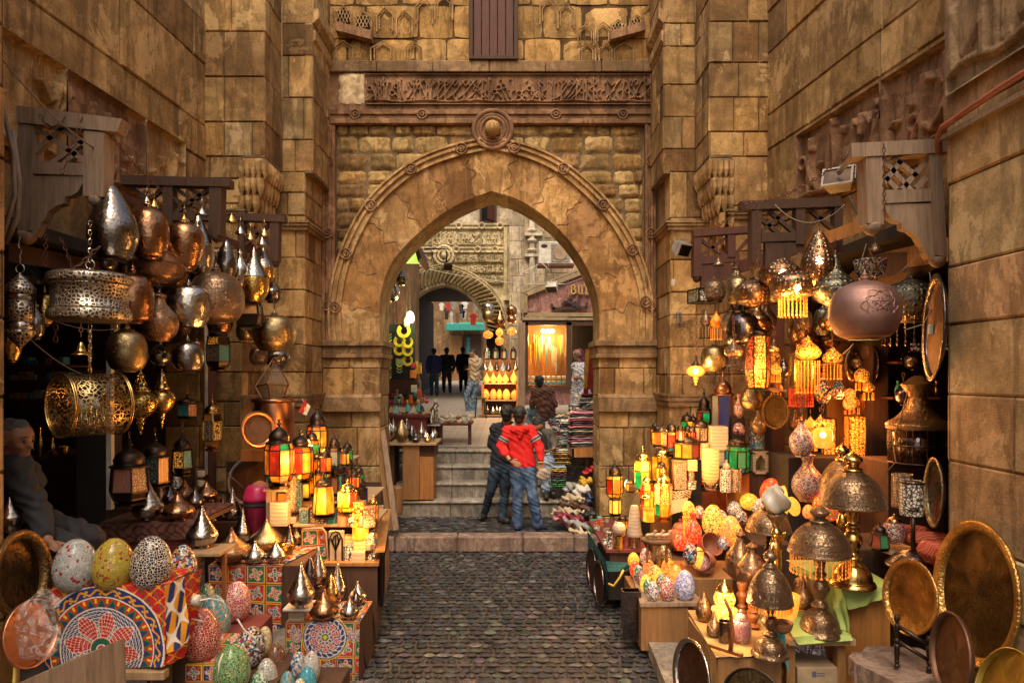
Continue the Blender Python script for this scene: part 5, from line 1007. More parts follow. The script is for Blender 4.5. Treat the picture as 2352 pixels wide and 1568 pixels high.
def head(caps,c,f,s=1.,up=(0,0,1)):
 c,f=Vc(c),Vc(f).normalized();u=Vc(up).normalized();r=f.cross(u).normalized();u=r.cross(f).normalized()
 caps+=[(c+u*.03*s-f*.02*s,c+u*.03*s+f*.01*s,.092*s,.085*s),(c-u*.03*s+f*.02*s,c-u*.075*s+f*.045*s,.066*s,.040*s),(c+f*.082*s+u*.0*s,c+f*.100*s-u*.028*s,.010*s,.015*s),(c+f*.062*s-u*.052*s,c+f*.080*s-u*.055*s,.02*s,.016*s),(c+f*.07*s+u*.03*s+r*.028*s,c+f*.07*s+u*.03*s-r*.028*s,.020*s,.020*s)]
 for q in(-1,1):caps+=[(c+r*.083*s*q-f*.01*s+u*.012*s,c+r*.087*s*q-f*.012*s-u*.025*s,.016*s,.011*s),(c+r*.035*s*q+f*.05*s-u*.02*s,c+r*.03*s*q+f*.06*s-u*.03*s,.03*s,.022*s)]
def eyes(root,c,f,s=1.):
 c,f=Vc(c),Vc(f).normalized();u=Vc((0,0,1));r=f.cross(u).normalized();u=r.cross(f)
 mb=MB()
 for q in(-1,1):mb.ball(c+r*.032*s*q+f*.082*s+u*.006*s,.011*s,8)
 o=mb.build('eyes','m3e',root,True);o.location=-root.location
 mb=MB()
 for q in(-1,1):mb.tube([c+r*.016*s*q+f*.09*s+u*.026*s,c+r*.034*s*q+f*.088*s+u*.032*s,c+r*.052*s*q+f*.075*s+u*.024*s],.0045*s,5)
 o=mb.build('eyebrows','m3e',root);o.location=-root.location
def hair(root,c,f,s=1.,mat='m3e',full=1.,vox=.008,top=True):
 c,f=Vc(c),Vc(f).normalized();u=Vc((0,0,1));r=f.cross(u).normalized();u=r.cross(f)
 cp=[(c+u*.048*s-f*.035*s,c+u*.056*s-f*.004*s,.093*s*full,.080*s*full),(c-u*.0*s-f*.045*s,c-u*.05*s-f*.045*s,.084*s,.06*s)]
 for q in(-1,1):cp.append((c+r*q*.062*s-f*.02*s+u*.03*s,c+r*q*.068*s-f*.01*s-u*.005*s,.035*s,.02*s))
 return bO('hair',cp,vox,mat,root,1,.4,.002)
def J(x,y,Z):return P(x,y,Z)
def person(origin,label,body,cloth,vox=.012,skin='skin',group=None,hd=None,hairm='m3e',hs=1.,face=True,hfull=1.):
 root=eM('person',origin);meta(root,label,'person',group);body=list(body)
 if hd:head(body,hd[0],hd[1],hs)
 bO('body',body,vox,skin,root,3)
 for nm,cp,m,wr in cloth:bO(nm,cp,vox,m,root,4,.6,wr)
 if hd and hairm:hair(root,hd[0],hd[1],hs,hairm,hfull)
 if hd and face:eyes(root,hd[0],hd[1],hs)
 return root
Z=9.72;c=J(1194,955,Z-.05);nk=J(1193,978,Z);sl,sr=J(1168,991,Z),J(1217,989,Z);el,er=J(1150,1024,Z-.02),J(1239,1024,Z-.04);wl,wr_=J(1172,1058,Z-.16),J(1243,1062,Z-.10)
ch=J(1193,1012,Z);bl=J(1197,1048,Z);hp=J(1202,1074,Z);hl,hr=J(1187,1080,Z),J(1214,1080,Z);kl,kr=J(1189,1140,Z-.02),J(1224,1139,Z-.02);al,ar=J(1189,1203,Z+.02),J(1234,1200,Z+.06)
bd_=[(nk+Vc((0,0,-.05)),c,.062,.06),(sl,sr,.07,.07,.8),(ch,hp,.15,.15,.62),(sl,el,.05,.042),(el,wl,.042,.028),(sr,er,.05,.042),(er,wr_,.042,.028),(hl,kl,.085,.06),(kl,al,.055,.04),(hr,kr,.085,.06),(kr,ar,.055,.04),(al,al+Vc((0,.06,-.03)),.04,.035)]
hand(bd_,wl,J(1196,1070,Z-.2),1.1,.4,1,(0,1,0));hand(bd_,wr_,J(1247,1084,Z-.1),1.1,.7,-1,(0,1,0))
hem=J(1202,1068,Z)
hood=[(sl,sr,.098,.098,.8),(J(1193,997,Z),J(1197,1035,Z),.185,.175,.6),(J(1197,1035,Z),hem,.178,.182,.62),(sl+Vc((0,0,-.01)),el,.084,.066),(el,el.lerp(wl,.55),.066,.056),(sr+Vc((0,0,-.01)),er,.084,.068),(er,er.lerp(wr_,.82),.068,.05),(J(1182,985,Z-.09),J(1206,985,Z-.09),.06,.06),(J(1193,988,Z-.11),J(1194,1002,Z-.13),.065,.035)]
jn=[(hem+Vc((0,0,.03)),hp,.16,.165,.68),(hl,kl,.112,.082),(kl,al,.08,.078),(hr,kr,.112,.082),(kr,ar,.08,.080)]
red=person(J(1203,1215,Z),'man in a bright red hoodie and blue jeans, hand behind his back',bd_,[('hoodie',hood,'hoodie_red',.004),('jeans',jn,'jeans_blue',.004),('hood_lining',[(J(1180,977,Z-.04),J(1207,977,Z-.04),.042,.042),(J(1184,975,Z+.03),J(1204,975,Z+.03),.04,.04)],'lining_grey',.002),('shoe',[(al+Vc((0,.02,-.04)),al+Vc((-.0,-.0,-.05)),.05,.05),(J(1187,1211,Z-.02),J(1188,1211,Z+.16),.045,.04)],'m40',0),('shoe',[(J(1235,1209,Z),J(1250,1210,Z+.1),.048,.042)],'m40',0)],.010,'skin',hd=(c,(.25,1,-.15)),hs=1.05)
for e0,e1,nm in((sl,el,0),(sr,er,1)):
 for t,m in((.48,'lining_grey'),(.56,'m40'),(.64,'lining_grey')):
  p=e0.lerp(e1,t);d=(e1-e0).normalized();mb=MB();mb.lathe([(.081,-.010),(.0835,0),(.081,.010)],20,mat=Matrix.Translation(p)@Vc((0,0,1)).rotation_difference(d).to_matrix().to_4x4());o=mb.build('sleeve_stripe',m,red,True);o.location=-red.location
mb=MB();mb.torus(wr_+Vc((0,0,.01)),.036,.008,(0,0,1));o=mb.build('bracelet','bead_yellow',red,True);o.location=-red.location
mb=MB();mb.torus(wl,.036,.008,(wl-el));o=mb.build('bracelet','m3e',red,True);o.location=-red.location
o=bO('flat_cap',[(J(1246,1090,Z-.14),J(1252,1092,Z-.14),.085,.08,.5),(J(1252,1083,Z-.14),J(1256,1087,Z-.14),.05,.05)],.01,'cap_beige',None,3,.5,.004);meta(o,'crumpled beige cap held in the hand of the man in red','cap')
Z=10.25;c=J(1166,951,Z-.1);nk=J(1162,972,Z);sl,sr=J(1139,985,Z),J(1182,983,Z);el=J(1127,1022,Z+.03);er=J(1190,1022,Z+.1)
hp=J(1152,1072,Z);hl,hr=J(1139,1080,Z),J(1162,1080,Z);kl,kr=J(1127,1126,Z+.02),J(1160,1130,Z+.02);al,ar=J(1112,1182,Z+.25),J(1154,1188,Z-.02)
bd_=[(nk+Vc((0,0,-.04)),c,.06,.06),(sl,sr,.07,.07,.8),(J(1158,1005,Z),hp,.14,.14,.62),(sl,el,.05,.042),(el,J(1140,1018,Z+.27),.042,.03),(sr,er,.05,.04),(er,J(1185,1015,Z+.3),.04,.03),(hl,kl,.08,.06),(kl,al,.055,.04),(hr,kr,.08,.06),(kr,ar,.055,.04)]
hand(bd_,J(1140,1018,Z+.27),J(1156,1016,Z+.42),1.,.4,1);hand(bd_,J(1185,1015,Z+.3),J(1180,1012,Z+.42),1.,.4,-1)
sw=[(sl,sr,.10,.10,.8),(J(1159,995,Z),J(1153,1040,Z),.17,.165,.62),(J(1153,1040,Z),J(1150,1068,Z),.168,.165,.64),(sl,el,.08,.064),(el,J(1138,1018,Z+.25),.062,.05),(sr,er,.08,.064),(er,J(1185,1015,Z+.27),.06,.05),(nk,nk+Vc((0,-.01,.035)),.072,.068)]
jn=[(J(1150,1060,Z),hp,.155,.16,.68),(hl,kl,.108,.075),(kl,al,.072,.055),(hr,kr,.108,.075),(kr,ar,.072,.056)]
person(J(1150,1195,Z),'man in a navy knit sweater and dark faded jeans beside the red hoodie',bd_,[('sweater',sw,'m41',.004),('jeans',jn,'jeans_dark',.004),('shoe',[(J(1112,1184,Z+.22),J(1103,1189,Z+.1),.052,.045),(J(1108,1189,Z+.2),J(1101,1190,Z+.06),.04,.036)],'m3f',0),('shoe',[(J(1152,1192,Z-.02),J(1166,1196,Z-.1),.054,.046),(J(1148,1195,Z),J(1168,1197,Z-.1),.04,.036)],'m3f',0)],.010,'skin',hd=(c,(.5,1,-.1)),hs=1.06)
Z=11.1;c=J(1236,978,Z-.05);sl,sr=J(1233,1003,Z),J(1264,996,Z+.05);el,er=J(1237,1032,Z-.12),J(1274,1021,Z-.1);wl,wr_=J(1250,1036,Z-.28),J(1272,1030,Z-.32)
hp=J(1256,1048,Z+.1);kl,kr=J(1248,1060,Z-.28),J(1262,1058,Z-.28);al,ar=J(1254,1124,Z-.28),J(1270,1120,Z-.2)
bd_=[(J(1246,992,Z),c,.06,.058),(sl,sr,.06,.06,.8),(J(1250,1008,Z),hp,.13,.14,.7),(sl,el,.045,.04),(el,wl,.038,.027),(sr,er,.045,.04),(er,wr_,.038,.027),(hp,kl,.08,.06),(kl,al,.055,.04),(hp,kr,.08,.06),(kr,ar,.055,.04)]
hand(bd_,wl,J(1263,1035,Z-.34),1.,.4,1,(0,0,-1));hand(bd_,wr_,J(1281,1030,Z-.36),1.,.5,-1,(0,0,-1))
smk=person(J(1258,1145,Z),'seated man with lowered head and cigarette, grey cardigan and pale jeans',bd_,[('cardigan',[(sl,sr,.085,.085,.8),(J(1250,1003,Z),J(1256,1042,Z+.06),.15,.15,.75),(sl,el,.068,.056),(el,el.lerp(wl,.8),.056,.045),(sr,er,.068,.056),(er,er.lerp(wr_,.8),.056,.044)],'grey_knit',.004),('shirt',[(J(1243,1004,Z-.1),J(1246,1034,Z-.1),.09,.10,.6)],'shirt_dark',.003),('jeans',[(hp,kl,.125,.088),(kl,al,.078,.066),(hp,kr,.125,.088),(kr,ar,.078,.06)],'m37',.005),('shoe',[(J(1253,1133,Z-.3),J(1255,1142,Z-.45),.052,.046)],'m3f',0),('shoe',[(J(1269,1128,Z-.2),J(1272,1134,Z-.34),.05,.045)],'m3f',0)],.010,'skin',hd=(c,(-.15,-.85,-.75)),hs=1.05)
mb=MB();mb.tube([c+Vc((-.01,-.13,-.07)),c+Vc((.05,-.20,-.11))],.005,6);o=mb.build('cigarette','paper_white',None);meta(o,'white cigarette in the mouth of the seated man','cigarette')
Z=13.4;c=J(1237,878,Z);sl,sr=J(1230,898,Z),J(1264,899,Z);el,er=J(1223,928,Z+.05),J(1274,930,Z-.05);wl,wr_=J(1221,940,Z+.3),J(1258,945,Z+.2);hp=J(1252,948,Z)
kl=J(1214,945,Z+.25);al=J(1216,982,Z+.2);kr=J(1240,948,Z+.4);ar=J(1246,985,Z+.35)
bd_=[(J(1243,890,Z),c,.06,.06),(sl,sr,.06,.06,.8),(J(1248,910,Z),hp,.15,.15,.7),(sl,el,.045,.04),(el,wl,.04,.028),(sr,er,.045,.04),(er,wr_,.04,.028),(hp,kl,.08,.06),(kl,al,.055,.04),(hp,kr,.08,.06),(kr,ar,.055,.04)]
hand(bd_,wl,J(1217,945,Z+.35),1.,.4);hand(bd_,wr_,J(1250,948,Z+.25),1.,.4)
person(J(1250,990,Z),'man seen from behind in a brown jacket sitting before the clothes table',bd_,[('jacket',[(sl,sr,.10,.10,.8),(J(1247,905,Z),J(1254,940,Z),.19,.19,.7),(J(1254,935,Z),J(1256,946,Z),.19,.185,.7),(sl,el,.085,.065),(el,el.lerp(wl,.8),.062,.05),(sr,er,.085,.065),(er,el.lerp(wr_,.9),.05,.05)],'jacket_brown',.008),('jeans',[(J(1250,946,Z),kl,.11,.085),(kl,al,.08,.07),(J(1252,948,Z+.05),kr,.11,.085),(kr,ar,.08,.07)],'jeans_mid',.005)],.013,'skin',hd=(c,(-.6,1,-.1)),hs=1.)
Z=18.7;c=J(1086,814,Z);sl,sr=J(1083,828,Z),J(1100,829,Z);el=J(1103,846,Z-.05);wl=J(1080,849,Z-.1);er=J(1084,848,Z+.1);hp=J(1088,876,Z);hl,hr=J(1083,880,Z-.05),J(1092,880,Z+.05);kl,kr=J(1071,909,Z-.08),J(1086,911,Z+.05);al,ar=J(1076,943,Z),J(1087,944,Z+.05)
bd_=[(J(1090,824,Z),c,.06,.06),(sl,sr,.06,.06,.8),(J(1091,840,Z),hp,.13,.13,.75),(sr,el,.05,.042),(el,wl,.042,.03),(sl,er,.05,.04),(er,wl+Vc((0,.12,0)),.04,.03),(hl,kl,.08,.06),(kl,al,.055,.04),(hr,kr,.08,.06),(kr,ar,.055,.04)]
hand(bd_,wl,J(1071,847,Z-.1),1.,.5,1,(0,0,1))
person(J(1082,950,Z),'man in a beige padded vest looking at his phone',bd_,[('vest',[(sl,sr,.095,.095,.85),(J(1092,834,Z),J(1090,868,Z),.19,.18,.8),(J(1092,821,Z),J(1093,824,Z),.085,.085)],'vest_beige',.008),('sleeve',[(sr,el,.075,.06),(el,el.lerp(wl,.8),.06,.045)],'sweater_blue',.004),('jeans',[(J(1088,872,Z),hp,.155,.155,.75),(hl,kl,.10,.08),(kl,al,.075,.065),(hr,kr,.10,.08),(kr,ar,.075,.065)],'jeans_mid',.006),('shoe',[(J(1077,946,Z),J(1068,949,Z-.1),.055,.045)],'shoe_green',0),('shoe',[(J(1088,947,Z+.05),J(1081,949,Z-.05),.055,.045)],'shoe_green',0)],.014,'skin',hd=(c,(-1,-.3,-.45)),hs=1.08)
mb=MB();mb.box((-.035,-.004,-.07),(.035,.004,.07),.003);o=mb.build('phone','coat_black',loc=J(1069,844,Z-.12),rot=(.9,0,.5));meta(o,'dark mobile phone held by the man in the beige vest','phone')
def wlk(x,yt,yb,Z,top,bot,label,w=1.,f=(0,1,0),hm='m3e'):
 s=Z/F;H=(yb-yt)*s;g=P(x,yb,Z);U=lambda dx,z,dy=0:g+Vc((dx*w,dy,z*H));c=U(0,.93)
 b=[(U(0,.84),c,.055,.055),(U(-.16,.80),U(.16,.80),.06,.06,.8),(U(0,.72),U(0,.52),.14,.14,.65),(U(-.18,.80),U(-.24,.62),.05,.04),(U(-.24,.62),U(-.20,.48,-.05),.04,.03),(U(.18,.80),U(.24,.62),.05,.04),(U(.24,.62),U(.20,.48,-.05),.04,.03),(U(-.08,.5),U(-.09,.27),.08,.06),(U(-.09,.27),U(-.10,.05,.1),.055,.04),(U(.08,.5),U(.10,.27,-.05),.08,.06),(U(.10,.27,-.05),U(.12,.05,-.1),.055,.04)]
 hand(b,U(-.20,.48,-.05),U(-.20,.4,-.05));hand(b,U(.20,.48,-.05),U(.20,.4,-.05))
 person(g,label,b,[('jacket',[(U(-.17,.80),U(.17,.80),.09,.09,.8),(U(0,.76),U(0,.50),.19,.185,.65),(U(-.19,.79),U(-.25,.62),.08,.062),(U(-.25,.62),U(-.21,.5,-.05),.06,.05),(U(.19,.79),U(.25,.62),.08,.062),(U(.25,.62),U(.21,.5,-.05),.06,.05)],top,.006),('trousers',[(U(0,.53),U(0,.48),.17,.17,.7),(U(-.08,.5),U(-.09,.27),.10,.08),(U(-.09,.27),U(-.10,.06,.1),.075,.065),(U(.08,.5),U(.10,.27,-.05),.10,.08),(U(.10,.27,-.05),U(.12,.06,-.1),.075,.065)],bot,.006),('shoe',[(U(-.10,.03,.1),U(-.10,.015,.22),.05,.042)],'m3f',0),('shoe',[(U(.12,.03,-.1),U(.12,.015,.02),.05,.042)],'m3f',0)],.018,'skin',hd=(c,f),face=False)
wlk(997,800,909,24.6,'jacket_blue','jeans_dark','passer-by in a dark blue jacket walking into the dark passage');wlk(1026,799,902,25.2,'coat_black','trousers_dark','heavy-set passer-by in black in the middle of the passage',1.15);wlk(1064,797,900,26.2,'coat_black','trousers_dark','passer-by in a long black coat behind the man with the phone',1.,(.6,1,0))
Z=14.9;c=J(1326,815,Z);g=J(1330,905,Z)
b=[(J(1330,828,Z),c,.055,.055),(J(1322,838,Z),J(1342,838,Z),.06,.06),(J(1332,845,Z),J(1332,880,Z),.13,.14),(J(1342,838,Z),J(1344,862,Z),.045,.04),(J(1344,862,Z),J(1336,868,Z-.2),.04,.03),(J(1322,838,Z),J(1320,862,Z),.045,.04),(J(1320,862,Z),J(1322,868,Z-.2),.04,.03)]
hand(b,J(1336,868,Z-.2),J(1330,868,Z-.28));hand(b,J(1322,868,Z-.2),J(1326,868,Z-.28))
r_=person(g,'woman in a maroon headscarf and blue-white printed dress beside the shop window',b,[('headscarf',[(c+Vc((.03,.04,.03)),c+Vc((.05,.05,.0)),.115,.11),(J(1334,828,Z+.05),J(1334,850,Z+.05),.11,.12),(J(1333,850,Z),J(1330,870,Z-.04),.10,.06)],'scarf_maroon',.008),('dress',[(J(1321,840,Z),J(1345,840,Z),.09,.09),(J(1333,848,Z),J(1334,885,Z),.17,.2),(J(1334,885,Z),J(1334,935,Z),.2,.24),(J(1344,842,Z),J(1346,862,Z),.075,.065),(J(1346,862,Z),J(1338,868,Z-.17),.06,.05)],'dress_print',.006)],.013,'skin_fair',hd=(c,(-1,-.5,0)),hairm=None)
Z=4.45;s=Z/F;c=J(55,1012,Z);sh,sh2=J(52,1082,Z-.12),J(30,1075,Z+.22);el=J(108,1180,Z-.12);wl=J(128,1240,Z-.24);hp=J(40,1215,Z);kn=J(172,1256,Z-.1);an=J(190,1370,Z-.1)
b=[(J(42,1062,Z),J(48,1030,Z),.068,.062),(sh,sh2,.07,.07),(J(42,1110,Z),hp,.15,.16,.8),(sh,el,.052,.044),(el,wl,.042,.03),(sh2,J(70,1170,Z+.25),.05,.04),(J(70,1170,Z+.25),J(120,1240,Z+.1),.04,.03),(hp,kn,.09,.07),(kn,an,.06,.045),(hp+Vc((0,.2,0)),kn+Vc((0,.22,.02)),.09,.07),(kn+Vc((0,.22,0)),an+Vc((0,.22,0)),.06,.045)]
hand(b,wl,J(150,1262,Z-.26),1.,.5,1,(0,0,-1));hand(b,J(120,1240,Z+.1),J(140,1262,Z+.05),1.,.5,-1,(0,0,-1))
man=person(J(100,1380,Z),'grey-haired man in a dark jacket sitting inside the dark lamp shop',b,[('jacket',[(sh,sh2,.105,.105),(J(44,1100,Z),J(42,1160,Z),.19,.20,.85),(J(42,1160,Z),hp,.20,.21,.85),(sh,el,.095,.075),(el,el.lerp(wl,.8),.075,.055),(sh2,J(70,1170,Z+.25),.09,.07),(J(70,1170,Z+.25),J(118,1234,Z+.12),.07,.05),(J(46,1066,Z),J(38,1068,Z+.1),.075,.075)],'coat_grey',.005),('trousers',[(hp,kn,.115,.085),(kn,an,.095,.08),(hp+Vc((0,.2,0)),kn+Vc((0,.22,.02)),.115,.085),(kn+Vc((0,.22,0)),an+Vc((0,.22,0)),.095,.08)],'trousers_dark',.005),('shoe',[(an+Vc((0,0,-.05)),an+Vc((.14,-.02,-.07)),.055,.05)],'m3f',0)],.009,'skin_fair',hd=(c,(1,-.12,-.05)),hairm='hair_grey',hs=1.08);man.location.x-=.05
pmt('stool_seat',(.12,.07,.05),.8);st=eM('shop_stool',J(40,1375,Z));meta(st,'low stool under the seated grey-haired man','stool');mb=MB();mb.box((-.2,-.2,.36),(.2,.3,.41),.02);mb.build('seat','stool_seat',st)
for sx in(-.17,.17):
 for sy in(-.17,.25):mb=MB();mb.bar((sx,sy,0),(sx,sy,.36),.035);mb.build('leg','md',st)
Z=12.1
o=bO('cat_body',[(J(990,962,Z),J(994,945,Z),.085,.06),(J(994,945,Z),J(1000,932,Z),.06,.04),(J(1001,930,Z),J(1005,931,Z),.04,.03),(J(1000,940,Z-.05),J(1001,970,Z-.06),.02,.018),(J(1004,940,Z+.02),J(1005,970,Z),.02,.018),(J(986,966,Z),J(990,970,Z-.08),.05,.035),(J(998,927,Z),J(997,922,Z),.013,.005),(J(1003,927,Z),J(1004,922,Z),.013,.005),(J(982,970,Z),J(976,960,Z),.015,.01)],.008,'silver',cat,3)
mb=MB();mb.lathe([(.001,.03),(.03,.03),(.035,.0),(.09,-.005),(.09,-.012)],20,J(1000,920,Z)-cat.location);mb.build('hat','bone',cat,True);mb=MB();mb.box((-.17,-.12,-.02),(.15,.12,0));mb.build('base','m13',cat)
random.seed(12)
for i in range(12):
 x=1015+(i%6)*13+ru(-3,3);y=972-(i//6)*9;q=P(x,y,12.2+(i//6)*.3);mb=MB();V_=[]
 nm,m=[('white coral','paper_white'),('brown tortoise shell','leather'),('cream conch','bone'),('spotted cowrie','bead_bone')][i%4];rr=ru(.045,.075)
 caps=[((0,0,rr*.6),(rr*.8,0,rr*.8),rr*.8,rr*.4),((0,0,rr*.6),(-rr*.6,.02,rr*.5),rr*.5,rr*.3)]+([((ru(-rr,rr),ru(-rr,rr),rr),(ru(-1.6,1.6)*rr,ru(-1,1)*rr,rr*2),rr*.25,rr*.1)for _ in range(5)]if i%4==0 else[])
 o=bO('seashell',caps,.012,m,None,2);o.location=q;meta(o,f'{nm} on the low table beside the silver cat','shell',f'{nm}s on the low table')
random.seed(40)
def near_pier(x_edge,Yf,Yn,s,lab,extra=0):
 X=X_(x_edge,Yf);g=eM('near_pier',(X,Yf,0));meta(g,lab,'pier');mb=MB()
 pal=[(1.05,.95,.8),(.95,.85,.7),(.85,.68,.55),(1.1,1.05,.9),(.9,.72,.6)]
 cs=[.55,.42,.36,.5,.44,.46,.38]
 ash(mb,(X,Yf,0),(0,-1,0),Yf-Yn,0,TOP,(-s,0,0),courses=cs,bw=1.2,pal=pal,gap=.008,dep=.015,jit=.008)
 ash(mb,(X,Yf,0),(s,0,0),.7,0,TOP,(0,1,0),courses=cs,bw=.7,pal=pal)
 k=mb.build('masonry','sandstone_pale' if s>0 else'sandstone',None,cols=True);k.parent=g;k.location=(-X,-Yf,0)
 mb=MB();mb.box((X+s*.03,Yn,0),(X+s*.7,Yf-.02,TOP));k=mb.build('core','mortar',None);k.parent=g;k.location=(-X,-Yf,0);return g
pr=near_pier(2175,4.55,-1.5,1,'broad pale sandstone pier with red pipe behind the big bronze tray');pl=near_pier(12,4.0,-1.5,-1,'sandstone pier edge beside the seated grey-haired man')
XPR=X_(2175,4.55)
rlf('carved_patch',(XPR-.012,4.5,Z_(225,4.5)),(0,-1,0),1.3,1.1,(-1,0,0),71,'sandstone_pale',.035,90,dens=.8);q=bpy.context.scene.objects['carved_patch'];a=q.data.color_attributes.new('Col','FLOAT_COLOR','POINT');a.data.foreach_set('color',[.6,.52,.48,1]*len(q.data.vertices));q.parent=pr;q.location=(-pr.location.x,-pr.location.y,0)
zt=Z_(296,4.5)
mb=MB();mb.tube([(XPR-.01,4.62,zt-.12),(XPR-.045,4.57,zt-.04),(XPR-.06,4.5,zt+.01),(XPR-.05,4.0,zt+.05),(XPR-.05,2.5,zt+.10)],.022,8);o=mb.build('red_pipe','pipe_red',smooth=True);meta(o,'thin red pipe bent round the edge of the pale pier','pipe')
mb=MB();mb.box((XPR-.05,2.2,zt-.06),(XPR-.003,4.56,zt-.03));o=mb.build('wood_batten','m32');meta(o,'weathered batten running under the red pipe','batten')
def room(s,X0,Xb,Y0,Y1,top,lab,rear='md'):
 g=eM('shop_room',(X0,Y1,0));meta(g,lab,'shop');a=min(X0,Xb);b=max(X0,Xb)
 def p(nm,c0,c1,m):mb=MB();mb.box(c0,c1);o=mb.build(nm,m,None);o.parent=g;o.location=(-X0,-Y1,0)
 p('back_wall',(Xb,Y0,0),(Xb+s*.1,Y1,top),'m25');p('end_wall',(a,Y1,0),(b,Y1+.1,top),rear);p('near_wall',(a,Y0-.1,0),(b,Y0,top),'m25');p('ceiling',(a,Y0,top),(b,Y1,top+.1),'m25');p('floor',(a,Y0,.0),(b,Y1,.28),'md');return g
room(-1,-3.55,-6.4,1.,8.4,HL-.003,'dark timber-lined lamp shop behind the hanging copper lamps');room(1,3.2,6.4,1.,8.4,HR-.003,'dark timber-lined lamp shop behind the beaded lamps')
def sB(name,pts,nv,th,mat,label,cat,group=None):
 mb=MB();mb.poly(pts,nv,th);o=mb.build(name,mat);meta(o,label,cat,group);return o
sB('header_board',[P(20,556,5.0),P(480,652,8.1),P(480,668,8.1),P(20,600,5.0)],(0,1,0),.06,'md','dark plank along the top of the lamp shop with the seated man','board')
sB('header_board',[P(2178,545,5.2),P(1985,590,6.3),P(1985,625,6.3),P(2178,600,5.2)],(0,1,0),.06,'m20','brown plank over the shop beside the big side-on tray','board')
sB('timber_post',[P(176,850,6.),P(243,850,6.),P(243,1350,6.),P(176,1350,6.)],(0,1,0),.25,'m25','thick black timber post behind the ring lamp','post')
sB('white_conduit',[P(244,800,5.95),P(255,800,5.95),P(255,1170,5.95),P(244,1170,5.95)],(0,1,0),.05,'m1c','pale vertical conduit on the black timber post','conduit')
sB('timber_post',[P(466,640,7.9),P(480,640,7.9),P(480,1260,7.9),P(466,1260,7.9)],(0,1,0),.2,'wood_red','reddish timber door post between lamp shop and corner pier','post')
sB('white_conduit',[P(470,660,7.6),P(474,660,7.6),P(474,1090,7.6),P(470,1090,7.6)],(0,1,0),.04,'m1c','thin pale conduit with two white insulators near the corner pier','conduit')
sB('timber_post',[P(2004,620,6.9),P(2040,620,6.9),P(2040,1300,6.9),P(2004,1300,6.9)],(0,1,0),.2,'md','dark timber post behind the pink globe lamp','post')
sB('timber_post',[P(1772,700,7.9),P(1802,700,7.9),P(1802,1300,7.9),P(1772,1300,7.9)],(0,1,0),.2,'wood_red','reddish timber post beside the corner pier and lattice lantern','post')
sB('orange_board',[P(1900,780,7.6),P(2002,790,7.6),P(2002,1180,7.6),P(1900,1180,7.6)],(0,1,0),.04,'m19','orange lit plywood board behind the mosaic pendant lamps','board')
sB('low_screen',[P(520,1060,7.95),P(600,1060,7.95),P(600,1260,7.95),P(520,1260,7.95)],(0,1,0),.05,'md','brown panel low beside the pink bin','screen')
for r_i,(y,x0_,x1_)in enumerate(((872,25,170),(915,25,170),(838,25,160))):
 Zc=6.6;s=Zc/F;sh_=eM('wall_shelf',P((x0_+x1_)/2,y,Zc));meta(sh_,f"{['middle', 'lowest', 'highest'][r_i]} dim wooden shelf of little boxes in the lamp shop",'shelf');mb=MB();w=(x1_-x0_)*s/2;mb.box((-w,0,-.02),(w,.3,0));mb.build('board','wood_red',sh_)
 x=x0_+4
 while x<x1_-12:
  w=ru(11,24);h=ru(9,20);m,nm=random.choice([('card','cream'),('m20','brown'),('pane_grey','grey'),('md','dark'),('pane_teal','teal')])
  bxw(x+w/2,y-h,y,w*.9,Zc+.08,m,f'{nm} trinket box on a dim shelf in the lamp shop','box','trinket_box',group=f'{nm} trinket boxes on the dim shelves',depth=.1);x+=w
sB('counter',[P(40,1052,6.4),P(200,1030,6.4),P(200,1040,6.4),P(40,1062,6.4)],(0,1,0),.5,'wood_red','dark red counter behind the seated man','counter')
for i,(x,yt,yb,w)in enumerate(((66,990,1050,24),(92,982,1046,10),(120,1004,1042,12),(124,1035,1048,26),(148,1025,1044,22))):wA(['cone','vase','vase','bowl','bowl'][i],x,yt,yb,w,6.35,['m4','brass','brass','copper','brass'][i],['dark cone on the counter behind the seated man','tall thin brass vase on the counter','shorter brass vase on the counter','copper bowl on the dark counter','brass bowl at the end of the dark counter'][i],'ornament',name='counter_ornament')
bxw(330,1150,1290,150,7.3,'md','dark wooden chest behind the hexagonal lanterns','chest','wooden_chest',bev=.02)
for r_i,(y,x0_,x1_)in enumerate(((912,2050,2160),(1010,2050,2160),(830,2060,2160))):
 Zc=6.7;s=Zc/F;sh_=eM('wall_shelf',P((x0_+x1_)/2,y,Zc));meta(sh_,f"{['middle', 'lowest', 'highest'][r_i]} dark shelf inside the shop behind the brass cage lamp",'shelf');mb=MB();w=(x1_-x0_)*s/2;mb.box((-w,0,-.02),(w,.3,0));mb.build('board','wood_red',sh_)
 x=x0_+4
 while x<x1_-10:
  w=ru(12,24);h=ru(16,40);m,nm=random.choice([('m4','dark metal'),('clay','clay'),('copper','copper'),('pane_teal','teal'),('fab_brown','brown')])
  wA(random.choice(['vase','jar','bowl']),x+w/2,y-h,y,w*.9,Zc+.1,m,f'{nm} vessel on a dark shelf behind the brass cage lamp','vessel',f'{nm} vessels on the dark shelves',name='shelf_vessel',n=14,sub=3);x+=w
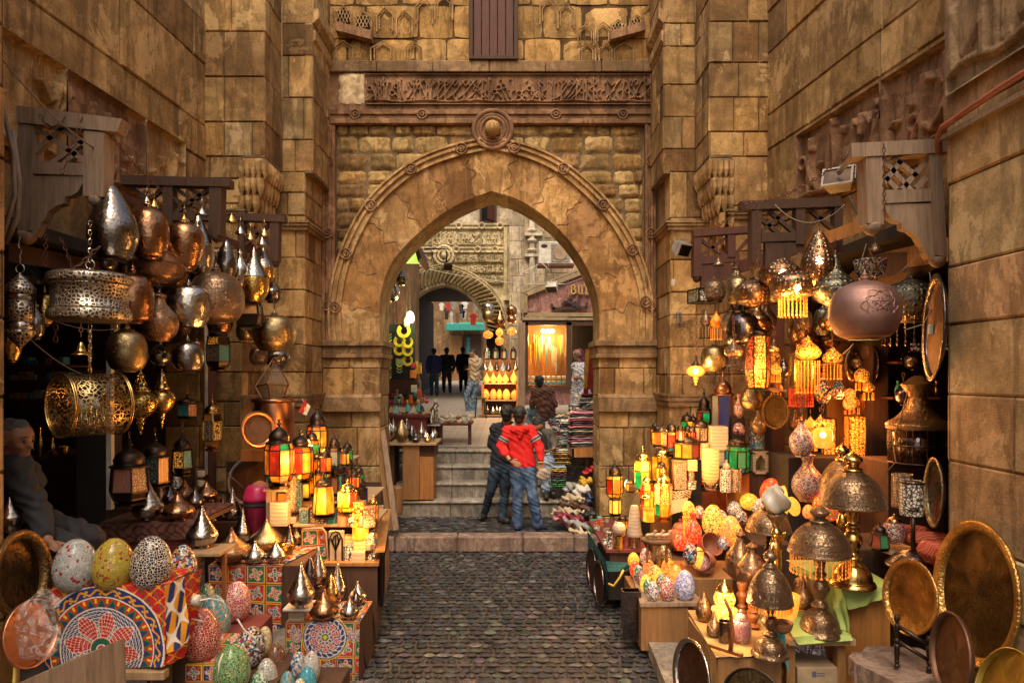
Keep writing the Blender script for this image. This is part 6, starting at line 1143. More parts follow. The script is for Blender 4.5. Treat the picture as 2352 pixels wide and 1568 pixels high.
def bkt(pre,Z,polys,balls,label,mat,th=.11,lat=None):
 o0=P(*pre,Z);g=eM('carved_bracket',o0);meta(g,label,'bracket')
 for nm,pts,t,dz in polys:
  mb=MB();mb.poly([P(x,y,Z)+Vc((0,dz,0))for x,y in pts],(0,1,0),t);o=mb.build(nm,mat,None);o.parent=g;o.location=-o0
 if lat:
  mb=MB()
  for a,b,c,d in lat:mb.bar(P(a,b,Z)+Vc((0,.05,0)),P(c,d,Z)+Vc((0,.05,0)),.035,.045,up=(0,1,0))
  o=mb.build('lattice',mat,None);o.parent=g;o.location=-o0
 for x,y,r in balls:
  R=r*Z/F;mb=MB();mb.lathe([(a*R,b*R)for a,b in cat_([(.5,1.3),(.75,1.15),(.6,1.0),(1,.6),(1.05,.3),(.95,-.1),(.6,-.5),(.15,-.75)],3)],18,P(x,y,Z)+Vc((0,.05,0)));o=mb.build('turned_drop',mat,None,True);o.parent=g;o.location=-o0
 return g
def og(x0,y0,x1,y1,flip=False):
 W=x1-x0;H=y1-y0;L=[(0,0),(1,0),(.98,.12),(.9,.26),(.78,.33),(.66,.35),(.65,.46),(.5,.50),(.36,.6),(.28,.74),(.22,.78),(.2,.88),(.12,1.),(0,1.)]
 return[((x0+W*a)if not flip else(x1-W*a),y0+H*b)for a,b in L]
bkt((60,400),4.9,[('top_beam',[(38,243),(281,274),(270,304),(40,282)],.12,-.01),('near_post',[(192,300),(239,304),(237,452),(190,450)],.13,0),('rear_post',[(42,283),(76,288),(70,528),(30,540)],.12,0),('mid_rail',[(62,369),(190,374),(190,402),(60,397)],.09,.01),('scalloped_brace',og(60,402,188,540),.07,.02)],[(214,462,18),(50,545,20)],'large grey carved wooden bracket above the pierced drum lamp','m32',lat=[(72,290,188,366),(72,345,138,288),(110,372,188,318),(128,290,190,330),(140,372,170,345)])
bkt((400,450),6.3,[('top_beam',[(278,402),(527,410),(527,429),(278,424)],.12,-.01),('near_post',[(480,429),(508,429),(506,540),(478,540)],.12,0),('rear_post',[(373,426),(396,426),(396,520),(373,520)],.1,0),('mid_rail',[(396,487),(480,487),(480,505),(396,505)],.08,.01),('rear_rail',[(278,487),(373,487),(373,505),(278,505)],.08,.01)],[(492,546,12)],'dark carved bracket beam behind the tall silver teardrop lamps','md',lat=[(398,430,478,486),(398,486,478,430),(300,430,370,486),(300,486,370,430),(430,430,478,462),(398,455,436,486)])
bkt((610,500),7.6,[('top_beam',[(540,488),(654,494),(654,510),(540,506)],.11,-.01),('near_post',[(619,510),(640,510),(638,600),(619,600)],.11,0),('rear_post',[(545,506),(560,506),(560,590),(545,590)],.1,0)],[(629,606,9)],'smallest dark bracket on the lamp side, above the gold onion lamps','md',lat=[(560,512,618,560),(560,560,618,512)])
bkt((2080,400),4.9,[('top_beam',[(1954,330),(2182,318),(2182,350),(1956,362)],.13,-.01),('near_post',[(1989,361),(2028,358),(2030,515),(1994,512)],.14,0),('rear_post',[(2134,350),(2163,350),(2176,590),(2150,585)],.12,0),('mid_rail',[(2032,436),(2141,432),(2141,461),(2032,466)],.09,.01),('scalloped_brace',og(2036,466,2152,592,True),.07,.02)],[(2012,524,19),(2163,600,17)],'large grey carved wooden bracket beside the pale pier','m32',lat=[(2034,420,2075,366),(2058,358,2112,402),(2034,362,2100,436),(2078,432,2132,370),(2110,430,2134,405),(2066,432,2040,404)])
bkt((1830,500),6.3,[('top_beam',[(1702,462),(1931,452),(1931,474),(1704,482)],.12,-.01),('near_post',[(1727,481),(1750,480),(1748,602),(1727,602)],.12,0),('rear_post',[(1829,478),(1850,477),(1850,560),(1829,560)],.1,0),('mid_rail',[(1751,534),(1829,532),(1829,552),(1751,555)],.08,.01),('scalloped_brace',og(1760,556,1850,640),.06,.02),('far_post',[(1918,474),(1936,474),(1936,580),(1918,580)],.1,0)],[(1898-0,999+0,.1),(1737,608,12)][1:],'reddish brown carved bracket above the studded cone lamps','md',lat=[(1751,532,1812,480),(1770,482,1828,532),(1850,530,1916,478),(1866,480,1916,524),(1751,500,1790,532)])
bkt((1660,560),7.6,[('top_beam',[(1594,527),(1725,518),(1725,534),(1594,543)],.12,-.01),('near_post',[(1594,543),(1612,542),(1612,635),(1594,635)],.12,0),('mid_post',[(1672,538),(1690,537),(1690,590),(1672,590)],.1,0),('mid_rail',[(1612,588),(1700,582),(1700,600),(1612,606)],.08,.01),('scalloped_brace',og(1612,606,1700,680),.06,.02)],[(1603,641,9)],'dark red bracket nearest the corner pier with small bells','wood_red',lat=[(1612,586,1670,545),(1612,550,1670,586),(1690,585,1725,545)])
sB('timber_rail',[P(1850,548,6.4),P(1990,500,6.0),P(1990,528,6.0),P(1850,578,6.4)],(0,1,0),.08,'m19','glossy orange-brown rail between the two carved brackets','rail');sB('timber_rail',[P(1690,600,7.4),P(1790,572,7.),P(1790,600,7.),P(1690,630,7.4)],(0,1,0),.08,'wood_red','dark glossy rail behind the studded cone lamp','rail')
sB('timber_rail',[P(235,425,5.6),P(390,485,6.4),P(390,500,6.4),P(235,442,5.6)],(0,1,0),.07,'wood_red','reddish rail the tall silver teardrop hangs from','rail');sB('timber_rail',[P(380,488,6.5),P(600,575,8.),P(600,592,8.),P(380,506,6.5)],(0,1,0),.07,'wood_red','long reddish rail behind the row of teardrop lamps','rail')
sB('awning_board',[P(1985,600,6.2),P(2170,560,5.3),P(2170,600,5.3),P(1985,650,6.2)],(.0,1,-.3),.5,'md','dark sloping board under the big bracket beside the pale pier','board')
def chain_(pts,label,size=.035,r=.0045,group=None):
 mb=MB();lch(mb,pts,size,r);o=mb.build('iron_chain','rust');meta(o,label,'chain',group)
chain_(sag(P(255,310,4.95),P(400,455,6.1),.05),'rusty chain slung from the big grey bracket to the next beam');chain_(sag(P(90,262,4.8),P(150,268,4.85),.09,8),'bunched rusty chain over the beam end of the lamp-side bracket');chain_(sag(P(140,400,4.8),P(190,265,4.85),.03,8),'rusty chain climbing the lattice of the lamp-side bracket')
chain_(sag(P(400,455,6.1),P(560,500,7.5),.05),'dark chain running along the beams toward the corner pier');chain_(sag(P(1705,466,6.3),P(1960,345,4.9),.10),'dark chain sagging between the two brackets below the grey floodlight');chain_(sag(P(1600,530,7.5),P(1705,475,6.3),.06),'dark chain rising from the smallest red bracket')
chain_([P(2030,330,4.75),P(2031,500,4.75)],'thin reddish chain hanging down the front of the bracket beside the pale pier',.03,.004);chain_([P(1738,470,6.1),P(1740,620,6.1)],'thin chain hanging down the reddish bracket',.03,.004);chain_([P(1600,660,7.3),P(1599,815,7.3)],'long dark chain holding the amber glass pendant',.035,.004)
chain_([P(106,540,4.8),P(104,610,4.8)],'dark chain hanging beside the scalloped brace',.03,.004);chain_([P(140,545,4.9),P(172,625,4.9)],'slanting dark chain to the pierced drum lamp',.03,.004);chain_([P(230,565,4.6),P(170,620,4.6),P(128,690,4.6),P(128,785,4.6)],'pale chain looped down past the pierced drum lamp',.035,.0045)
for a in((sag(P(0,130,4.2),P(215,340,4.9),.05),.006,'cable','grey cable sagging from the wall corner to the lamp-side bracket'),(sag(P(2,640,4.4),P(0,90,4.2),0.0),.014,'m3d','upright grey cable at the pier edge'),([P(28,300,4.4),P(44,420,4.4),P(40,500,4.4),P(12,560,4.4)],.018,'m3d','thick grey hose curving down behind the big bracket'),([P(2,230,4.3),P(30,350,4.35),P(34,450,4.35),P(8,540,4.3)],.014,'m3d','second grey hose beside the thick one'),(sag(P(60,770,4.6),P(225,870,5.1),.05),.004,'cable','thin pale wire crossing below the drum lamp'),(sag(P(90,720,4.9),P(270,755,5.2),.05),.003,'cable','thin wire behind the drum lamp'),(sag(P(1950,450,5.6),P(2010,540,5.2),.04),.009,'m3b','black lead hanging from the grey floodlight'),(sag(P(1780,470,6.2),P(1940,470,5.8),.16),.005,'cable','pale cable looped across the reddish bracket'),(sag(P(1605,815,7.3),P(1745,810,6.9),.12),.006,'cable','thin pink wire looping to the amber glass pendant'),([P(2130,545,5.),P(2095,600,5.),P(2050,640,5.)],.0035,'cable','pale wire under the grey bracket beside the pier'),([P(2135,625,4.9),P(2146,700,4.9),P(2120,745,4.9),P(2080,757,4.9)],.0045,'cable','white lamp cord with inline switch in front of the silver drum'),([P(2085,900,5.8),P(2068,960,5.8),P(2050,1010,5.8),P(2058,1060,5.8),P(2035,1085,5.8)],.005,'cable','tangled pale cord down the dark post'),(sag(P(1840,830,6.6),P(1960,790,6.4),.1),.006,'cable','thin wire between the beaded lit lamps'),([P(520,1085,7.4),P(560,1120,7.4)],.005,'cable','thin copper wire trailing from the insulators'),(sag(P(1995,570,5.6),P(2040,640,5.6),.02),.004,'cable','pale lead beside the mosaic bucket lamp'),([P(1990,560,5.6),P(1978,600,5.6),P(1984,660,5.6)],.004,'cable','hanging lead with a white plug above the pink globe'),(sag(P(1480+0,1+0,30),P(1481,1,30),0),.0005,'cable','x')[:0]or None):
 if a:cB(*a)
flood(1926,415,62,5.4,'large grey floodlight hung from the bracket beside the pale pier',-25,-35);flood(1566,572,40,7.7,'smaller grey floodlight on the corner pier',30,35)
sB('flood_arm',[P(1925,392,5.3),P(1960,350,5.1),P(1966,360,5.1),P(1932,400,5.3)],(0,1,0),.04,'m3c','short grey arm holding the large floodlight','arm')
bxw(2138,745,768,12,4.85,'m1c','small white inline switch on the lamp cord','switch','cord_switch',depth=.02)
wA('tumbler',1547,642,657,12,7.9,'m13','small white ceramic insulator hanging on the corner pier','insulator',name='insulator',chain=90,wire=True,chain_mat='m3b')
for i,y in enumerate((1088,1110)):wA('tumbler',461,y-7,y+6,18,7.3,'m13',['upper white ceramic insulator near the door post','lower white ceramic insulator near the door post'][i],'insulator',name='insulator')
pmt('mark_blue',(.08,.09,.16),.8)
mk_=letters([([(.0,.9),(.0,.1)],.14),([(.35,.9),(.3,.5),(.6,.45),(.7,.25),(.6,.02),(.3,.05)],.14),([(.35,.9),(.72,.9)],.12),([(-.1,-.45),(.9,-.3)],.1)],1554,734,17,Z2-.012-.01,.012);o=mk_.build('painted_number','mark_blue');meta(o,'faded painted number 15 with an underline on the corner pier','painted mark')
mb=MB();mb.torus(P(1565,745,Z2-.02),.035,.006,(0,1,0),18,4);o=mb.build('painted_ring','mark_blue');meta(o,'small faded painted ring under the painted number','painted mark')
for nm,pts,z,lab in(('stone_plinth',[(-3.75,3.0),(-1.62,3.0),(-1.62,4.4),(-1.75,5.4),(-1.62,6.2),(-1.72,8.2),(-3.75,8.2)],.26,'low stone plinth under the lamp-side displays'),('stone_plinth',[(1.06,2.9),(3.6,2.9),(3.2,8.2),(1.28,8.2),(1.2,6.6),(1.14,5.2)],.12,'low stone plinth with red mat under the egg lamp tables')):
 mb=MB();mb.poly([(x,y,0.001)for x,y in pts],(0,0,1),z);o=mb.build(nm,'step_stone',cols=True);meta(o,lab,'plinth')
RED=np.array(srgb('#c41f1c'));NAVY=np.array(srgb('#23316d'));GOLD=np.array(srgb('#e39a1c'));WHT=np.array(srgb('#e4d8c8'));GRN=np.array(srgb('#0f7040'));YEL=np.array(srgb('#e8c422'));LIME=np.array(srgb('#6fae2a'));DK=np.array(srgb('#3a1512'))
def put(c,m,col):c[m]=col
def paint_medallion(u,v):
 x,y=u-233,v-1490;r=np.hypot(x,y);a=np.arctan2(y,x);c=np.tile(RED,(len(u),1));w=np.sin
 put(c,(np.abs(w(a*7+r*.12))<.18),GRN);put(c,(np.abs(w(u*.16)+w(v*.19))<.22),GOLD);put(c,(w(u*.3)*w(v*.27)>.82),NAVY)
 m=(r<147);put(c,m,WHT)
 m=r<143;put(c,m,NAVY);s=131+5.5*w(a*22);put(c,(r>121)&(r<143)&(np.abs(r-s)<2.6),GOLD);put(c,(r>121)&(r<143)&(np.hypot((a*11/pi%1-.5)*16,r-(131-4*np.sign(w(a*22))))<3.0),GOLD)
 put(c,(r<121),WHT);m=r<118;put(c,m,RED)
 t=(a*26/(2*pi))%1-.5;h=(118-r)/22;m=(r<116)&(r>97);put(c,m&(np.abs(t)<h*.5),GRN);put(c,m&(np.abs(t)<h*.5-.16),NAVY);put(c,m&(np.abs(t)>.40)&(r>106),YEL)
 put(c,r<96,WHT);put(c,r<93,NAVY);sc=w(a*24+r*.55)*w(r*.42+1);put(c,(r<92)&(np.abs(sc)<.24),WHT)
 ta=(a*8/(2*pi)+.25)%1-.5;pet=86-30*np.abs(ta*2)**.8-(np.abs(ta)>.36)*18;wid=np.interp(r,[24,45,64,90],[.34,.48,.42,.0]);m=(np.abs(ta)<wid)&(r>26)&(r<91)
 put(c,m,WHT);m=(np.abs(ta)<wid-.06*40/np.maximum(r,20))&(r>26)&(r<84);put(c,m,RED);f=w(ta*26)*w(r*.36);put(c,m&(np.abs(f)<.13)&(r>34),WHT)
 put(c,r<28,WHT);put(c,r<26,RED);put(c,r<24.5,GRN);put(c,(r<23)&(np.abs(w(a*9)*w(r*.6))<.15),NAVY);put(c,r<12.5,NAVY);put(c,r<12,WHT);put(c,r<9,RED);return c
def pT(cell=36.,seed=0,rosettes=()):
 def f(u,v):
  c=np.tile(NAVY,(len(u),1));w=np.sin;ci,cj=np.floor(u/cell),np.floor(v/cell);fu,fv=u/cell-ci,v/cell-cj;k=(ci*3+cj*5+seed).astype(int)%4
  put(c,k==0,RED);put(c,k==2,np.array(srgb('#a3221c')));put(c,k==3,GRN*.7+NAVY*.3)
  x,y=fu-.5,fv-.5;r=np.hypot(x,y);a=np.arctan2(y,x)
  s1=r-.26-.09*w(a*4+k);put(c,np.abs(s1)<.035,np.array(srgb('#d8b9a6')));put(c,(s1<-.035)&(k%2==0),NAVY);put(c,(s1<-.035)&(k%2==1),RED);put(c,(s1<-.035)&(np.abs(w(a*3)*w(r*34))<.25),WHT);put(c,r<.07,LIME)
  s2=np.abs(w(x*19)*w(y*19));put(c,(s1>.09)&(s2>.86),YEL);put(c,(s1>.05)&(np.abs(x*x*8-y*y*8)<.05)&(r>.3),LIME)
  e=np.minimum(np.minimum(fu,1-fu),np.minimum(fv,1-fv));put(c,e<.10,NAVY);put(c,(e<.075)&(e>.035),YEL);put(c,e<.02,RED)
  for(rx,ry,R)in rosettes:
   X,Y=u-rx,v-ry;r=np.hypot(X,Y)/R;a=np.arctan2(Y,X)
   put(c,r<1.06,YEL);put(c,r<1.02,NAVY);put(c,r<.97,WHT);put(c,r<.94,NAVY*1.3);put(c,(r<.93)&(np.abs(w(a*10+r*9)*w(r*17))<.22),WHT)
   ta=(a*10/(2*pi))%1-.5;wid=np.interp(r,[.22,.4,.62,.74],[.12,.36,.42,.0]);m=(np.abs(ta)<wid)&(r>.2)&(r<.75);put(c,m,WHT);m=(np.abs(ta)<wid-.06/np.maximum(r,.2)*.6)&(r>.24)&(r<.72);put(c,m,np.array(srgb('#c83a44')));put(c,m&(np.abs(w(ta*22)*w(r*30))<.2),WHT);put(c,r<.16,GRN);put(c,(np.abs(X)+np.abs(Y))/R<.13,YEL)
  return c*.85
 return f
def ppl(col,amp=.1,freq=.9,col2=None):
 col=np.array(col)
 def f(u,v):
  c=np.tile(col,(len(u),1))
  if col2 is not None:m=np.abs(np.sin(u*freq+3*np.sin(v*freq*.6))*np.sin(v*freq*1.1+2*np.sin(u*freq*.5)))<.28;c[m]=np.array(col2)
  return c
 return f
t=NT('m24');v=t.obj();t.set(color=t.attr(),rough=.85);t.bump(t.math('ADD',t.noise(v,18,4),t.math('MULTIPLY',t.noise(v,300,2),.2)),.35,.012);MAT['m24']=t.m
def cloth(name,quads,painter,label=None,cat='cloth',parent=None,res=260,fold=.008,group=None,part='cloth'):
 V=[];Fc=[];C=[]
 for q,uv,amp in quads:
  q=[Vc(p)for p in q];w=max((q[1]-q[0]).length,(q[2]-q[3]).length);h=max((q[3]-q[0]).length,(q[2]-q[1]).length);nx,ny=max(3,int(w*res)),max(3,int(h*res))
  S,T=np.meshgrid(np.linspace(0,1,nx+1),np.linspace(0,1,ny+1));S,T=S.ravel(),T.ravel();A=[np.array(p)for p in q]
  X=(A[0][None]*((1-S)*(1-T))[:,None]+A[1][None]*(S*(1-T))[:,None]+A[2][None]*(S*T)[:,None]+A[3][None]*((1-S)*T)[:,None]);n=(q[1]-q[0]).cross(q[3]-q[0]).normalized();n=np.array(n)
  d=amp*T*(np.sin(S*w*22+2*T)+.6*np.sin(S*w*47+T*3)+.4*np.sin(T*h*20+S*6));X=X+n[None]*d[:,None];U=[np.array(p,float)for p in uv]
  W2=(U[0][None]*((1-S)*(1-T))[:,None]+U[1][None]*(S*(1-T))[:,None]+U[2][None]*(S*T)[:,None]+U[3][None]*((1-S)*T)[:,None]);C.append(painter(W2[:,0],W2[:,1]).clip(0,1));k=len(V);V+=X.tolist();I=np.arange((nx+1)*(ny+1)).reshape(ny+1,nx+1)+k;Fc+=np.stack([I[:-1,:-1],I[:-1,1:],I[1:,1:],I[1:,:-1]],-1).reshape(-1,4).tolist()
 o=mk(name,V,Fc,'m24',None,smooth=True,cols=np.concatenate(C))
 if parent:o.parent=parent;o.location=-parent.location
 elif label:meta(o,label,cat,group)
 return o
def pX(L):return[P(*p)for p in L]
Zt=4.05
tb=eM('display_table',P(250,1560,Zt));meta(tb,'heavy timber table under the big medallion cloth','table')
zt1=Z_(1350,Zt);xa,xb=X_(98,Zt),X_(388,Zt)
mb=MB();mb.box((xa,Zt+.02,zt1-.06),(xb,Zt+.36,zt1-.012));o=mb.build('tabletop','m21',None);o.parent=tb;o.location=-tb.location
mb=MB();mb.box((xa+.2,Zt-.02,Z_(1560,Zt)),(xb-.02,Zt+.05,Z_(1538,Zt)),.008);o=mb.build('front_beam','m21',None);o.parent=tb;o.location=-tb.location
for x in(xa+.08,xb-.08):
 for y in(Zt+.08,Zt+.3):mb=MB();mb.box((x-.04,y-.04,.26),(x+.04,y+.04,zt1-.06));o=mb.build('leg','md',None);o.parent=tb;o.location=-tb.location
cloth('medallion_cloth',[([P(98,1352,Zt),P(386,1342,Zt),P(380,1528,Zt),P(100,1550,Zt)],[(98,1352),(386,1342),(380,1528),(100,1550)],.010),([P(100,1352,Zt)+Vc((0,.36,.0)),P(386,1342,Zt)+Vc((0,.36,.0)),P(386,1342,Zt),P(98,1352,Zt)],[(98,1250),(386,1250),(386,1342),(98,1352)],.003),([P(386,1342,Zt),P(386,1342,Zt)+Vc((.05,.34,.0)),P(380,1528,Zt)+Vc((.03,.3,.0)),P(380,1528,Zt)],[(386,1342),(470,1340),(470,1520),(386,1528)],.03)],paint_medallion,'red, navy and gold tent-maker cloth with a huge round medallion',res=330)
cloth('folded_cloth',[([P(378,1345,Zt-.05),P(424,1322,Zt+.1),P(430,1470,Zt+.1),P(392,1500,Zt-.05)],[(0,0),(50,0),(50,150),(0,150)],.02)],lambda u,v:np.where((np.abs(np.sin(u*.13)+np.sin(v*.09))<.35)[:,None],WHT[None],np.where((np.sin(u*.22+v*.05)>0)[:,None],GOLD[None],NAVY[None])),'loose gold and navy fold of cloth at the corner of the medallion table',res=250)
Z2t=5.75;zt2=Z_(1297,Z2t)
bx_=eM('display_box',(X_(580,Z2t),Z2t,.26));meta(bx_,'wooden display box under the tiled red cloth','display box');mb=MB();mb.box((X_(482,Z2t),Z2t+.02,.26),(X_(690,Z2t),Z2t+.8,zt2-.012));o=mb.build('box_body','md',None);o.parent=bx_;o.location=-bx_.location
cloth('tiled_cloth',[(pX([(478,1297,Z2t),(648,1297,Z2t),(645,1458,Z2t),(480,1440,Z2t)]),[(0,0),(170,0),(170,160),(0,160)],.006),([P(478,1297,Z2t)+Vc((0,.75,0)),P(692,1297,Z2t)+Vc((0,.75,0)),P(648,1297,Z2t),P(478,1297,Z2t)],[(0,-80),(170,-80),(170,0),(0,0)],.002),([P(648,1297,Z2t),P(692,1262,Z2t+.6),P(688,1400,Z2t+.6),P(645,1458,Z2t)],[(170,0),(250,0),(250,160),(170,160)],.006)],pT(44,1,[(215,50,34)]),'cloth printed with framed red, navy and yellow squares under the copper onions',res=240)
Z3t=5.35;zt3=Z_(1428,Z3t)
bx_=eM('display_box',(X_(740,Z3t),Z3t,.0));meta(bx_,'low wooden display box under the rosette cloth at the street edge','display box');mb=MB();mb.box((X_(658,Z3t),Z3t+.02,.0),(X_(826,Z3t),Z3t+.5,zt3-.012));o=mb.build('box_body','md',None);o.parent=bx_;o.location=-bx_.location
cloth('rosette_cloth',[(pX([(655,1428,Z3t),(826,1428,Z3t),(822,1600,Z3t),(655,1600,Z3t)]),[(0,0),(171,0),(171,172),(0,172)],.006),([P(655,1428,Z3t)+Vc((0,.5,0)),P(826,1428,Z3t)+Vc((0,.5,0)),P(826,1428,Z3t),P(655,1428,Z3t)],[(0,-80),(171,-80),(171,0),(0,0)],.002),([P(826,1428,Z3t),P(826,1428,Z3t)+Vc((0,.48,0)),P(822,1600,Z3t)+Vc((0,.48,0)),P(822,1600,Z3t)],[(171,0),(240,0),(240,172),(171,172)],.005)],pT(40,2,[(92,35,50),(26,32,14),(158,32,14),(92,112,14)]),'cloth with a big ten-petalled rosette hanging at the street edge',res=260)
Z4t=4.45;zt4=Z_(1512,Z4t)
bx_=eM('display_box',(X_(420,Z4t),Z4t,.26));meta(bx_,'wooden box carrying the red mosaic egg','display box');mb=MB();mb.box((X_(352,Z4t),Z4t-.08,.26),(X_(500,Z4t),Z4t+.45,zt4-.012));o=mb.build('box_body','md',None);o.parent=bx_;o.location=-bx_.location
cloth('square_print_cloth',[([P(345,1524,Z4t-.11),P(500,1524,Z4t-.11),P(500,1660,Z4t-.11),P(345,1660,Z4t-.11)],[(0,0),(155,0),(155,130),(0,130)],.005),([P(345,1512,Z4t)+Vc((0,.44,0)),P(500,1512,Z4t)+Vc((0,.44,0)),P(500,1524,Z4t-.11),P(345,1524,Z4t-.11)],[(0,-70),(155,-70),(155,0),(0,0)],.002)],pT(40,0),'cloth of red and green printed squares below the red mosaic egg',res=240)
def slabox(xa,xb,Za,Zb,z0,z1,m,lab):mb=MB();mb.box((X_(xa,Za),Za,z0),(X_(xb,Za),Zb,z1),.005);o=mb.build('display_box',m);meta(o,lab,'display box')
slabox(500,600,4.25,5.0,.262,.36,'md','dark box carrying the green mosaic egg');slabox(470,560,4.86,5.45,.262,.49,'m38','red draped step under the turquoise and pink mosaic eggs');slabox(602,735,4.3,5.1,.0,.22,'md','low dark box under the smallest mosaic eggs')
Z5t=5.6;y5=1196;z5=Z_(y5,Z5t)
tb=eM('display_table',(X_(335,Z5t),Z5t,.26));meta(tb,'table under the brown patterned cloth with lamps behind the eggs','table');mb=MB();mb.box((X_(228,Z5t),Z5t,z5-.05),(X_(450,Z5t),Z5t+.8,z5-.012));o=mb.build('tabletop','md',None);o.parent=tb;o.location=-tb.location
for x in(235,440):mb=MB();mb.box((X_(x,Z5t)-.03,Z5t+.05,.26),(X_(x,Z5t)+.03,Z5t+.1,z5-.05));o=mb.build('leg','m18',None);o.parent=tb;o.location=-tb.location
cloth('brown_cloth',[(pX([(222,1204,Z5t-.02),(450,1196,Z5t-.02),(452,1235,Z5t-.05),(236,1250,Z5t-.05)]),[(0,0),(230,0),(230,40),(0,40)],.02),([P(250,y5,Z5t)+Vc((0,.8,0)),P(450,y5,Z5t)+Vc((0,.8,0)),P(450,1196,Z5t-.02),P(222,1204,Z5t-.02)],[(0,-70),(230,-70),(230,0),(0,0)],.004)],ppl(srgb('#6b3f30'),col2=srgb('#3f201a'),freq=.16),'reddish brown patterned cloth under the silver cone lamps')
cloth('checked_cloth',[(pX([(236,1246,Z5t),(446,1236,Z5t),(440,1290,Z5t),(240,1290,Z5t)]),[(0,0),(210,0),(210,50),(0,50)],.015)],lambda u,v:np.where(((np.sin(u*.9)>.7)|(np.sin(v*.9)>.7))[:,None],np.array(srgb('#8e2a30'))[None],np.array(srgb('#4a3a36'))[None]),'red checked cloth showing below the brown one')
st=eM('round_stool',P(485,1262,5.2));meta(st,'pale wooden stool holding the silver cone lamp beside the eggs','stool');s=5.2/F;h=P(485,1262,5.2).z-.26
mb=MB();mb.box((-44*s,-.1,-.03),(32*s,.2,0),.006);mb.build('seat','m21',st)
for sx in(-42,30):mb=MB();mb.bar((sx*s,0,-h),(sx*s,0,-.03),.03);mb.build('leg','m18',st)
Z6=5.8;z6=Z_(1385,Z6)
et=eM('egg_table',(X_(1500,Z6),Z6,.12));meta(et,'brown plywood box table crowded with small mosaic eggs','table')
def pbox(g,nm,a,b,m,bev=0):mb=MB();mb.box(a,b,bev);o=mb.build(nm,m,None);o.parent=g;o.location=-g.location;return o
pbox(et,'body',(X_(1474,Z6),Z6+.02,.05),(X_(1582,Z6),Z6+.9,z6-.03),'m20');mb=MB();mb.poly([P(1470,1385,Z6),P(1615,1383,Z6),(X_(1615,Z6),7.1,z6),(X_(1452,6.9),7.1,z6)],(0,0,-1),.03);o=mb.build('tabletop','m32',None);o.parent=et;o.location=-et.location
bb=eM('black_bin',P(1449,1462,6.0));meta(bb,'narrow open black metal box standing in front of the egg table','bin');s=6./F;w=21*s;h=108*s;mb=MB()
for a,b in(((-w,-.06),(w,-.05)),((-w,.05),(w,.06)),((-w,-.05),(-w+.01,.05)),((w-.01,-.05),(w,.05))):mb.box((a[0],a[1],0),(b[0],b[1],h))
mb.box((-w,-.05,0),(w,.05,.01));mb.build('box','m4',bb)
mt=sB('red_mat',[(1.2,3.2,.385+0),(1.55,3.2,.385),(1.62,6.0,.13),(1.36,6.0,.13)],(0,0,-1),.006,'m38','worn red mat on the plinth beside the egg table','mat')if False else None
Z7=6.9;z7=Z_(1262,Z7)
wt=eM('ware_table',(X_(1430,Z7),Z7,.12));meta(wt,'narrow table of alabaster and bone trinkets above the green cloth','table')
mb=MB();mb.poly([(X_(1392,Z7),Z7,z7),(X_(1486,Z7),Z7,z7),(X_(1452,8.3),8.3,z7),(X_(1352,8.3),8.3,z7)],(0,0,-1),.03);o=mb.build('tabletop','m38',None);o.parent=wt;o.location=-wt.location
pbox(wt,'crate',(X_(1402,Z7),Z7+.04,z7-.17),(X_(1470,Z7),Z7+.6,z7-.031),'md');pbox(wt,'base',(X_(1396,Z7)+.02,Z7+.08,.1),(X_(1470,Z7),Z7+1.,z7-.17),'m25')
cloth('green_cloth',[(pX([(1392,1288,Z7-.05),(1458,1292,Z7-.05),(1440,1312,Z7-.08),(1396,1312,Z7-.08)]),[(0,0),(66,0),(66,30),(0,30)],.01),([P(1349,1218,8.3),P(1392,1288,Z7-.05),P(1396,1370,Z7-.05),P(1349,1262,8.3)],[(0,0),(120,0),(120,70),(0,60)],.012)],ppl(srgb('#1d5b41'),col2=srgb('#1c2f63'),freq=.25),'green and blue marbled cloth over the small ware table',res=160)
Z8=4.6;z8=Z_(1506,Z8)
ft=eM('front_table',(X_(1700,Z8),Z8,.12));meta(ft,'cream covered table with lit mosaic lamp and wooden bookstand','table');pbox(ft,'body',(X_(1650,Z8),Z8+.02,.1),(X_(1797,Z8),Z8+.8,z8-.02),'m20');mb=MB();
cloth('cream_cloth',[([P(1579,1400,5.5),P(1800,1400,5.5),P(1802,1506,Z8),P(1645,1508,Z8)],[(0,0),(200,0),(200,100),(0,100)],.002),([P(1579,1400,5.5),P(1645,1508,Z8),P(1650,1600,Z8),P(1586,1490,5.5)],[(0,0),(100,0),(100,90),(0,90)],.006)],ppl(srgb('#b08d55')),'cream cloth covering the table with the wooden bookstand')
Z9=4.85;z9=Z_(1453,Z9)
stl=eM('lamp_stool',(X_(1880,Z9),Z9,.1));meta(stl,'wooden stool under the domed lamp with a cardboard box beneath','stool');pbox(stl,'seat',(X_(1800,Z9),Z9-.1,z9-.05),(X_(1950,Z9),Z9+.6,z9-.01),'m21')
for x in(1810,1925):
 for y in(Z9-.05,Z9+.5):pbox(stl,'leg',(X_(x,Z9)-.03,y,.12),(X_(x,Z9)+.03,y+.06,z9-.05),'m20')
Z10=4.95;z10=Z_(1345,Z10)
ob=eM('display_box',(X_(1990,Z10),Z10,.1));meta(ob,'orange plywood box under the pale green cloth','display box');pbox(ob,'box_body',(X_(1945,Z10),Z10+.02,.12),(X_(2048,Z10),Z10+.7,z10-.012),'m19')
LG=ppl(srgb('#9fb262'))
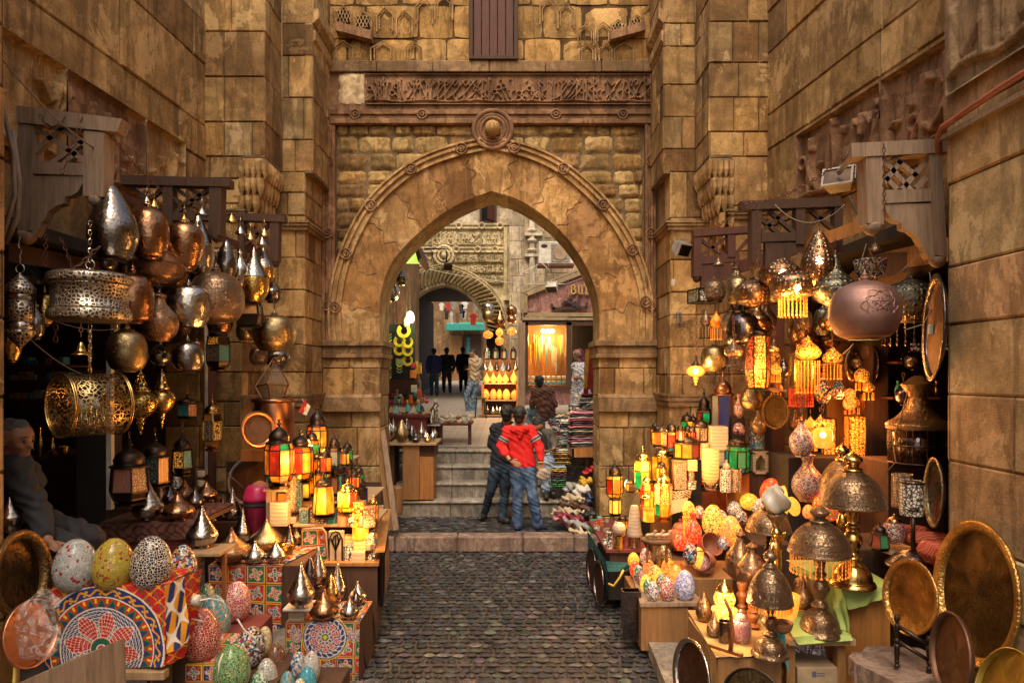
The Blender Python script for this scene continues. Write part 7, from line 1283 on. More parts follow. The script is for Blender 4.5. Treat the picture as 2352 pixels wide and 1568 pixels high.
cloth('pale_green_cloth',[([P(1893,1345,Z10)+Vc((0,.7,0)),P(2055,1345,Z10)+Vc((0,.7,0)),P(2058,1345,Z10-.03),P(1936,1352,Z10-.05)],[(0,0)]*4,.002),(pX([(1936,1352,Z10-.05),(2058,1345,Z10-.03),(2040,1372,Z10-.06),(1950,1400,Z10-.06)]),[(0,0)]*4,.01),([P(1893,1345,Z10)+Vc((0,.6,0)),P(1936,1352,Z10-.05),P(1955,1455,Z9-.12),P(1900,1425,Z9+.2)],[(0,0)]*4,.012),([P(1830,1430,Z9)+Vc((0,.4,.03)),P(1900,1425,Z9+.2),P(1955,1457,Z9-.12),P(1822,1462,Z9-.12)],[(0,0)]*4,.003),(pX([(1822,1462,Z9-.12),(1955,1457,Z9-.12),(1958,1470,Z9-.14),(1836,1480,Z9-.14)]),[(0,0)]*4,.01)],LG,'pale green cloth stepping down from the box to the stool',res=120)
cloth('teal_cloth',[(pX([(1776,1440,4.75),(1802,1446,4.75),(1812,1545,4.75),(1800,1510,4.75)]),[(0,0)]*4,.01)],ppl(srgb('#3a9aa0')),'strip of teal cloth hanging between cream table and stool',res=120)
cb=bxw(1857,1512,1552,90,4.95,'card','open cardboard carton with a blue mark under the stool','carton','cardboard_box',depth=.3);mb=MB();mb.box((-.04,-.152,.06),(-.01,-.1505,.10));mb.box((-.005,-.152,.085),(.05,-.1505,.09));mb.box((-.005,-.152,.068),(.05,-.1505,.073));o=mb.build('printed_mark','mark_blue',cb)
for i,(x,w)in enumerate(((1868,56),(1818,40))):wA('egg',x,1462+i*8,1532,w,5.1,'m17',['black and white mosaic egg in the carton under the stool','dark mosaic egg half hidden beside the carton'][i],'lamp')
def step(xa,xb,y,Z,dp,m,lab,zb=.12,nm='display_box'):mb=MB();mb.box((X_(xa,Z),Z,zb),(X_(xb,Z),Z+dp,Z_(y,Z)),.005);o=mb.build(nm,m);meta(o,lab,'display box');return o
step(1500,1585,1188,7.2,.5,'m20','brown box step under the lit stone lantern');step(1590,1740,1128,7.35,.5,'m1d','copper-fronted step under the alabaster vases');step(1480,1600,1290,6.75,.35,'md','dark step under the horse figurine stool')
step(1574,1715,1328,6.1,.6,'m20','brown box with a shelf top under the maroon mosaic egg');step(1700,1800,1340,5.9,.5,'md','dark box under the copper bottle lamps');step(1740,1960,1250,6.5,.7,'md','dark stepped shelf of bright mosaic eggs');step(1800,1900,1148,7.1,.5,'md','dark box beneath the speckled vase')
step(1960,2165,1262,5.5,.6,'md','dark shelf beneath the red cushions and cage lamp');step(2040,2170,1062,6.,.5,'md','black shelf inside the shop under the brass cage')
sB('shelf_plank',[P(2010,1256,5.3),P(2140,1300,4.9),P(2140,1304,4.9),P(2010,1262,5.3)],(.5,1,0),.5,'m21','pale plank under the black-footed pole lamp','plank')
mb=MB();mb.poly([P(1962,1520,4.2),P(1990,1482,4.7),P(2110,1486,4.7),P(2185,1520,4.2),P(2170,1560,3.85),P(2060,1568,3.85)],(0,0,-1),.4);mb.box(P(2000,1530,4.1)+Vc((0,0,-.02)),P(2100,1560,4.4)+Vc((0,0,.02)),.03);o=mb.build('stone_block','kerb_stone');meta(o,'rough grey stone block under the turned stand','stone')
sB('rough_plank',[P(40,1568,3.3),P(196,1504,3.6),P(200,1620,3.6),P(40,1700,3.3)],(.3,1,0),.25,'m32','rough weathered beam end in front of the medallion cloth','beam')
ls=eM('lantern_stand',(X_(760,6.3),6.3,0));meta(ls,'tiered wooden stand crowded with stained glass lanterns','stand')
Za=6.1
for nm_,z_,h_,m_,d_ in(('lower_box',.002,Z_(1292,Za)-.032,'md',.02),('lower_top',Z_(1292,Za)-.03,.03,'m20',0)):
 mb=MB();mb.poly([(X_(742,Za),Za+d_,z_),(X_(870,Za)-d_,Za+d_,z_),(X_(893,7.9)-d_,7.9,z_),(X_(742,Za),7.9,z_)],(0,0,1),h_);o=mb.build(nm_,m_,None);o.parent=ls;o.location=-ls.location
pbox(ls,'middle_shelf',(X_(672,6.35),6.35,Z_(1204,6.35)-.025),(X_(858,6.35),7.1,Z_(1204,6.35)),'m21',.004);pbox(ls,'side_panel',(X_(611,6.35),6.35,.2),(X_(626,6.35),7.2,Z_(1126,6.35)),'m32');pbox(ls,'upper_shelf',(X_(608,6.35),6.3,Z_(1122,6.35)-.02),(X_(664,6.35),7.1,Z_(1122,6.35)),'m32',.004)
pbox(ls,'back_shelf',(X_(664,6.9),6.95,Z_(1152,6.95)-.02),(X_(842,6.9),7.9,Z_(1152,6.95)),'m21',.004);pbox(ls,'rear_shelf',(X_(700,7.4),7.5,Z_(1062,7.5)-.02),(X_(790,7.4),8.2,Z_(1062,7.5)),'m21',.004);pbox(ls,'side_shelf',(X_(655,6.6),6.6,Z_(1160,6.6)-.02),(X_(745,6.6),6.95,Z_(1160,6.6)),'m20',.004)
pbox(ls,'back_panel',(X_(700,7.6),8.25,.2),(X_(850,7.6),8.28,1.1),'md')
mb=MB();mb.tube([P(695,1215,6.3),P(740,1212,6.3),P(748,1222,6.3),P(752,1282,6.3),P(760,1296,6.3),P(800,1298,6.2)],.012,6);o=mb.build('tray_rim','m32',smooth=True);meta(o,'grey rounded rim of a tray leaning on the lantern stand','tray rim')
cloth('panel_cloth',[(pX([(692,1216,6.34),(744,1214,6.34),(750,1300,6.34),(692,1310,6.34)]),[(0,0),(52,0),(52,90),(0,90)],.004)],pT(38,3),'printed red and navy cloth strip on the lantern stand',res=200)
fr_=eM('framed_panel',P(872,1330,6.25));meta(fr_,'black framed panel leaning on the street side of the lantern stand','frame');s=6.25/F
mb=MB();mb.poly([(0,0,-.25),(-.09,.8,-.25),(-.09,.8,.25),(0,0,.25)],(1,0,0),.03);mb.build('frame','me',fr_);mb=MB();mb.poly([(.031,.08,-.19),(-.045,.72,-.19),(-.045,.72,.19),(.031,.08,.19)],(1,0,0),.004);mb.build('panel','fab_brown',fr_)
def ZS(yb,z):return(CAMH-z)*F/(yb-HY)
def on(z,kind,x,yt,yb,w,mat,label,*a,**k):return wA(kind,x,yt,yb,w,ZS(yb,z),mat,label,*a,**k)
H_=[('teardrop',262,418,592,107,5.0,'mb','largest dark silver teardrop lamp, hung highest under the grey bracket',40),('globe',341,452,596,88,5.5,'copper','big copper globe beside the tall dark silver teardrop',30),('onion_cone',360,545,654,120,5.75,'m3','wide dark copper lamp with conical hood behind the first copper globes',30),('pear',425,500,625,82,5.9,'copper','copper lamp with bright brass knob and narrow base',30),('teardrop',463,490,627,60,6.3,'silver','pale silver teardrop half behind the brass-knobbed copper lamp',24),('globe',305,603,743,90,5.35,'copper','copper globe partly covered by the pierced drum lamp',20),('bottle',366,664,784,83,5.6,'m3','long-necked copper lamp engraved with rings',24),('dome',433,642,751,98,5.9,'silver','plain silver globe between long-necked copper lamp and largest globe',24),('globe',497,600,743,122,6.2,'m2','largest etched brown-copper globe in the cluster',28),('teardrop',517,549,643,50,6.7,'mb','brownish silver teardrop above the largest etched globe',22),('bottle',551,570,661,38,6.9,'silver','small silver flask lamp between two teardrops',22),('onion_cone',583,567,694,68,7.0,'brass','gold-bottomed pointed lamp nearest the corner pier row',26),('onion_cone',605,567,652,52,7.4,'mc','second gold pointed lamp behind the gold-bottomed one',26),('bottle',626,632,696,42,7.5,'mb','last small dark lamp of the row against the corner pier',20),('globe',292,735,854,86,5.3,'mc','etched brownish gold sphere below the pierced drum lamp',20),('bottle',366,775,839,46,5.9,'mb','small silver onion behind the etched sphere',18),('globe',431,768,855,70,5.8,'mb','lone dull silver sphere hanging low in the middle',40),('dome',630,712,806,96,7.4,'mc','squat silver-gold globe hanging before the corner pier',90),('moroccan',323,848,998,73,5.5,'m29','brass fretwork pendant with stacked spinning-top tip',20),('moroccan',372,846,985,56,5.8,'ma','smooth brass pendant with stacked tip behind the fretwork one',18),('bottle',258,700,768,34,5.9,'mb','small dark silver bottle lamp behind the pierced drum',20),('bottle',82,690,780,38,5.3,'mb','dull silver bell-shaped lamp behind the tall cylinder lantern',20),('globe',102,655,750,40,5.5,'brass','brass globe glinting behind the tall cylinder lantern',20),('pear',25,765,832,44,4.7,'brass','brass lamp hidden partly by the pier edge',20),('onion_cone',22,1140,1222,52,4.25,'silver','silver pointed lamp low at the pier edge',20),('globe',505,650,770,60,6.9,'copper','copper globe peeping from behind the largest etched globe',20),('globe',395,575,660,64,6.5,'copper','shaded copper globe deep behind the hooded lamp',20),('bottle',420,700,770,40,6.6,'copper','dim copper bottle lamp behind the plain silver globe',20),('teardrop',330,560,640,40,6.4,'mb','narrow dark teardrop deep behind the first copper globes',20),('globe',215,600,660,50,6.2,'m4','nearly black globe deep above the pierced drum',20),('pear',452,775,840,34,6.8,'copper','small copper pear lamp in the gloom right behind the dull silver sphere',20),('bottle',350,700,760,34,6.6,'mb','small grey bottle lamp deep behind the long-necked copper lamp',20)]
for k,x,yt,yb,w,Z,m,L,c in H_:wA(k,x,yt,yb,w,Z,m,L.replace('right behind','just behind'),ring=(k in('globe','bottle')and x<600),chain=c,n=32,mats={'finial':'ma'}if'brass knob' in L else({'body':'brass','hood':'mb'}if'gold-bottomed' in L else None),group=None,tilt=random.choice((0,0,3,-3))if k=='teardrop' else 0)
for i,(x,y,w,Z)in enumerate(((354,470,26,5.9),(337,463,22,5.7),(423,505,26,6.),(464,487,30,6.2),(532,503,26,6.9),(552,531,24,7.),(575,545,24,7.1),(602,556,24,7.3),(607,536,22,7.4))):
 wA('smoke_bell',x,y-34,y+8,w,Z,'silver' if i%2 else'ma',['small brass smoke bell above the first copper globes','silver smoke bell nearest the tall teardrop','flat brass smoke bell above the brass-knobbed lamp','round silver smoke bell on a thin rod above the pale teardrop','brass smoke bell in front of the dark beam end','silver smoke bell left of the pointed gold lamps'.replace(' left of',' beside'),'brass smoke bell above the gold-bottomed lamp','lowest silver smoke bell above the second gold lamp','tilted brass smoke bell under the smallest bracket'][i],'smoke bell',group=None,name='smoke_bell')
Z=4.6;s=Z/F;dr=eM('drum_lamp',P(207,738,Z));meta(dr,'wide pierced silver-gold drum lamp hanging on chains near the pier','lamp');R=86*s;Hh=116*s
mb=MB();mb.lathe([(r*R,t*Hh)for r,t in cat_([(.86,0),(.9,.01),(.98,.04),(1,.1),(.99,.18),(.94,.23)],4)],40);mb.build('lower_band','m23',dr,True)
mb=MB();mb.lathe([(R*.93,Hh*.23),(R*.95,Hh*.25),(R*.93,Hh*.27),(R*.90,Hh*.28),(R*.90,Hh*.68),(R*.93,Hh*.69),(R*.95,Hh*.71),(R*.92,Hh*.73)],40);mb.build('pierced_wall','m23',dr,True)
mb=MB();mb.lathe([(r*R,t*Hh)for r,t in cat_([(.92,.73),(.99,.76),(1.01,.83),(.98,.90),(.88,.94)],4)],40);mb.build('upper_band','m23',dr,True)
mb=MB();mb.lathe([(r*R,t*Hh)for r,t in cat_([(.90,.93),(.8,.955),(.5,.99),(.12,1.01),(.05,1.05)],4)],40);mb.torus((0,0,Hh*1.12),.03,.006,(0,1,0));mb.build('lid','silver',dr,True)
mb=MB();lch(mb,[(0,0,Hh*1.17),(0,0,Hh*1.17+95*s)],.03,.003);lch(mb,[(0,0,-.02),(.0,0,-95*s)],.03,.003);mb.build('chain','silver',dr)
Z=4.35;s=Z/F;cy=eM('cylinder_lantern',P(46,802,Z));meta(cy,'slim pierced silver cylinder lantern with pointed top and tip','lantern');R=31*s
mb=MB();mb.lathe([(r*R,t*s)for r,t in cat_([(.03,0),(.12,4),(.4,14),(.85,30),(1,38),(.96,44)],4)],28);mb.build('tip','m23',cy,True)
mb=MB();mb.lathe([(R*.84,42*s),(R*.84,62*s)],28);mb.lathe([(R*.84,112*s),(R*.84,128*s)],28);mb.build('sleeve','silver',cy,True);mb=MB();mb.lathe([(R*.84,62*s),(R*.84,112*s)],28);mb.build('pierced_sleeve','m23',cy,True)
mb=MB();mb.lathe([(r*R,t*s)for r,t in cat_([(.9,127),(1.02,133),(.96,142),(.6,156),(.25,168),(.08,176)],4)],28);mb.build('pointed_top','m23',cy,True);ring_top(cy,176*s,10*s,'silver');mb=MB();mb.tube([(0,0,196*s),(0,0,216*s),(.012,0,226*s),(-.01,0,236*s),(.0,0,262*s)],.004,5);mb.build('hook','silver',cy)
Z=4.5;s=Z/F;rl=eM('ring_lamp',P(206,929,Z),(0,0,rd(-33)));meta(rl,'large gold fretwork hoop lamp holding white candle bulbs','lamp');R=71*s;Dp=62*s;ry=Matrix.Rotation(rd(90),4,'X')
mb=MB();mb.lathe([(R,-Dp),(R,Dp)],64,mat=ry);mb.build('fretwork_band','m2a',rl,True)
for q in(-1,1):mb=MB();mb.torus((0,q*Dp,0),R*1.0,R*.035,(0,1,0),64,8);mb.torus((0,q*Dp*.93,0),R*1.01,R*.025,(0,1,0),64,6);mb.build('rim','ma',rl,True)
mb=MB();mb.tube([(0,0,R),(0,0,-R*.62)],.010,10);mb.lathe([(.03,0),(.05,.005),(.05,.02),(.03,.025)],18,(0,0,-R*.72));mb.build('stem','ma',rl,True)
for a in(30,150,270):
 x,y=.05*cos(rd(a)),.05*sin(rd(a));mb=MB();mb.tube([(x*.8,y*.8,-R*.66),(x,y,-R*.60),(x,y,-R*.15)],.010,10);cn_=mb.build('candle_tube','ma',rl,True);mb=MB();mb.lathe([(r,z-R*.15)for r,z in cat_([(.008,0),(.017,.02),(.016,.04),(.008,.062),(.001,.075)],4)],14,(x,y,0));mb.build('candle_bulb','bulb_off',cn_,True)
mb=MB();lch(mb,[(0,0,R*1.05),(0,0,R*1.05+100*s)],.03,.003);mb.torus((0,0,R*1.12),.02,.005,(0,1,0));mb.build('chain','ma',rl)
wA('bell',186,780,815,40,4.4,'ma','small brass bell hanging under the pierced drum lamp','bell',name='brass_bell',chain=40)
pts=sag(P(20,560,5.6),P(172,582,5.9),-.05,10);bw_=95*5.7/F
V=[];Fc=[];
Wb=(pts[-1]-pts[0]).length;nx,nz=220,120;X,Zz,D=sfd(Wb,bw_,nx,nz,[([(a,b*bw_)for a,b in l],.011)for l in([(.50,.25),(.47,.3),(.44,.72)],[(.44,.25),(.40,.30),(.39,.74)],[(.36,.28),(.32,.24),(.28,.3),(.25,.5),(.24,.72)],[(.34,.24),(.29,.5),(.34,.5),(.33,.3)],[(.20,.30),(.22,.24),(.17,.24),(.14,.32),(.13,.7)],[(.20,.25),(.17,.42),(.21,.45)],[(.11,.7),(.10,.3),(.05,.25)],[(.04,.7),(.05,.35)],[(.52,.18),(.3,.15),(.1,.18)])])
X2,Z2_,D2=sfd(Wb,bw_,nx,nz,[([(a,b*bw_)for a,b in l],.008)for l in([(.1,.6),(.13,.52),(.16,.6)],[(.3,.6),(.34,.56),(.31,.5)],[(.45,.12),(.49,.2)],[(.08,.18),(.14,.12)],[(.22,.6),(.25,.65)])])
cc=np.tile(np.array([.010,.012,.03]),(nx*nz,1));zf=(Zz/bw_).ravel();xf=X.ravel()
cc[(zf>.82)|(zf<.12)]=(.02,.05,.09);m=((zf>.80)&(zf<.83))|((zf<.13)&(zf>.10));cc[m]=(.18,.02,.02);m=((zf>.84)|(zf<.09))&(np.abs(np.sin(xf*22))>.8);cc[m]=(.25,.2,.12)
cc[D.ravel()>.3]=(.015,.10,.20);cc[D2.ravel()>.3]=(.32,.26,.14)
PX=np.array([[*p]for p in pts]);tt=np.linspace(0,1,len(pts));u=(X/Wb).ravel();VX=np.stack([np.interp(u,tt,PX[:,k])for k in range(3)],1);VX[:,2]-=(bw_-Zz).ravel();VX[:,1]+=.02*np.sin(u*18);I=np.arange(nx*nz).reshape(nz,nx)
o=mk('script_banner',VX,np.stack([I[:-1,:-1],I[:-1,1:],I[1:,1:],I[1:,:-1]],-1).reshape(-1,4).tolist(),'m24',smooth=True,cols=cc);meta(o,'dark banner with blue Arabic lettering hung inside the lamp shop','banner')
DKP=['pane_pink','pane_grey','pane_pink','pane_teal','m1f','pane_grey']
ltn(297,1008,1158,86,5.5,'big dark hexagonal lantern with pinkish lattice panes beside the silver cone lamp',[(.3,['me']),(1,['m1','m1','pane_pink','m1','m1','m1f'])],chain=20);ltn(356,1000,1118,62,5.9,'dark lantern with teal panes behind the big hexagonal one',[(1,['m1b','m39','m1b','m39','m1b','m1b'])],chain=20)
ltn(419,992,1092,48,6.4,'dark lantern with one blue and one orange pane on the shelf',[(.25,['me']),(1,['pane_teal','m39','m1a','pane_teal','m39','pane_teal'])],chain=30);ltn(501,752,852,56,6.6,'hanging dark faceted lantern with ruby and amber panes',[(.3,['me']),(1,['pane_red','m39','m1','pane_teal','pane_red','m1']),(.5,['m1a','me'])],chain=20,cap=.16,fin=.06)
ltn(572,690,752,72,7.0,'squat dark faceted lantern below the gold pointed lamps',[(1,['m1f','me']),(1,['pane_grey','m39'])],chain=10,cap=.14,fin=.04,n=4);ltn(487,912,1035,44,7.0,'slim brass lantern glowing on one side, hung at the door post',[(.3,['m39']),(1,['m1','m1a','m1','m1a','m1','m1']),(.4,['m39','me'])],frame='ma',chain=30,cap=.18)
ltn(430,905,960,46,6.7,'shadowy lantern with red and teal panes deep in the shop',[(1,['pane_red','pane_grey','pane_teal'])],chain=20)
tr=eM('glass_terrarium',P(629,921,7.4));meta(tr,'faceted clear glass terrarium with copper edges on the copper pot','terrarium');s=7.4/F;n=5;r1=40*s;T=[(0,0,100*s)];U_=[(r1*cos(2*pi*i/n-.3),r1*sin(2*pi*i/n-.3),(34+(0 if i%2 else 6))*s)for i in range(n)];Bt=[(r1*.55*cos(2*pi*i/n-.3),r1*.55*sin(2*pi*i/n-.3),0)for i in range(n)]
mb=MB();mb.add(T+U_+Bt,[(0,1+i,1+(i+1)%n)for i in range(n)]+[(1+i,1+n+i,1+n+(i+1)%n,1+(i+1)%n)for i in range(n)]);mb.build('glass','glass_clear',tr);mb=MB()
for i in range(n):mb.bar(T[0],U_[i],.010);mb.bar(U_[i],U_[(i+1)%n],.010);mb.bar(U_[i],Bt[i],.010);mb.bar(Bt[i],Bt[(i+1)%n],.010)
mb.build('frame','m1d',tr)
o=wA('tumbler',630,918,1032,88,7.5,'m1d','tall copper pot standing against the corner pier under the terrarium','pot',name='copper_pot');mb=MB();s=7.5/F;mb.lathe([(46*s,108*s),(51*s,112*s),(50*s,118*s),(44*s,114*s)],28,P(630,1032,7.5));q=mb.build('rim','m1d',o,True);q.location=-Vc(o.location);q.parent=None;q.data.transform(Matrix.Translation(-Vc(o.location)));q.parent=o;q.location=(0,0,0)
tY(592,944,1028,80,6.95,'m14','framed round plate with dark carved centre in front of the copper pot',8,rim=.26,rimmat='m1d',pattern='fab_brown');bxw(592,1030,1056,56,7.25,'m19','small orange wooden block under the framed plate','block','wooden_block')
tY(578,1048,1160,112,7.6,'m36','large grey-rimmed round tray standing behind the pink bin',5,yaw=.1,rimmat='m3c',rim=.12)
for i,x in enumerate((503,566)):wA('column',x,1140,1200,22,7.3,'m18',['carved red wooden post end beside the round tray','carved red wooden post end beside the pink bin'][i],'post end',name='carved_post')
pb=eM('waste_bin',P(592,1235,6.6));meta(pb,'bright pink swing-lid bin with a black liner bag','bin');s=6.6/F;mb=MB();mb.lathe([(24*s,0),(28*s,82*s),(30*s,84*s)],20);mb.build('body','plastic_pink',pb,True);mb=MB();mb.lathe([(28.5*s,74*s),(31*s,78*s),(29*s,88*s),(27*s,90*s)],20);mb.build('liner_bag','fab_black',pb);mb=MB();mb.lathe([(32*s,86*s),(32*s,94*s),(27*s,112*s),(22*s,122*s)],20);mb.build('lid','plastic_pink',pb,True);mb=MB();mb.lathe([(a*22*s,(100+b*32)*s)for a,b in cat_([(1,0),(.95,.4),(.7,.8),(.1,1)],3)],14,(4*s,0,0));mb.build('swing_flap','clay',pb,True)
fg=eM('small_flag',P(727,972,7.3));meta(fg,'little red, white and black flag stuck behind the tallest stained lantern','flag');s=7.3/F;q0=P(727,972,7.3)
mb=MB();mb.tube([P(728,978,7.3)-q0,P(694,916,7.28)-q0],.005,5);mb.build('stick','m21',fg)
for i,m in enumerate(('fab_red','fab_white','fab_black')):
 a=[P(*p,7.27)-q0 for p in((699+i*7,919+i*7),(699+(i+1)*7,919+(i+1)*7),(684+(i+1)*9.5+3,946+(i+1)*4),(684+i*9.5+1,946+i*4))];mb=MB();mb.poly(a,(0,1,0),.004);mb.build('stripe',m,fg)
mb=MB();c=P(701,938,7.265)-q0;mb.box(c-Vc((.011,.002,.014)),c+Vc((.011,.002,.014)));mb.build('emblem','gold_paint',fg)
LR=['m7','m9','m6','m7','m6','m8','m6','m7']
def rows3(a,b,c):return[(.28,a),(1,b),(.25,c)]
ltn(641,960,1120,64,6.3,'big octagonal lantern with glowing red and green panes, dark domed top',rows3(['m6','m7','m9','m6'],['m7','m9','m6','m7','m5','m6','m8','m7'],['m7','m8','m6']),n=8,cap=.24)
ltn(690,985,1110,58,6.55,'golden-orange glowing octagonal lantern next to the red and green one',rows3(['m6','m5'],['m5','m6','m5','m7'],['m6','m7']),n=8,cap=.2)
ltn(729,928,1048,48,7.3,'tallest stained lantern with black dome, amber and red panes',rows3(['m9','m5','m7'],['m5','m6','m7','m5'],['m6']),n=8,cap=.30)
ltn(716,980,1072,34,7.0,'lantern with a lime green pane between two golden ones',rows3(['m8','m6'],['m8','m5','m7'],['m6']),n=6,cap=.22)
ltn(768,992,1086,34,7.2,'unlit brown-domed lantern with teal panes near the jamb',rows3(['pane_teal'],['pane_teal','m39','pane_grey'],['me']),n=6,cap=.25)
ltn(746,1038,1102,26,6.95,'narrow lantern with one blinding yellow pane in the middle row',[(1,['m5','bulb_lit','m8','m5','m39','m5'])],n=6)
ltn(673,1056,1184,42,6.5,'unlit bronze lantern with pierced starry panes on the side shelf',[(1,['m1b','m1','m1','m1b'])],n=6,frame='m2',cap=.22,fin=.05)
ltn(743,1082,1188,40,6.35,'tapered lit lantern with one green and one yellow pane on the front tier',[(1,['m8','m5','m5','m6','m5','m5'])],n=6,taper=1.3,cap=.2)
ltn(799,1098,1180,46,6.3,'round orange lantern with beaded roof, lit from inside, at the front',[(.3,['m5']),(1,['m6','m7','m5','m5','m7','m6'])],n=8,cap=.25,frame='ma')
ltn(801,1040,1120,26,7.3,'small dark capped lantern rising behind the orange round one',[(1,['m1f','m1'])],n=6,parts=False);ltn(828,1085,1172,30,6.9,'unlit dark metal lantern at the back end of the stand',[(1,['pane_blue','m1','me'])],n=6,parts=False)
ltn(820,1128,1200,22,6.5,'little lantern with a glowing red band near the stand end',[(1,['m7','m6','m7'])],n=6,parts=False,frame='ma')
for i,(x,yt,yb)in enumerate(((705,1070,1150),(722,1062,1140),(736,1056,1132),(752,1050,1126),(768,1062,1140),(781,1058,1134),(793,1066,1140))):
 ms=[['m6','m5'],['m5','m6'],['pane_blue','pane_teal'],['pane_red','m1f'],['m6','m1f'],['pane_grey','pane_teal'],['pane_teal','m1f']][i]
 ltn(x,yt,yb,22,6.85+.04*i,f"{['golden', 'bright amber', 'blue-grey', 'brown-red', 'half-lit orange', 'pale grey', 'teal'][i]} square lantern in the packed middle row",[(1,ms)],n=4,parts=False,group='square lanterns packed on the back shelf')
for i in range(5):ltn(724+i*17,1040+(i%2)*5,1092,17,7.4,f"{['first', 'second', 'third', 'fourth', 'last'][i]} small orange-topped lantern of the rearmost shelf",[(1,[['m6','m7'],['m1f','m6'],['m6','m5'],['m1f','pane_red'],['m5','m7']][i])],n=4,parts=False,group='small lanterns on the rearmost shelf')
Zm=6.36
BW=[(664-30+6,1096,1122,44,6.34,'m1','squat hexagonal lattice box under the big octagonal lantern'),(700,1166,1203,20,Zm+.05,'m1b','dark teal lattice candle box at the shelf end'),(723,1170,1203,18,Zm+.05,'m1','grey-brown lattice candle box on the middle shelf'),(742,1171,1203,18,Zm+.05,'m0','candle box painted with black branches on white'),(763,1168,1203,19,Zm+.05,'pane_teal','blue openwork candle box with round top'),(785,1172,1203,19,Zm+.15,'m0','black and white branch box behind the round jars'),(803,1172,1203,18,Zm+.15,'m1','brown scroll box behind the round jars')]
for x,yt,yb,w,Z,m,L in BW:bxw(x,yt,yb,w,Z,m,L,'candle box','candle_box',lid='m20',rot=ru(-.1,.1))
bxw(825,1150,1206,26,6.3,'m1e','tall arched lattice box glowing orange','candle box','candle_box',lid='m19');bxw(849,1162,1208,27,6.2,'m1','tall unlit square lattice box at the shelf end','candle box','candle_box',lid='m20',rot=.15)
for i,(x,w,m)in enumerate(((786,23,'clay'),(809,22,'m0'),(832,21,'bone'))):wA('cup',x,1184,1207,w,6.28,m,['plain clay candle cup on the middle shelf','white lattice candle cup on the middle shelf','bone coloured candle cup on the middle shelf'][i],'candle cup',name='candle_cup')
bxw(646,1150,1204,40,6.4,'alabaster','banded white alabaster block behind the stand side','block','alabaster_block');bxw(660,1130,1150,34,6.5,'m19','small orange box under the upper shelf','box','small_box');bxw(671,1184,1200,27,6.48,'alabaster','short alabaster block under the bronze lantern','block','alabaster_block')
Zb=6.2
o=bxw(773,1218,1286,34,Zb,'bone','arched cream panel with a black tree silhouette','panel','tree_silhouette_lamp',depth=.05);mb=MB();s=Zb/F
for a,b,c,d in((0,4,0,30),(0,24,-7,44),(0,24,7,46),(-4,34,-11,52),(4,34,11,54),(0,30,0,60),(-7,44,-3,58),(7,46,3,62),(-9,0,9,0)):mb.bar((a*s,-.028,b*s),(c*s,-.028,d*s),.012,.008,up=(0,1,0))
mb.tube([(-15*s,-.028,0),(-15*s,-.028,50*s),(-8*s,-.028,64*s),(0,-.028,68*s),(8*s,-.028,64*s),(15*s,-.028,50*s),(15*s,-.028,0)],.007,4);mb.build('tree_cutout','me',o)
wA('cup',801,1252,1288,24,Zb,'m0','clay-rimmed candle cup with white zigzag bands','candle cup',name='candle_cup');bxw(826,1276-14,1290,32,Zb,'alabaster','veined alabaster block carrying the glowing lamp','block','alabaster_block');bxw(829,1232,1262,28,Zb+.01,'m12','glowing alabaster cube under the striped lamp','lamp','alabaster_lamp')
wA('cup',828,1208,1236,40,Zb,'m5','brightly lit yellow striped glass cup lamp','lamp',name='cup_lamp');bxw(802,1228,1250,22,Zb+.15,'m12','orange lit box behind the striped lamp','lamp','alabaster_lamp')
for i,(x,yt,yb)in enumerate(((852,1222,1246),(854,1246,1266),(855,1266,1288))):bxw(x,yt,yb,17,Zb,['m0','m1','m0'][i],f"{['upper black and white', 'middle brown', 'lowest black and white'][i]} lattice block stacked at the tier corner",'block','lattice_block')
ltn(843,1148,1206,20,6.25,'tiny lantern with green lit panes at the street end',[(1,['m8','m6'])],n=6,parts=False);ltn(858,1135,1196,22,6.45,'tiny lantern with a glowing orange globe at the street end',[(1,['m6','bulb_lit','m5'])],n=6,parts=False,frame='ma')
random.seed(55)
for i in range(22):
 t=i/22;x=856+(i%2)*9+t*18-8;y=1262-(t*92);Zq=6.15+t*1.5;m,nm=[('bone','bone coloured'),('m0','black and white'),('alabaster','alabaster'),('pane_teal','teal'),('bone','cream'),('m6','lit orange'),('bead_orange','orange')][i%7]
 if i%3:wA('cup',x,y-15,y,12,Zq,m,f'{nm} little cup lined along the street edge of the lantern stand','cup',f'{nm} little cups along the stand edge',name='little_cup',n=12,sub=3)
 else:bxw(x,y-14,y,14,Zq,m,f'{nm} little box lined along the street edge of the lantern stand','box','little_box',group=f'{nm} little boxes along the stand edge',rot=ru(-.5,.5))
struct_=None
sB('edge_shelf',[P(862,1264,6.1),P(884,1262,6.1),P(898,1168,7.7),P(872,1168,7.7)],(0,0,-1),.02,'m19','narrow shelf of little cups along the street edge','shelf')
for a in((690,1060,6.2,5),(742,1150,6.15,5),(800,1150,6.1,5),(725,1010,6.7,6),(826,1225,6.0,4),(850,1180,6.2,3),(660,1150,6.2,3)):blt(a[0],a[1],a[2],a[3]*1.5,(1,.42,.10),.05)
sB('leaning_plank',[P(874,990,9.5),P(884,986,9.5),P(916,1215,9.2),P(903,1218,9.2)],(0,1,0),.04,'m32','long plank leaning on the inside of the arch jamb','plank');sB('leaning_plank',[P(868,1040,9.55),P(878,1030,9.55),P(903,1215,9.3),P(890,1218,9.3)],(0,1,0),.04,'m20','shorter brown plank leaning beside the long one','plank')
wA('tumbler',913,1118,1180,24,10.,'m20','upright wooden drum behind the leaning planks','drum',name='wooden_drum');wA('vase',842,1150,1222,20,7.6,'m4','dark iron figure behind the stand end','ornament',name='iron_ornament')
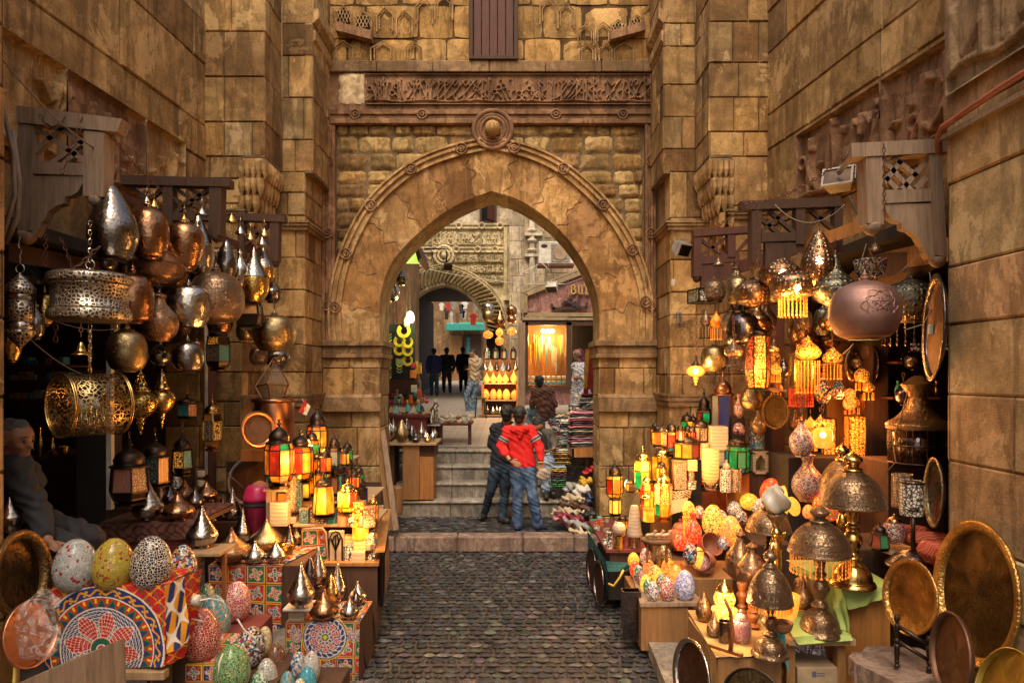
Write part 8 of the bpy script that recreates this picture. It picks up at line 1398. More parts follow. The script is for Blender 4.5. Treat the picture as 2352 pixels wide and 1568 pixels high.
TL=[('cone',339,1098,1192,68,'silver','large silver cone lamp standing on the brown cloth'),('cone',403,1069,1140,44,'silver','silver cone lamp at the back of the brown cloth'),('onion',408,1128,1192,74,'copper','broad copper onion lamp at the front of the brown cloth'),('onion',390,1112,1160,40,'m4','dark onion lamp behind the copper onion'),('onion',424,1098,1150,42,'m3','small brown onion lamp behind the dark ones'),('onion',448,1116,1168,42,'m4','shiny black-violet onion lamp at the cloth corner'),('onion',474,1102,1150,50,'copper','copper onion lamp nearest the insulators'),('cone',368,1100,1160,40,'copper','shadowed copper cone between two silver ones')]
for k,x,yt,yb,w,m,L in TL:on(z5,k,x,yt,min(yb,1193),w,m,L)
zq=Z_(1255,5.15)
on(Z_(1262,5.2),'cone',464,1160,1256,68,'silver','silver cone lamp on the pale stool');
zc=zt2
TL2=[('onion',532,1210,1292,81,'m3','largest brown copper onion lamp on the tiled cloth'),('cone',558,1165,1246,46,'silver','tall silver cone behind the brown copper onion'),('onion',580,1178,1236,52,'mc','pale gold onion behind the big etched one'),('onion',612,1190,1264,77,'mc','big pale gold etched onion lamp on the tiled cloth'),('onion',585,1240,1293,50,'silver','small bright silver onion at the front of the tiled cloth'),('onion',633,1238,1292,48,'silver','second small silver onion, beside the brass bowl'),('cone',665,1204,1262,32,'m4','violet-black cone lamp at the end of the tiled cloth'),('cone',682,1196,1250,30,'mc','gold-glinting cone behind the violet-black one'),('cone',512,1136,1200,34,'m4','dark slim cone lamp behind the pale stool'),('cone',534,1118,1196,40,'silver','tallest back-row silver cone near the pink bin'),('cone',488,1145,1212,38,'copper','brown copper cone behind the pale stool'),('bowl',660,1250,1282,30,'brass','small open brass bowl on the tiled cloth')]
for k,x,yt,yb,w,m,L in TL2:on(zc,k,x,yt,max(yb,1225)if yb<1240 else yb,w,m,L)if yb>1212 else wA(k,x,yt,yb,w,6.6,m,L)
step(470,560,1198,6.5,.5,'md','dark box step for the cone lamps by the pink bin',.26)
TL3=[('cone',691,1290,1392,62,'silver','widest silver cone lamp raised on a marble block',5.3),('teardrop',712,1276,1350,32,'m4','violet-black teardrop standing between silver cones',5.7),('cone',731,1254,1345,40,'silver','tallest silver cone lamp on the rosette cloth',5.85),('cone',776,1288,1378,42,'silver','silver cone lamp at the back of the rosette cloth',None),('teardrop',761,1318,1384,34,'brass','deep gold teardrop between two silver lamps',None),('onion',744,1350,1422,67,'copper','round copper onion lamp in front on the rosette cloth',None),('onion',822,1332,1386,42,'silver','silver onion at the far street corner of the rosette cloth',None),('onion',818,1348,1392,28,'m4','small black onion among the silver ones',None),('onion',803,1366,1420,44,'silver','bright silver onion at the front street corner',None)]
for k,x,yt,yb,w,m,L,Z in TL3:on(zt3,k,x,yt,yb,w,m,L)if Z is None else wA(k,x,yt,yb,w,Z,m,L)
bxw(686,1392,1425,36,5.42,'alabaster','veined white marble block under the widest silver cone','block','marble_block');bxw(690,1387,1393,62,5.38,'m13','thin white tile on the marble block','tile','marble_tile');bxw(722,1350,1410,60,5.85,'md','hidden dark block under the back cones of the rosette cloth','block','support_block',depth=.15)
tY(842,1392,1532,26,5.75,'m14','bronze tray standing edge-on against the rosette cloth box',3,yaw=-1.38,rimmat='me',pattern='m2')
def egg(x,yt,yb,w,Z,m,L,tilt=0,**k):return wA('egg',x,yt,yb,w,Z,m,L,'lamp',None,name='mosaic_egg_lamp',tilt=tilt,n=36,**k)
egg(104,1234,1345,62,4.5,'m_blue_white','blue-edged white mosaic egg behind the bronze tray');egg(128,1250,1345,50,4.7,'m_brown','brown mosaic egg behind the blue-edged one')
egg(174,1237,1354,94,4.1,'m31','silver-white mosaic egg dotted with red squares');egg(261,1235,1352,91,4.12,'m_yellow','olive yellow mosaic egg');egg(348,1230,1350,90,4.12,'m_black_white','black mosaic egg with white grout lines');egg(420,1250,1352,62,4.5,'m_multi','round multicoloured mosaic egg behind the end of the row',0)
egg(460,1396,1514,88,4.45,'m_red_grout','deep red mosaic egg with pale grout on the boxed cloth');egg(498,1366,1470,68,4.91,'m_blue_tan','turquoise and tan chequered mosaic egg',12);egg(535,1332,1424,70,5.31,'m_pink','pinkish red mosaic egg before the tiled cloth',-8);egg(474,1338,1416,44,5.38,'m30','pale green mosaic egg behind the turquoise one')
egg(565,1440,1530,70,4.77,'m_multi','black, white and colour mosaic egg beside the green one',10);egg(597,1434,1514,40,4.9,'m_yellow_white','yellow and white mosaic egg leaning behind',-10);egg(532,1478,1588,82,4.39,'m_green','large green mosaic egg at the picture edge'.replace(' at the picture edge',' in front of the multicoloured one'));egg(633,1477,1556,52,4.91,'m_brown','brown and white petalled mosaic egg',0)
egg(612,1511,1600,52,4.62,'m_white_brown','white mosaic egg striped with dark violet');egg(683,1492,1560,40,4.88,'m_navy_tan','navy and tan chequered mosaic egg',8);egg(711,1496,1570,44,4.81,'m31','pale silver mosaic egg beside the cyan one',-5);egg(706,1529,1610,44,4.56,'m_cyan','cyan mosaic egg with a red diamond');egg(594,1541,1620,46,4.5,'m30','green and white mosaic egg lowest in the row')
egg(660,1540,1620,40,4.5,'m_blue_tan','tan and blue mosaic egg beside the cyan one');egg(688,1557,1620,34,4.4,'m_yellow_white','white and yellow mosaic egg at the very front')
for i,(x,y)in enumerate(((445,1378),(397,1424))):
 lh=eM('lamp_holder',P(x,y,4.3));meta(lh,['white ceramic lamp socket beside the pale green egg','white ceramic lamp socket on the medallion cloth edge'][i],'socket');mb=MB();s=4.3/F;mb.lathe([(8*s,-16*s),(13*s,-14*s),(13*s,12*s),(10*s,14*s)],18,mat=Matrix.Rotation(rd(90),4,'Y'));mb.build('socket','m13',lh,True);mb=MB();mb.tube([(14*s,0,0),(34*s,.02,2*s),(60*s,.05,-8*s)],.006,5);mb.build('cord','m13',lh)
cB([P(420,1400,4.2),P(424,1372,4.2),P(436,1382,4.2),P(446,1362,4.2)],.004,'bead_gold','yellow-green wire twisted by the upper lamp socket');cB([P(545,1420,4.6),P(560,1445,4.6),P(585,1465,4.6),P(600,1490,4.7)],.006,'m13','white cord trailing between the mosaic eggs');cB([P(500,1560,4.2),P(504,1520,4.2),P(512,1500,4.25)],.006,'m13','white cord beside the green mosaic egg')
tY(40,1220,1425,130,3.85,'m14','deep-rimmed tarnished bronze tray at the pier edge',8,yaw=-.35,rim=.2,depth=.04)
tY(66,1378,1530,128,3.5,'copper_tray','copper tray wrapped in clear crumpled plastic',8,yaw=-.3,rim=.08);tY(2,1440,1620,60,3.6,'m35','golden tray behind the wrapped copper one',8,yaw=-.4)
V=[];m=22;s=3.42/F
for j in range(m+1):
 for i in range(m+1):
  a=2*pi*i/m;r=(j/m)*(70+6*sin(a*3)+4*sin(a*7));x=66+r*cos(a)*.92;y=1452+r*sin(a)*1.1
  if sin(a)<-.55 and j>m*.7:x+=(j/m-.7)*90;y-=(j/m-.7)*40
  p=P(x,y,3.42);V.append((p.x,p.y+.03*(j/m)**3+ru(-.004,.004),p.z))
o=mk('plastic_bag',V,[(j*(m+1)+i,j*(m+1)+i+1,(j+1)*(m+1)+i+1,(j+1)*(m+1)+i)for j in range(m)for i in range(m)],'plastic_wrap',smooth=True);meta(o,'clear crumpled plastic wrapped round the copper tray','plastic wrap')
def hG(kind,x,yt,yb,w,Z,m,L,c=24,**k):return wA(kind,x,yt,yb,w,Z,m,L,chain=c,n=34,**k)
a=hG('spire',1790,548,662,90,6.4,'m28','studded copper lamp with tall conical hood and a lit bulb',30);hG('teardrop',1881,526,658,82,6.0,'m28','large studded copper teardrop lamp glowing orange');hG('spire',1919,574,706,96,5.9,'m15','greenish pewter lamp with conical hood and riveted belly',24)
sq_=hG('squat',1821,610,690,102,6.1,'m28','broad squat studded lamp with lit bead curtain',20);frg(sq_,.03,.12,.17,22,'m22');hG('globe',1695,620,702,54,6.9,'mc','brass embossed globe with violet gem');hG('squat',1728,632,704,78,6.6,'m28','dark dome lamp with a row of gems beside the brass globe')
hG('globe',1986,618,780,152,5.05,'m27','very large dusty pink globe lamp pierced with a star rosette',14)
s=5.05/F;mb=MB();c0=P(1986,700,5.05);Rg=75*s
def sph(x,y):dx,dy=(x-1986)*s,(y-712)*s*-1;d=max(0,Rg*Rg-dx*dx-dy*dy*1.1);return Vc((P(x,y,5.05).x,5.05-sqrt(d)-.004,P(x,y,5.05).z))
for R0,n_l in((36,6),):
 pts=[sph(1986+(R0+5*cos(6*t))*cos(t),708+(R0+5*cos(6*t))*sin(t)*.95)for t in np.linspace(0,2*pi,61)];mb.tube(pts,.005,5)
 pts=[sph(1986+(R0-5-4*cos(6*t))*cos(t),708+(R0-5-4*cos(6*t))*sin(t)*.95)for t in np.linspace(0,2*pi,61)];mb.tube(pts,.005,5)
for k in range(5):
 a0=-pi/2+k*2*pi/5;a1=a0+4*pi/5;p0,p1=(1986+20*cos(a0),704+20*sin(a0)),(1986+20*cos(a1),704+20*sin(a1));mb.tube([sph(p0[0]+(p1[0]-p0[0])*t,p0[1]+(p1[1]-p0[1])*t)for t in np.linspace(0,1,8)],.004,5)
pg=[o for o in bpy.context.scene.objects if o.get('label','').startswith('very large dusty pink')][0];o=mb.build('raised_rosette','m27',pg,True);o.location=-pg.location;o.rotation_euler=(0,0,0);pg.rotation_euler=(0,0,0)
mb=MB()
for k in range(60):
 t=ru(0,2*pi);r=sqrt(random.random())*30
 if True:p=sph(1986+r*cos(t),708+r*sin(t));mb.ball(p,.0035,5)
for row in(668,748):
 for i in range(30):p=sph(1986-48+i*3.3,row);mb.ball(p,.004,5)
o=mb.build('pierced_holes','void',pg);o.location=-pg.location
sd=hG('squat',2090,628,740,124,5.6,'m15','wide silver drum-like studded lamp behind the pink globe',10);frg(sd,.04,.2,.22,20,'m4');ms_=hG('bowl',1999,598,645,72,5.8,'m_multi','mosaic glass bucket lamp above the pink globe',20,name='mosaic_lamp')
mb=MB()
for i in range(11):x=(-.17+i*.034);mb.ball((x,-.19,-.19),.009,6);mb.ball((x,-.19,-.225),.012,6)
mb.build('glass_beads','m_blue_strip',sd)
hG('squat',1640,632,694,54,7.3,'m2','dull bowl-bottomed lamp hanging below the bells');b1=hG('onion',1621,709,750,28,7.2,'m2','small unlit onion pendant with bead fringe by the corner pier');frg(b1,0,.06,.12,12,'m4');b2=hG('onion',1645,713,752,27,7.1,'m6','small glowing onion pendant with amber bead fringe');frg(b2,0,.055,.12,12,'m22')
hG('globe',1706,700,793,74,6.8,'m4','polished black sphere lamp');b3=hG('onion',1685,775,822,42,6.6,'m2','brown onion pendant with fringe under the black sphere',50);frg(b3,0,.075,.12,14,'m4');b4=hG('onion',1778,775,812,30,6.6,'mc','small golden onion pendant with fringe beside the lattice lantern',30);frg(b4,0,.05,.15,12,'ma')
lf=ltn(1618,664,696,78,7.4,'flat black lattice box lantern by the corner pier',[(1,['m0'])],n=4,cap=.05,fin=.02,base=.04,parts=False)
hx=ltn(1741,745,894,56,6.7,'hexagonal lattice lantern glowing yellow and red, pointed below',[(.8,['m1e']),(1.4,['m1e','m2c' if'm2c' in MAT else'm1e'])],n=6,cap=.14,fin=.04,base=.02,chain=60,frame='me')
gp_=hG('bulb_glass',1598,815,885,42,7.3,'me','amber glass pendant with a lit bulb and stacked glass beads',10,mats={'glass':'m2d'});mb=MB();mb.ball((0,0,.15),.028,10);mb.build('bulb','bulb_lit',gp_,True);blt(1598,845,7.1,8)
for i,(x,y,Z)in enumerate(((1799,628,6.16),(1883,598,5.79),(1832,662,5.85))):
 par=[o for o in bpy.context.scene.objects if o.get('label','').startswith(('studded copper lamp with tall','large studded copper teardrop','broad squat studded')[i])][0]
 mb=MB();p=P(x,y,Z)
 for k in range(26):a=ru(0,2*pi);r=ru(0,1)**.8*.032;q=Vc((r*cos(a),abs(r)*.3,r*sin(a)*1.2));mb.ball(q,.0055,5)
 mb.ball((0,.008,0),.014,8);o=mb.build('bulb_glare_holes','bulb_lit',par);par.rotation_euler=(0,0,0);o.location=p-par.location
for a in((1830,720,5.9,9),(1741,850,6.5,7),(1855,815,6.2,8),(1912,810,6.2,5),(1800,690,6.0,4)):blt(*a,(1,.45,.10),.05)
l1=hG('onion',1856,768,828,56,6.4,'m29','lit pierced brass onion lamp with long glowing fringe',40,mats={'body':'m1e'});frg(l1,0,.10,.30,20,'m22');l2=hG('onion',1912,790,836,44,6.5,'mc','smaller lit onion lamp with purple bead drops',30,mats={'body':'m1e'});frg(l2,0,.08,.14,16,'m22')
lb=ltn(1840,806,892,56,6.7,'square beaded mosaic box lantern with red and blue bead drops',[(1,['m_gold_bead' if'm_gold_bead' in MAT else'mc'])],n=4,cap=.05,fin=.02,base=.03,frame='ma');frg(lb,0,.11,.17,24,'bead_red')
hG('bottle',1890,850,925,38,6.6,'m_blackgem','dark mosaic flask pendant with coloured gems');hG('bottle',1925,862,916,32,6.8,'m_blackgem','second dark mosaic flask pendant beside the oval mirror');
mi=eM('oval_mirror',P(1960,838,6.8),(0,0,.3));meta(mi,'oval mirror in a gem-studded frame hanging in the shop','mirror');s=6.8/F;mb=MB();mb.lathe([(.001,0),(14*s,0),(14*s,.003)],32,mat=Matrix.Scale(1.6,4,(0,0,1))@Matrix.Rotation(rd(90),4,'X'));metal('mirror_glass',(.7,.65,.55),.08,'plain',1,0,0);mb.build('glass','mirror_glass',mi);mb=MB();mb.lathe([(13*s,-.01),(16*s,.015),(24*s,.01),(25*s,-.01)],36,mat=Matrix.Scale(1.6,4,(0,0,1))@Matrix.Rotation(rd(90),4,'X'));mb.build('frame','m28',mi,True)
tY(2002,792,892,40,6.95,'m4','dark round plate hanging behind the oval mirror',3,yaw=.9);tY(1783,905,985,62,6.9,'m14','brown round plate hanging beside the corner pier shelf',3,yaw=.6)
sh2_=sB('wall_bracket_shelf',[P(1738,886,6.8),P(1806,894,6.8),P(1806,900,6.8),P(1738,893,6.8)],(0,1,0),.2,'m20','little wall shelf with a handled cup under the lattice lantern','shelf');wA('cup',1782,865,893,22,6.85,'clay','clay cup with handle on the little wall shelf','cup',name='clay_cup');wA('cup',1762,858,892,20,6.85,'m2','dark metal beaker on the little wall shelf','cup',name='metal_beaker')
for i,(x,y,Z)in enumerate(((1788,560,6.5),(2010,566,5.6),(1650,600,7.4),(1655,662,7.4),(1765,600,6.6))):wA('smoke_bell',x,y-30,y+10,[22,26,26,18,18][i],Z,'m2',['small bell cap above the studded cone hood','pale bell cap beside the white plug','dull bell cap hanging by the smallest red bracket','tiny round bell below the dull bell cap','little bell cap on the reddish bracket post'][i],'smoke bell',name='smoke_bell')
for i,(x,yt,yb,w,Z,k,m)in enumerate(((1760,690,760,46,7.2,'bottle','m2'),(1845,700,760,40,7.,'globe','m2'),(1890,700,770,40,7.,'dome','m15'),(1950,790,850,44,7.2,'dome','m2'),(1770,640,700,44,7.4,'dome','m3'),(1800,820,870,34,7.1,'bottle','mb'),(1742,935,1000,36,7.1,'bottle','m2'),(2100,800,850,50,6.6,'squat','m4'),(2075,880,930,36,6.4,'squat','m4'),(1825,930,990,30,7.2,'bottle','m3'))):
 hG(k,x,yt,yb,w,Z,m,['dim bronze flask deep behind the black sphere','dim globe deep behind the bead curtain','dim riveted dome behind the greenish hood','dim bronze dome behind the pink globe','dim copper dome behind the gem-rowed lamp','dim silver flask behind the golden onion pendant','dim bronze flask low beside the reddish post','nearly black squat lamp above the brass cage','dark squat lamp on tangled white cord','dim copper flask behind the beaded box lantern'][i])
tY(2150,628,876,52,4.75,'m36','large dull tray hanging side-on against the pale pier',2,yaw=1.12,rimmat='m4')
cg=eM('cage_lamp',P(2108,1062,5.9));meta(cg,'big dark brass cage lamp with bell-shaped hood and tall neck','lamp');s=5.9/F;R=63*s;H=200*s
mb=MB()
for i in range(28):a=2*pi*i/28;mb.bar((R*.96*cos(a),R*.96*sin(a),0),(R*.96*cos(a),R*.96*sin(a),H*.4),.007)
for zz in(0,.2,.4):mb.torus((0,0,H*zz+.005),R*.96,.008,n=36)
mb.build('cage','me',cg);mb=MB();mb.lathe([(r*R,t*H)for r,t in cat_([(1.04,.39),(1.06,.43),(1.0,.46),(.72,.52),(.5,.60),(.36,.69),(.32,.74)],5)],40);mb.build('hood','m2',cg,True);mb=MB();mb.lathe([(r*R,t*H)for r,t in cat_([(.32,.735),(.30,.76),(.42,.82),(.54,.88),(.56,.90),(.4,.93),(.3,.96),(.1,1.)],5)],30);mb.build('neck','m2',cg,True);mb=MB();mb.lathe([(R*.8,0),(R*.82,H*.36)],24);mb.build('inner_cylinder','m4',cg,True)
ltn(1903,958,1048,36,6.9,'lit orange lattice panel lamp behind the glass jar',[(1,['m1e'])],n=4,cap=.03,fin=.01,base=.02,frame='me',parts=False);ltn(1963,950,1060,50,6.7,'brightest lit lattice box lamp against the orange board',[(1,['m1e'])],n=4,cap=.03,fin=.01,base=.02,frame='me',parts=False);blt(1965,935,6.6,10,(1,.35,.08),.06);blt(1930,1000,6.5,8,(1,.35,.08),.06)
step(1810,2000,1050,6.6,.5,'m25','dark table for the lit lattice lamps')
hG('bottle',1841,952,1048,54,6.4,'m_speck','large mosaic flask pendant with pale gem belly',60,mats={'finial':'copper'});gj=hG('dome',1890,972,1028,42,6.3,'me','lit amber glass jar pendant',60,mats={'body':'m2d'});mb=MB();mb.ball((0,0,.12),.028,10);mb.build('bulb','bulb_lit',gj,True)
wA('vase',1854,1044,1150,74,6.6,'m_speck','large whitish vase speckled with dark blue chips','vase',name='mosaic_vase',n=32)
Zc=7.5;zs1=Z_(1128,7.35)
ltn(1660,850,1008,48,7.55,'tall brown lantern with dark blue and grey arched panes',[(1,['pane_blue','pane_grey','pane_blue','pane_grey','pane_blue','pane_grey'])],n=6,cap=.24,frame='m1d',base=.04)
step(1630,1690,1008,7.5,.3,'md','dark hidden pillar block under the tall blue-paned lantern');ob_=wA('vase',1697,905,960,22,7.4,'m26','slim red, white and black mosaic bottle standing high','vase',name='mosaic_bottle');step(1684,1712,960,7.38,.2,'md','slim dark block under the high mosaic bottle')
wA('egg',1697,970,1000,28,7.25,'m26','round mosaic ball below the slim mosaic bottle','ornament',name='mosaic_ball')
bc=eM('mosaic_cylinder_lamp',P(1738,1030,7.3));meta(bc,'blue and red mosaic cylinder lamp with copper onion top','lamp');s=7.3/F;mb=MB();mb.lathe([(16*s,0),(16.5*s,2*s),(16.5*s,50*s),(16*s,52*s)],26);mb.build('cylinder','m_blue_strip',bc,True);mb=MB();mb.lathe([(a*19*s,(51+b*40)*s)for a,b in cat_([(.9,0),(1,.12),(.9,.35),(.4,.6),(.15,.8),(.03,1)],4)],24);mb.build('onion_top','m3',bc,True)
sn=eM('stone_lantern',P(1741,1086,7.3));meta(sn,'pale carved stone niche lantern below the blue mosaic cylinder','lantern');mb=MB();a=18*s
for sx in(-1,1):mb.box((sx*a,-a,0),(sx*a*.62,a,50*s),.004)
mb.box((-a,-a,44*s),(a,a,52*s),.004);mb.box((-a,-a,0),(a,a,6*s),.004);mb.poly([(-a*.62,-a+.001,44*s),(-a*.62,-a+.001,30*s),(-a*.3,-a+.001,38*s),(0,-a+.001,44*s)],(0,1,0),.04);mb.poly([(a*.62,-a+.001,44*s),(a*.62,-a+.001,30*s),(a*.3,-a+.001,38*s),(0,-a+.001,44*s)],(0,1,0),.04);mb.build('niche','alabaster',sn)
step(1722,1762,1086,7.25,.3,'md','small dark block under the stone niche lantern')
ww=lambda*a,**k:wA(*a,**k)
bxw(1648,978,1032,38,7.2,'alabaster','upright pale alabaster block lamp','lamp','alabaster_lamp');bxw(1654,1032,1068,32,7.22,'alabaster','lower alabaster block below the upright one','block','alabaster_block')
al=eM('alabaster_lamp',P(1632,1124,7.0));meta(al,'warm banded alabaster cylinder lamp on a silver petalled foot','lamp');s=7/F;mb=MB();mb.lathe([(8*s,8*s),(19*s,28*s),(19*s,92*s),(18*s,94*s),(.001,94*s)],30);mb.build('body','m12',al,True);mb=MB();mb.lathe([(17*s,0),(18*s,3*s),(10*s,7*s),(14*s,12*s)],10);
for i in range(10):a=2*pi*i/10;mb.poly([(13*s*cos(a-.25),13*s*sin(a-.25),6*s),(13*s*cos(a+.25),13*s*sin(a+.25),6*s),(17.5*s*cos(a),17.5*s*sin(a),20*s)],(cos(a),sin(a),0),.004)
mb.build('foot','silver',al)
ltn(1694,988,1088,54,7.1,'green-glazed octagonal lantern lit softly inside',rows3(['m8','m9'],['m8','m9','m8','m3a'],['m8']),n=8,cap=.24,base=.04);step(1668,1722,1088,7.05,.3,'m1d','small block under the green-glazed lantern')
for i,(x,w)in enumerate(((1666,26),(1691,26))):bxw(x,1078,1127,w,6.95,['m0','m1'][i],['white-topped black lattice cylinder box','brass-toned lattice cylinder box'][i],'candle box','lattice_candle_box')if False else wA('cylinder',x,1079,1126,w,6.95,['m0','m1'][i],['black and white lattice cylinder beside the alabaster lamp','brass-toned lattice cylinder beside the black and white one'][i],'candle holder',name='candle_cylinder')
wA('vase',1668,1056,1080,16,6.95,'bone','small stone ornament on the black and white cylinder','ornament',name='stone_ornament')
ltn(1610,955,1018,38,7.3,'dark hexagonal lantern with pink lattice panes',[(1,['m1','pane_pink'])],n=6,cap=.3);ltn(1577,993,1056,60,7.2,'wide dark lantern with amber star pane, partly lit',[(1,['m1f','m1a','m5','m6','pane_red','m5'])],n=8,cap=.26);ltn(1542,960,1042,32,7.4,'small lit lantern with teal and red panes at the pier',rows3(['m9','m7'],['m5','m9','m7'],['m6']),n=6,cap=.26)
ltn(1617,890,985,34,7.7,'black-finialed lantern with red and green panes at the back',rows3(['m7'],['m8','pane_red'],['m1f']),n=6,cap=.34,fin=.2);ltn(1578,943,1000,30,7.6,'little orange lit lantern with carved crown',[(1,['m6','m8','m5'])],n=6,cap=.3,parts=False);ltn(1592,948,1000,22,7.7,'half hidden orange lantern behind the little carved one',[(1,['m6','m7'])],n=6,cap=.3,parts=False)
for L_ in((1530,1610,1042,7.4,.3,'hidden dark ledge of lanterns at the corner pier'),(1545,1612,1056,7.15,.25,'hidden block under the wide dark lantern')):step(L_[0],L_[1],L_[2],L_[3],L_[4],'m25',L_[5])
step(1490,1548,1110,7.35,.5,'m25','dark ledge under the yellow lanterns');ltn(1476,1022,1132,40,7.3,'tall lit lantern with green and yellow panes on a cream stand',[(.9,['m5','m8','m5','m5','m6','m5']),(.5,['m12','m5'])],n=6,cap=.2,frame='ma');ltn(1520,1014,1112,44,7.4,'bright yellow lantern with round pierced top',[(1,['m5','m5','m6'])],n=6,cap=.22,frame='ma')
ltn(1412,1056,1150,38,7.5,'yellow and red stained lantern nearest the arch',rows3(['m5'],['m5','m7','m6'],['m5']),n=6,cap=.26);ltn(1413,1140,1182,28,7.3,'yellow mosaic lantern below the stained one nearest the arch',[(1,['e_yellow'])],n=6,cap=.1,fin=.05,parts=False)
ml=eM('round_lamp',P(1447,1112,7.4));meta(ml,'blinding white round paper-like lamp behind the small house lantern','lamp');mb=MB();mb.lathe([(.001,0),(13*7.4/F,0),(13*7.4/F,.05),(.001,.05)],28,mat=Matrix.Rotation(rd(90),4,'X'));mb.build('disc','bulb_white',ml);ltn(1448,1092,1130,24,7.2,'small dark house-shaped lantern before the white round lamp',[(1,['m6','me'])],n=4,cap=.35,parts=False)
ltn(1486,1082,1162,30,7.15,'narrow lit lantern with brown carved crown, front middle',[(.5,['m6']),(.6,['m5','m7','m5']),(.5,['m5','m7'])],n=6,cap=.25,frame='ma');ltn(1524,1072,1196,42,7.0,'tallest front lantern, yellow and green over an arched stone base',[(.8,['m5','m8','m5','m5','m8']),(1.3,['m1e','m12'])],n=6,cap=.2,frame='ma');ltn(1486,1130,1196,28,6.9,'lit lantern with a deep red middle pane',[(1,['m5','m7','m5','m5','m7','m5'])],n=6,cap=.15,fin=.04,frame='ma')
bxw(1560,1056,1122,28,7.1,'m1','tall square lattice column of brown stars','candle box','lattice_box',lid='m20');bxw(1588,1055,1080,22,7.1,'m12','glowing cream box above the openwork cup','lamp','alabaster_lamp');wA('cup',1587,1080,1106,20,7.1,'m1','brown openwork cup under the glowing cream box','cup',name='candle_cup');wA('cup',1589,1104,1122,22,7.05,'m0','silver openwork cup at the copper step','cup',name='candle_cup')
ww('cylinder',1616,1020,1075,24,7.2,'m12','squat lit alabaster drum behind the banded cylinder','lamp',name='alabaster_lamp')
cloth('white_rag',[(pX([(1532,1150,6.95),(1580,1142,6.95),(1576,1172,6.9),(1545,1180,6.9)]),[(0,0)]*4,.02)],ppl(srgb('#8c7760')),'grubby cream rag draped beside the tallest front lantern',res=120);cloth('scroll_cloth',[(pX([(1528,1128,7.02),(1590,1124,7.02),(1586,1142,7.0),(1530,1152,7.0)]),[(0,0),(60,0),(60,25),(0,25)],.01)],ppl(srgb('#3a2318'),col2=srgb('#b59a78'),freq=.4),'dark cloth strip with pale scrolls beside the lattice column',res=160)
for a in((1470,1080,7.0,12),(1520,1110,6.7,14),(1570,1010,6.9,8),(1420,1120,7.1,5),(1690,1060,6.6,4),(1560,980,7.2,5)):blt(*a,(1,.48,.12),.05)
random.seed(91)
TR=[('bone','bone coloured'),('m0','black and white'),('m13','white'),('bead_red','red'),('bone','cream'),('bead_turquoise','turquoise'),('alabaster','alabaster'),('leather','tan')]
for i in range(44):
 t=random.random();z0_=Z7+.04+t*1.3;f=(z0_-Z7)/1.4;xl_=1392+(1352-1392)*f+4;xr_=1486+(1455-1486)*f-30*(1-f)*0-6;x=xl_+(i%6)/5*(min(xr_,1470)-xl_)+ru(-3,3)
 if f<.35 and x>1424:continue
 y=HY+(CAMH-z7)*F/z0_;m,nm=random.choice(TR);h=ru(9,17)*7/z0_
 if i%4==0:wA('vase',x,y-h*1.3,y,10,z0_,m,f'{nm} little vase on the narrow trinket table','trinket',f'{nm} little vases on the trinket table',name='little_vase',n=12,sub=3)
 elif i%4==1:bxw(x,y-h,y,11,z0_,m,f'{nm} little box on the narrow trinket table','trinket','little_box',group=f'{nm} little boxes on the trinket table',rot=ru(-.6,.6))
 else:wA('cup',x,y-h,y,12,z0_,m,f'{nm} little cup on the narrow trinket table','trinket',f'{nm} little cups on the trinket table',name='little_cup',n=14,sub=3)
ac_=eM('alabaster_lamp',P(1457,1258,6.98));meta(ac_,'tall tapering alabaster cone lamp on a silver cup','lamp');s=6.98/F;mb=MB();mb.lathe([(r*s,t*s)for r,t in cat_([(17,28),(17.5,34),(13,70),(9,94),(6,98),(.001,99)],4)],26);mb.build('body','alabaster',ac_,True);mb=MB();mb.lathe([(14*s,0),(15*s,3*s),(13*s,27*s),(17*s,29*s)],24);mb.build('cup','silver',ac_,True)
ag=eM('alabaster_lamp',P(1422,1260,6.94));meta(ag,'round alabaster globe lamp on a brass openwork cup','lamp');mb=MB();mb.ball((0,0,46*s),16*s,16);mb.build('globe','alabaster',ag,True);mb=MB();mb.lathe([(11*s,0),(12*s,30*s),(10*s,30*s)],12);mb.build('cup','brass',ag);wA('cup',1401,1222,1260,14,6.94,'m0','blue and white tall cup at the front corner of the trinket table','cup',name='tall_cup')
ltn(1430,1178,1216,24,7.2,'small lit orange pumpkin-like lantern on the trinket table',[(1,['m6','m5'])],n=8,cap=.3,parts=False);wA('cup',1490,1166,1196,28,6.85,'m5','lit yellow cup wrapped with wire','lamp',name='cup_lamp')
tY(1361,1256,1352,22,7.6,'m36','first dull tray leaning on the green cloth table',2,yaw=1.33,rimmat='m4');tY(1377,1286,1388,26,7.0,'m36','second dull tray leaning nearer on the green cloth table',2,yaw=1.3,rimmat='m4')
cB([P(1398,1340,6.7),P(1410,1345,6.65),P(1424,1325,6.6),P(1432,1308,6.6)],.012,'bead_yellow','yellow rope hanging under the green cloth','rope','yellow_rope')
hs_=eM('figurine_stool',P(1508,1290,6.5));meta(hs_,'small dark round stool on orange turned legs','stool');s=6.5/F;mb=MB();mb.lathe([(.001,46*s),(34*s,46*s),(36*s,50*s),(34*s,53*s),(.001,53*s)],26);mb.build('seat','md',hs_,True)
for dx in(-22,0,22):mb=MB();mb.lathe([(r*s,t*s)for r,t in cat_([(3,0),(4,8),(2.5,14),(4.5,24),(2.5,34),(4,46)],3)],10,(dx*s,-.02 if dx else-.12,0));mb.build('leg','m18',hs_,True)
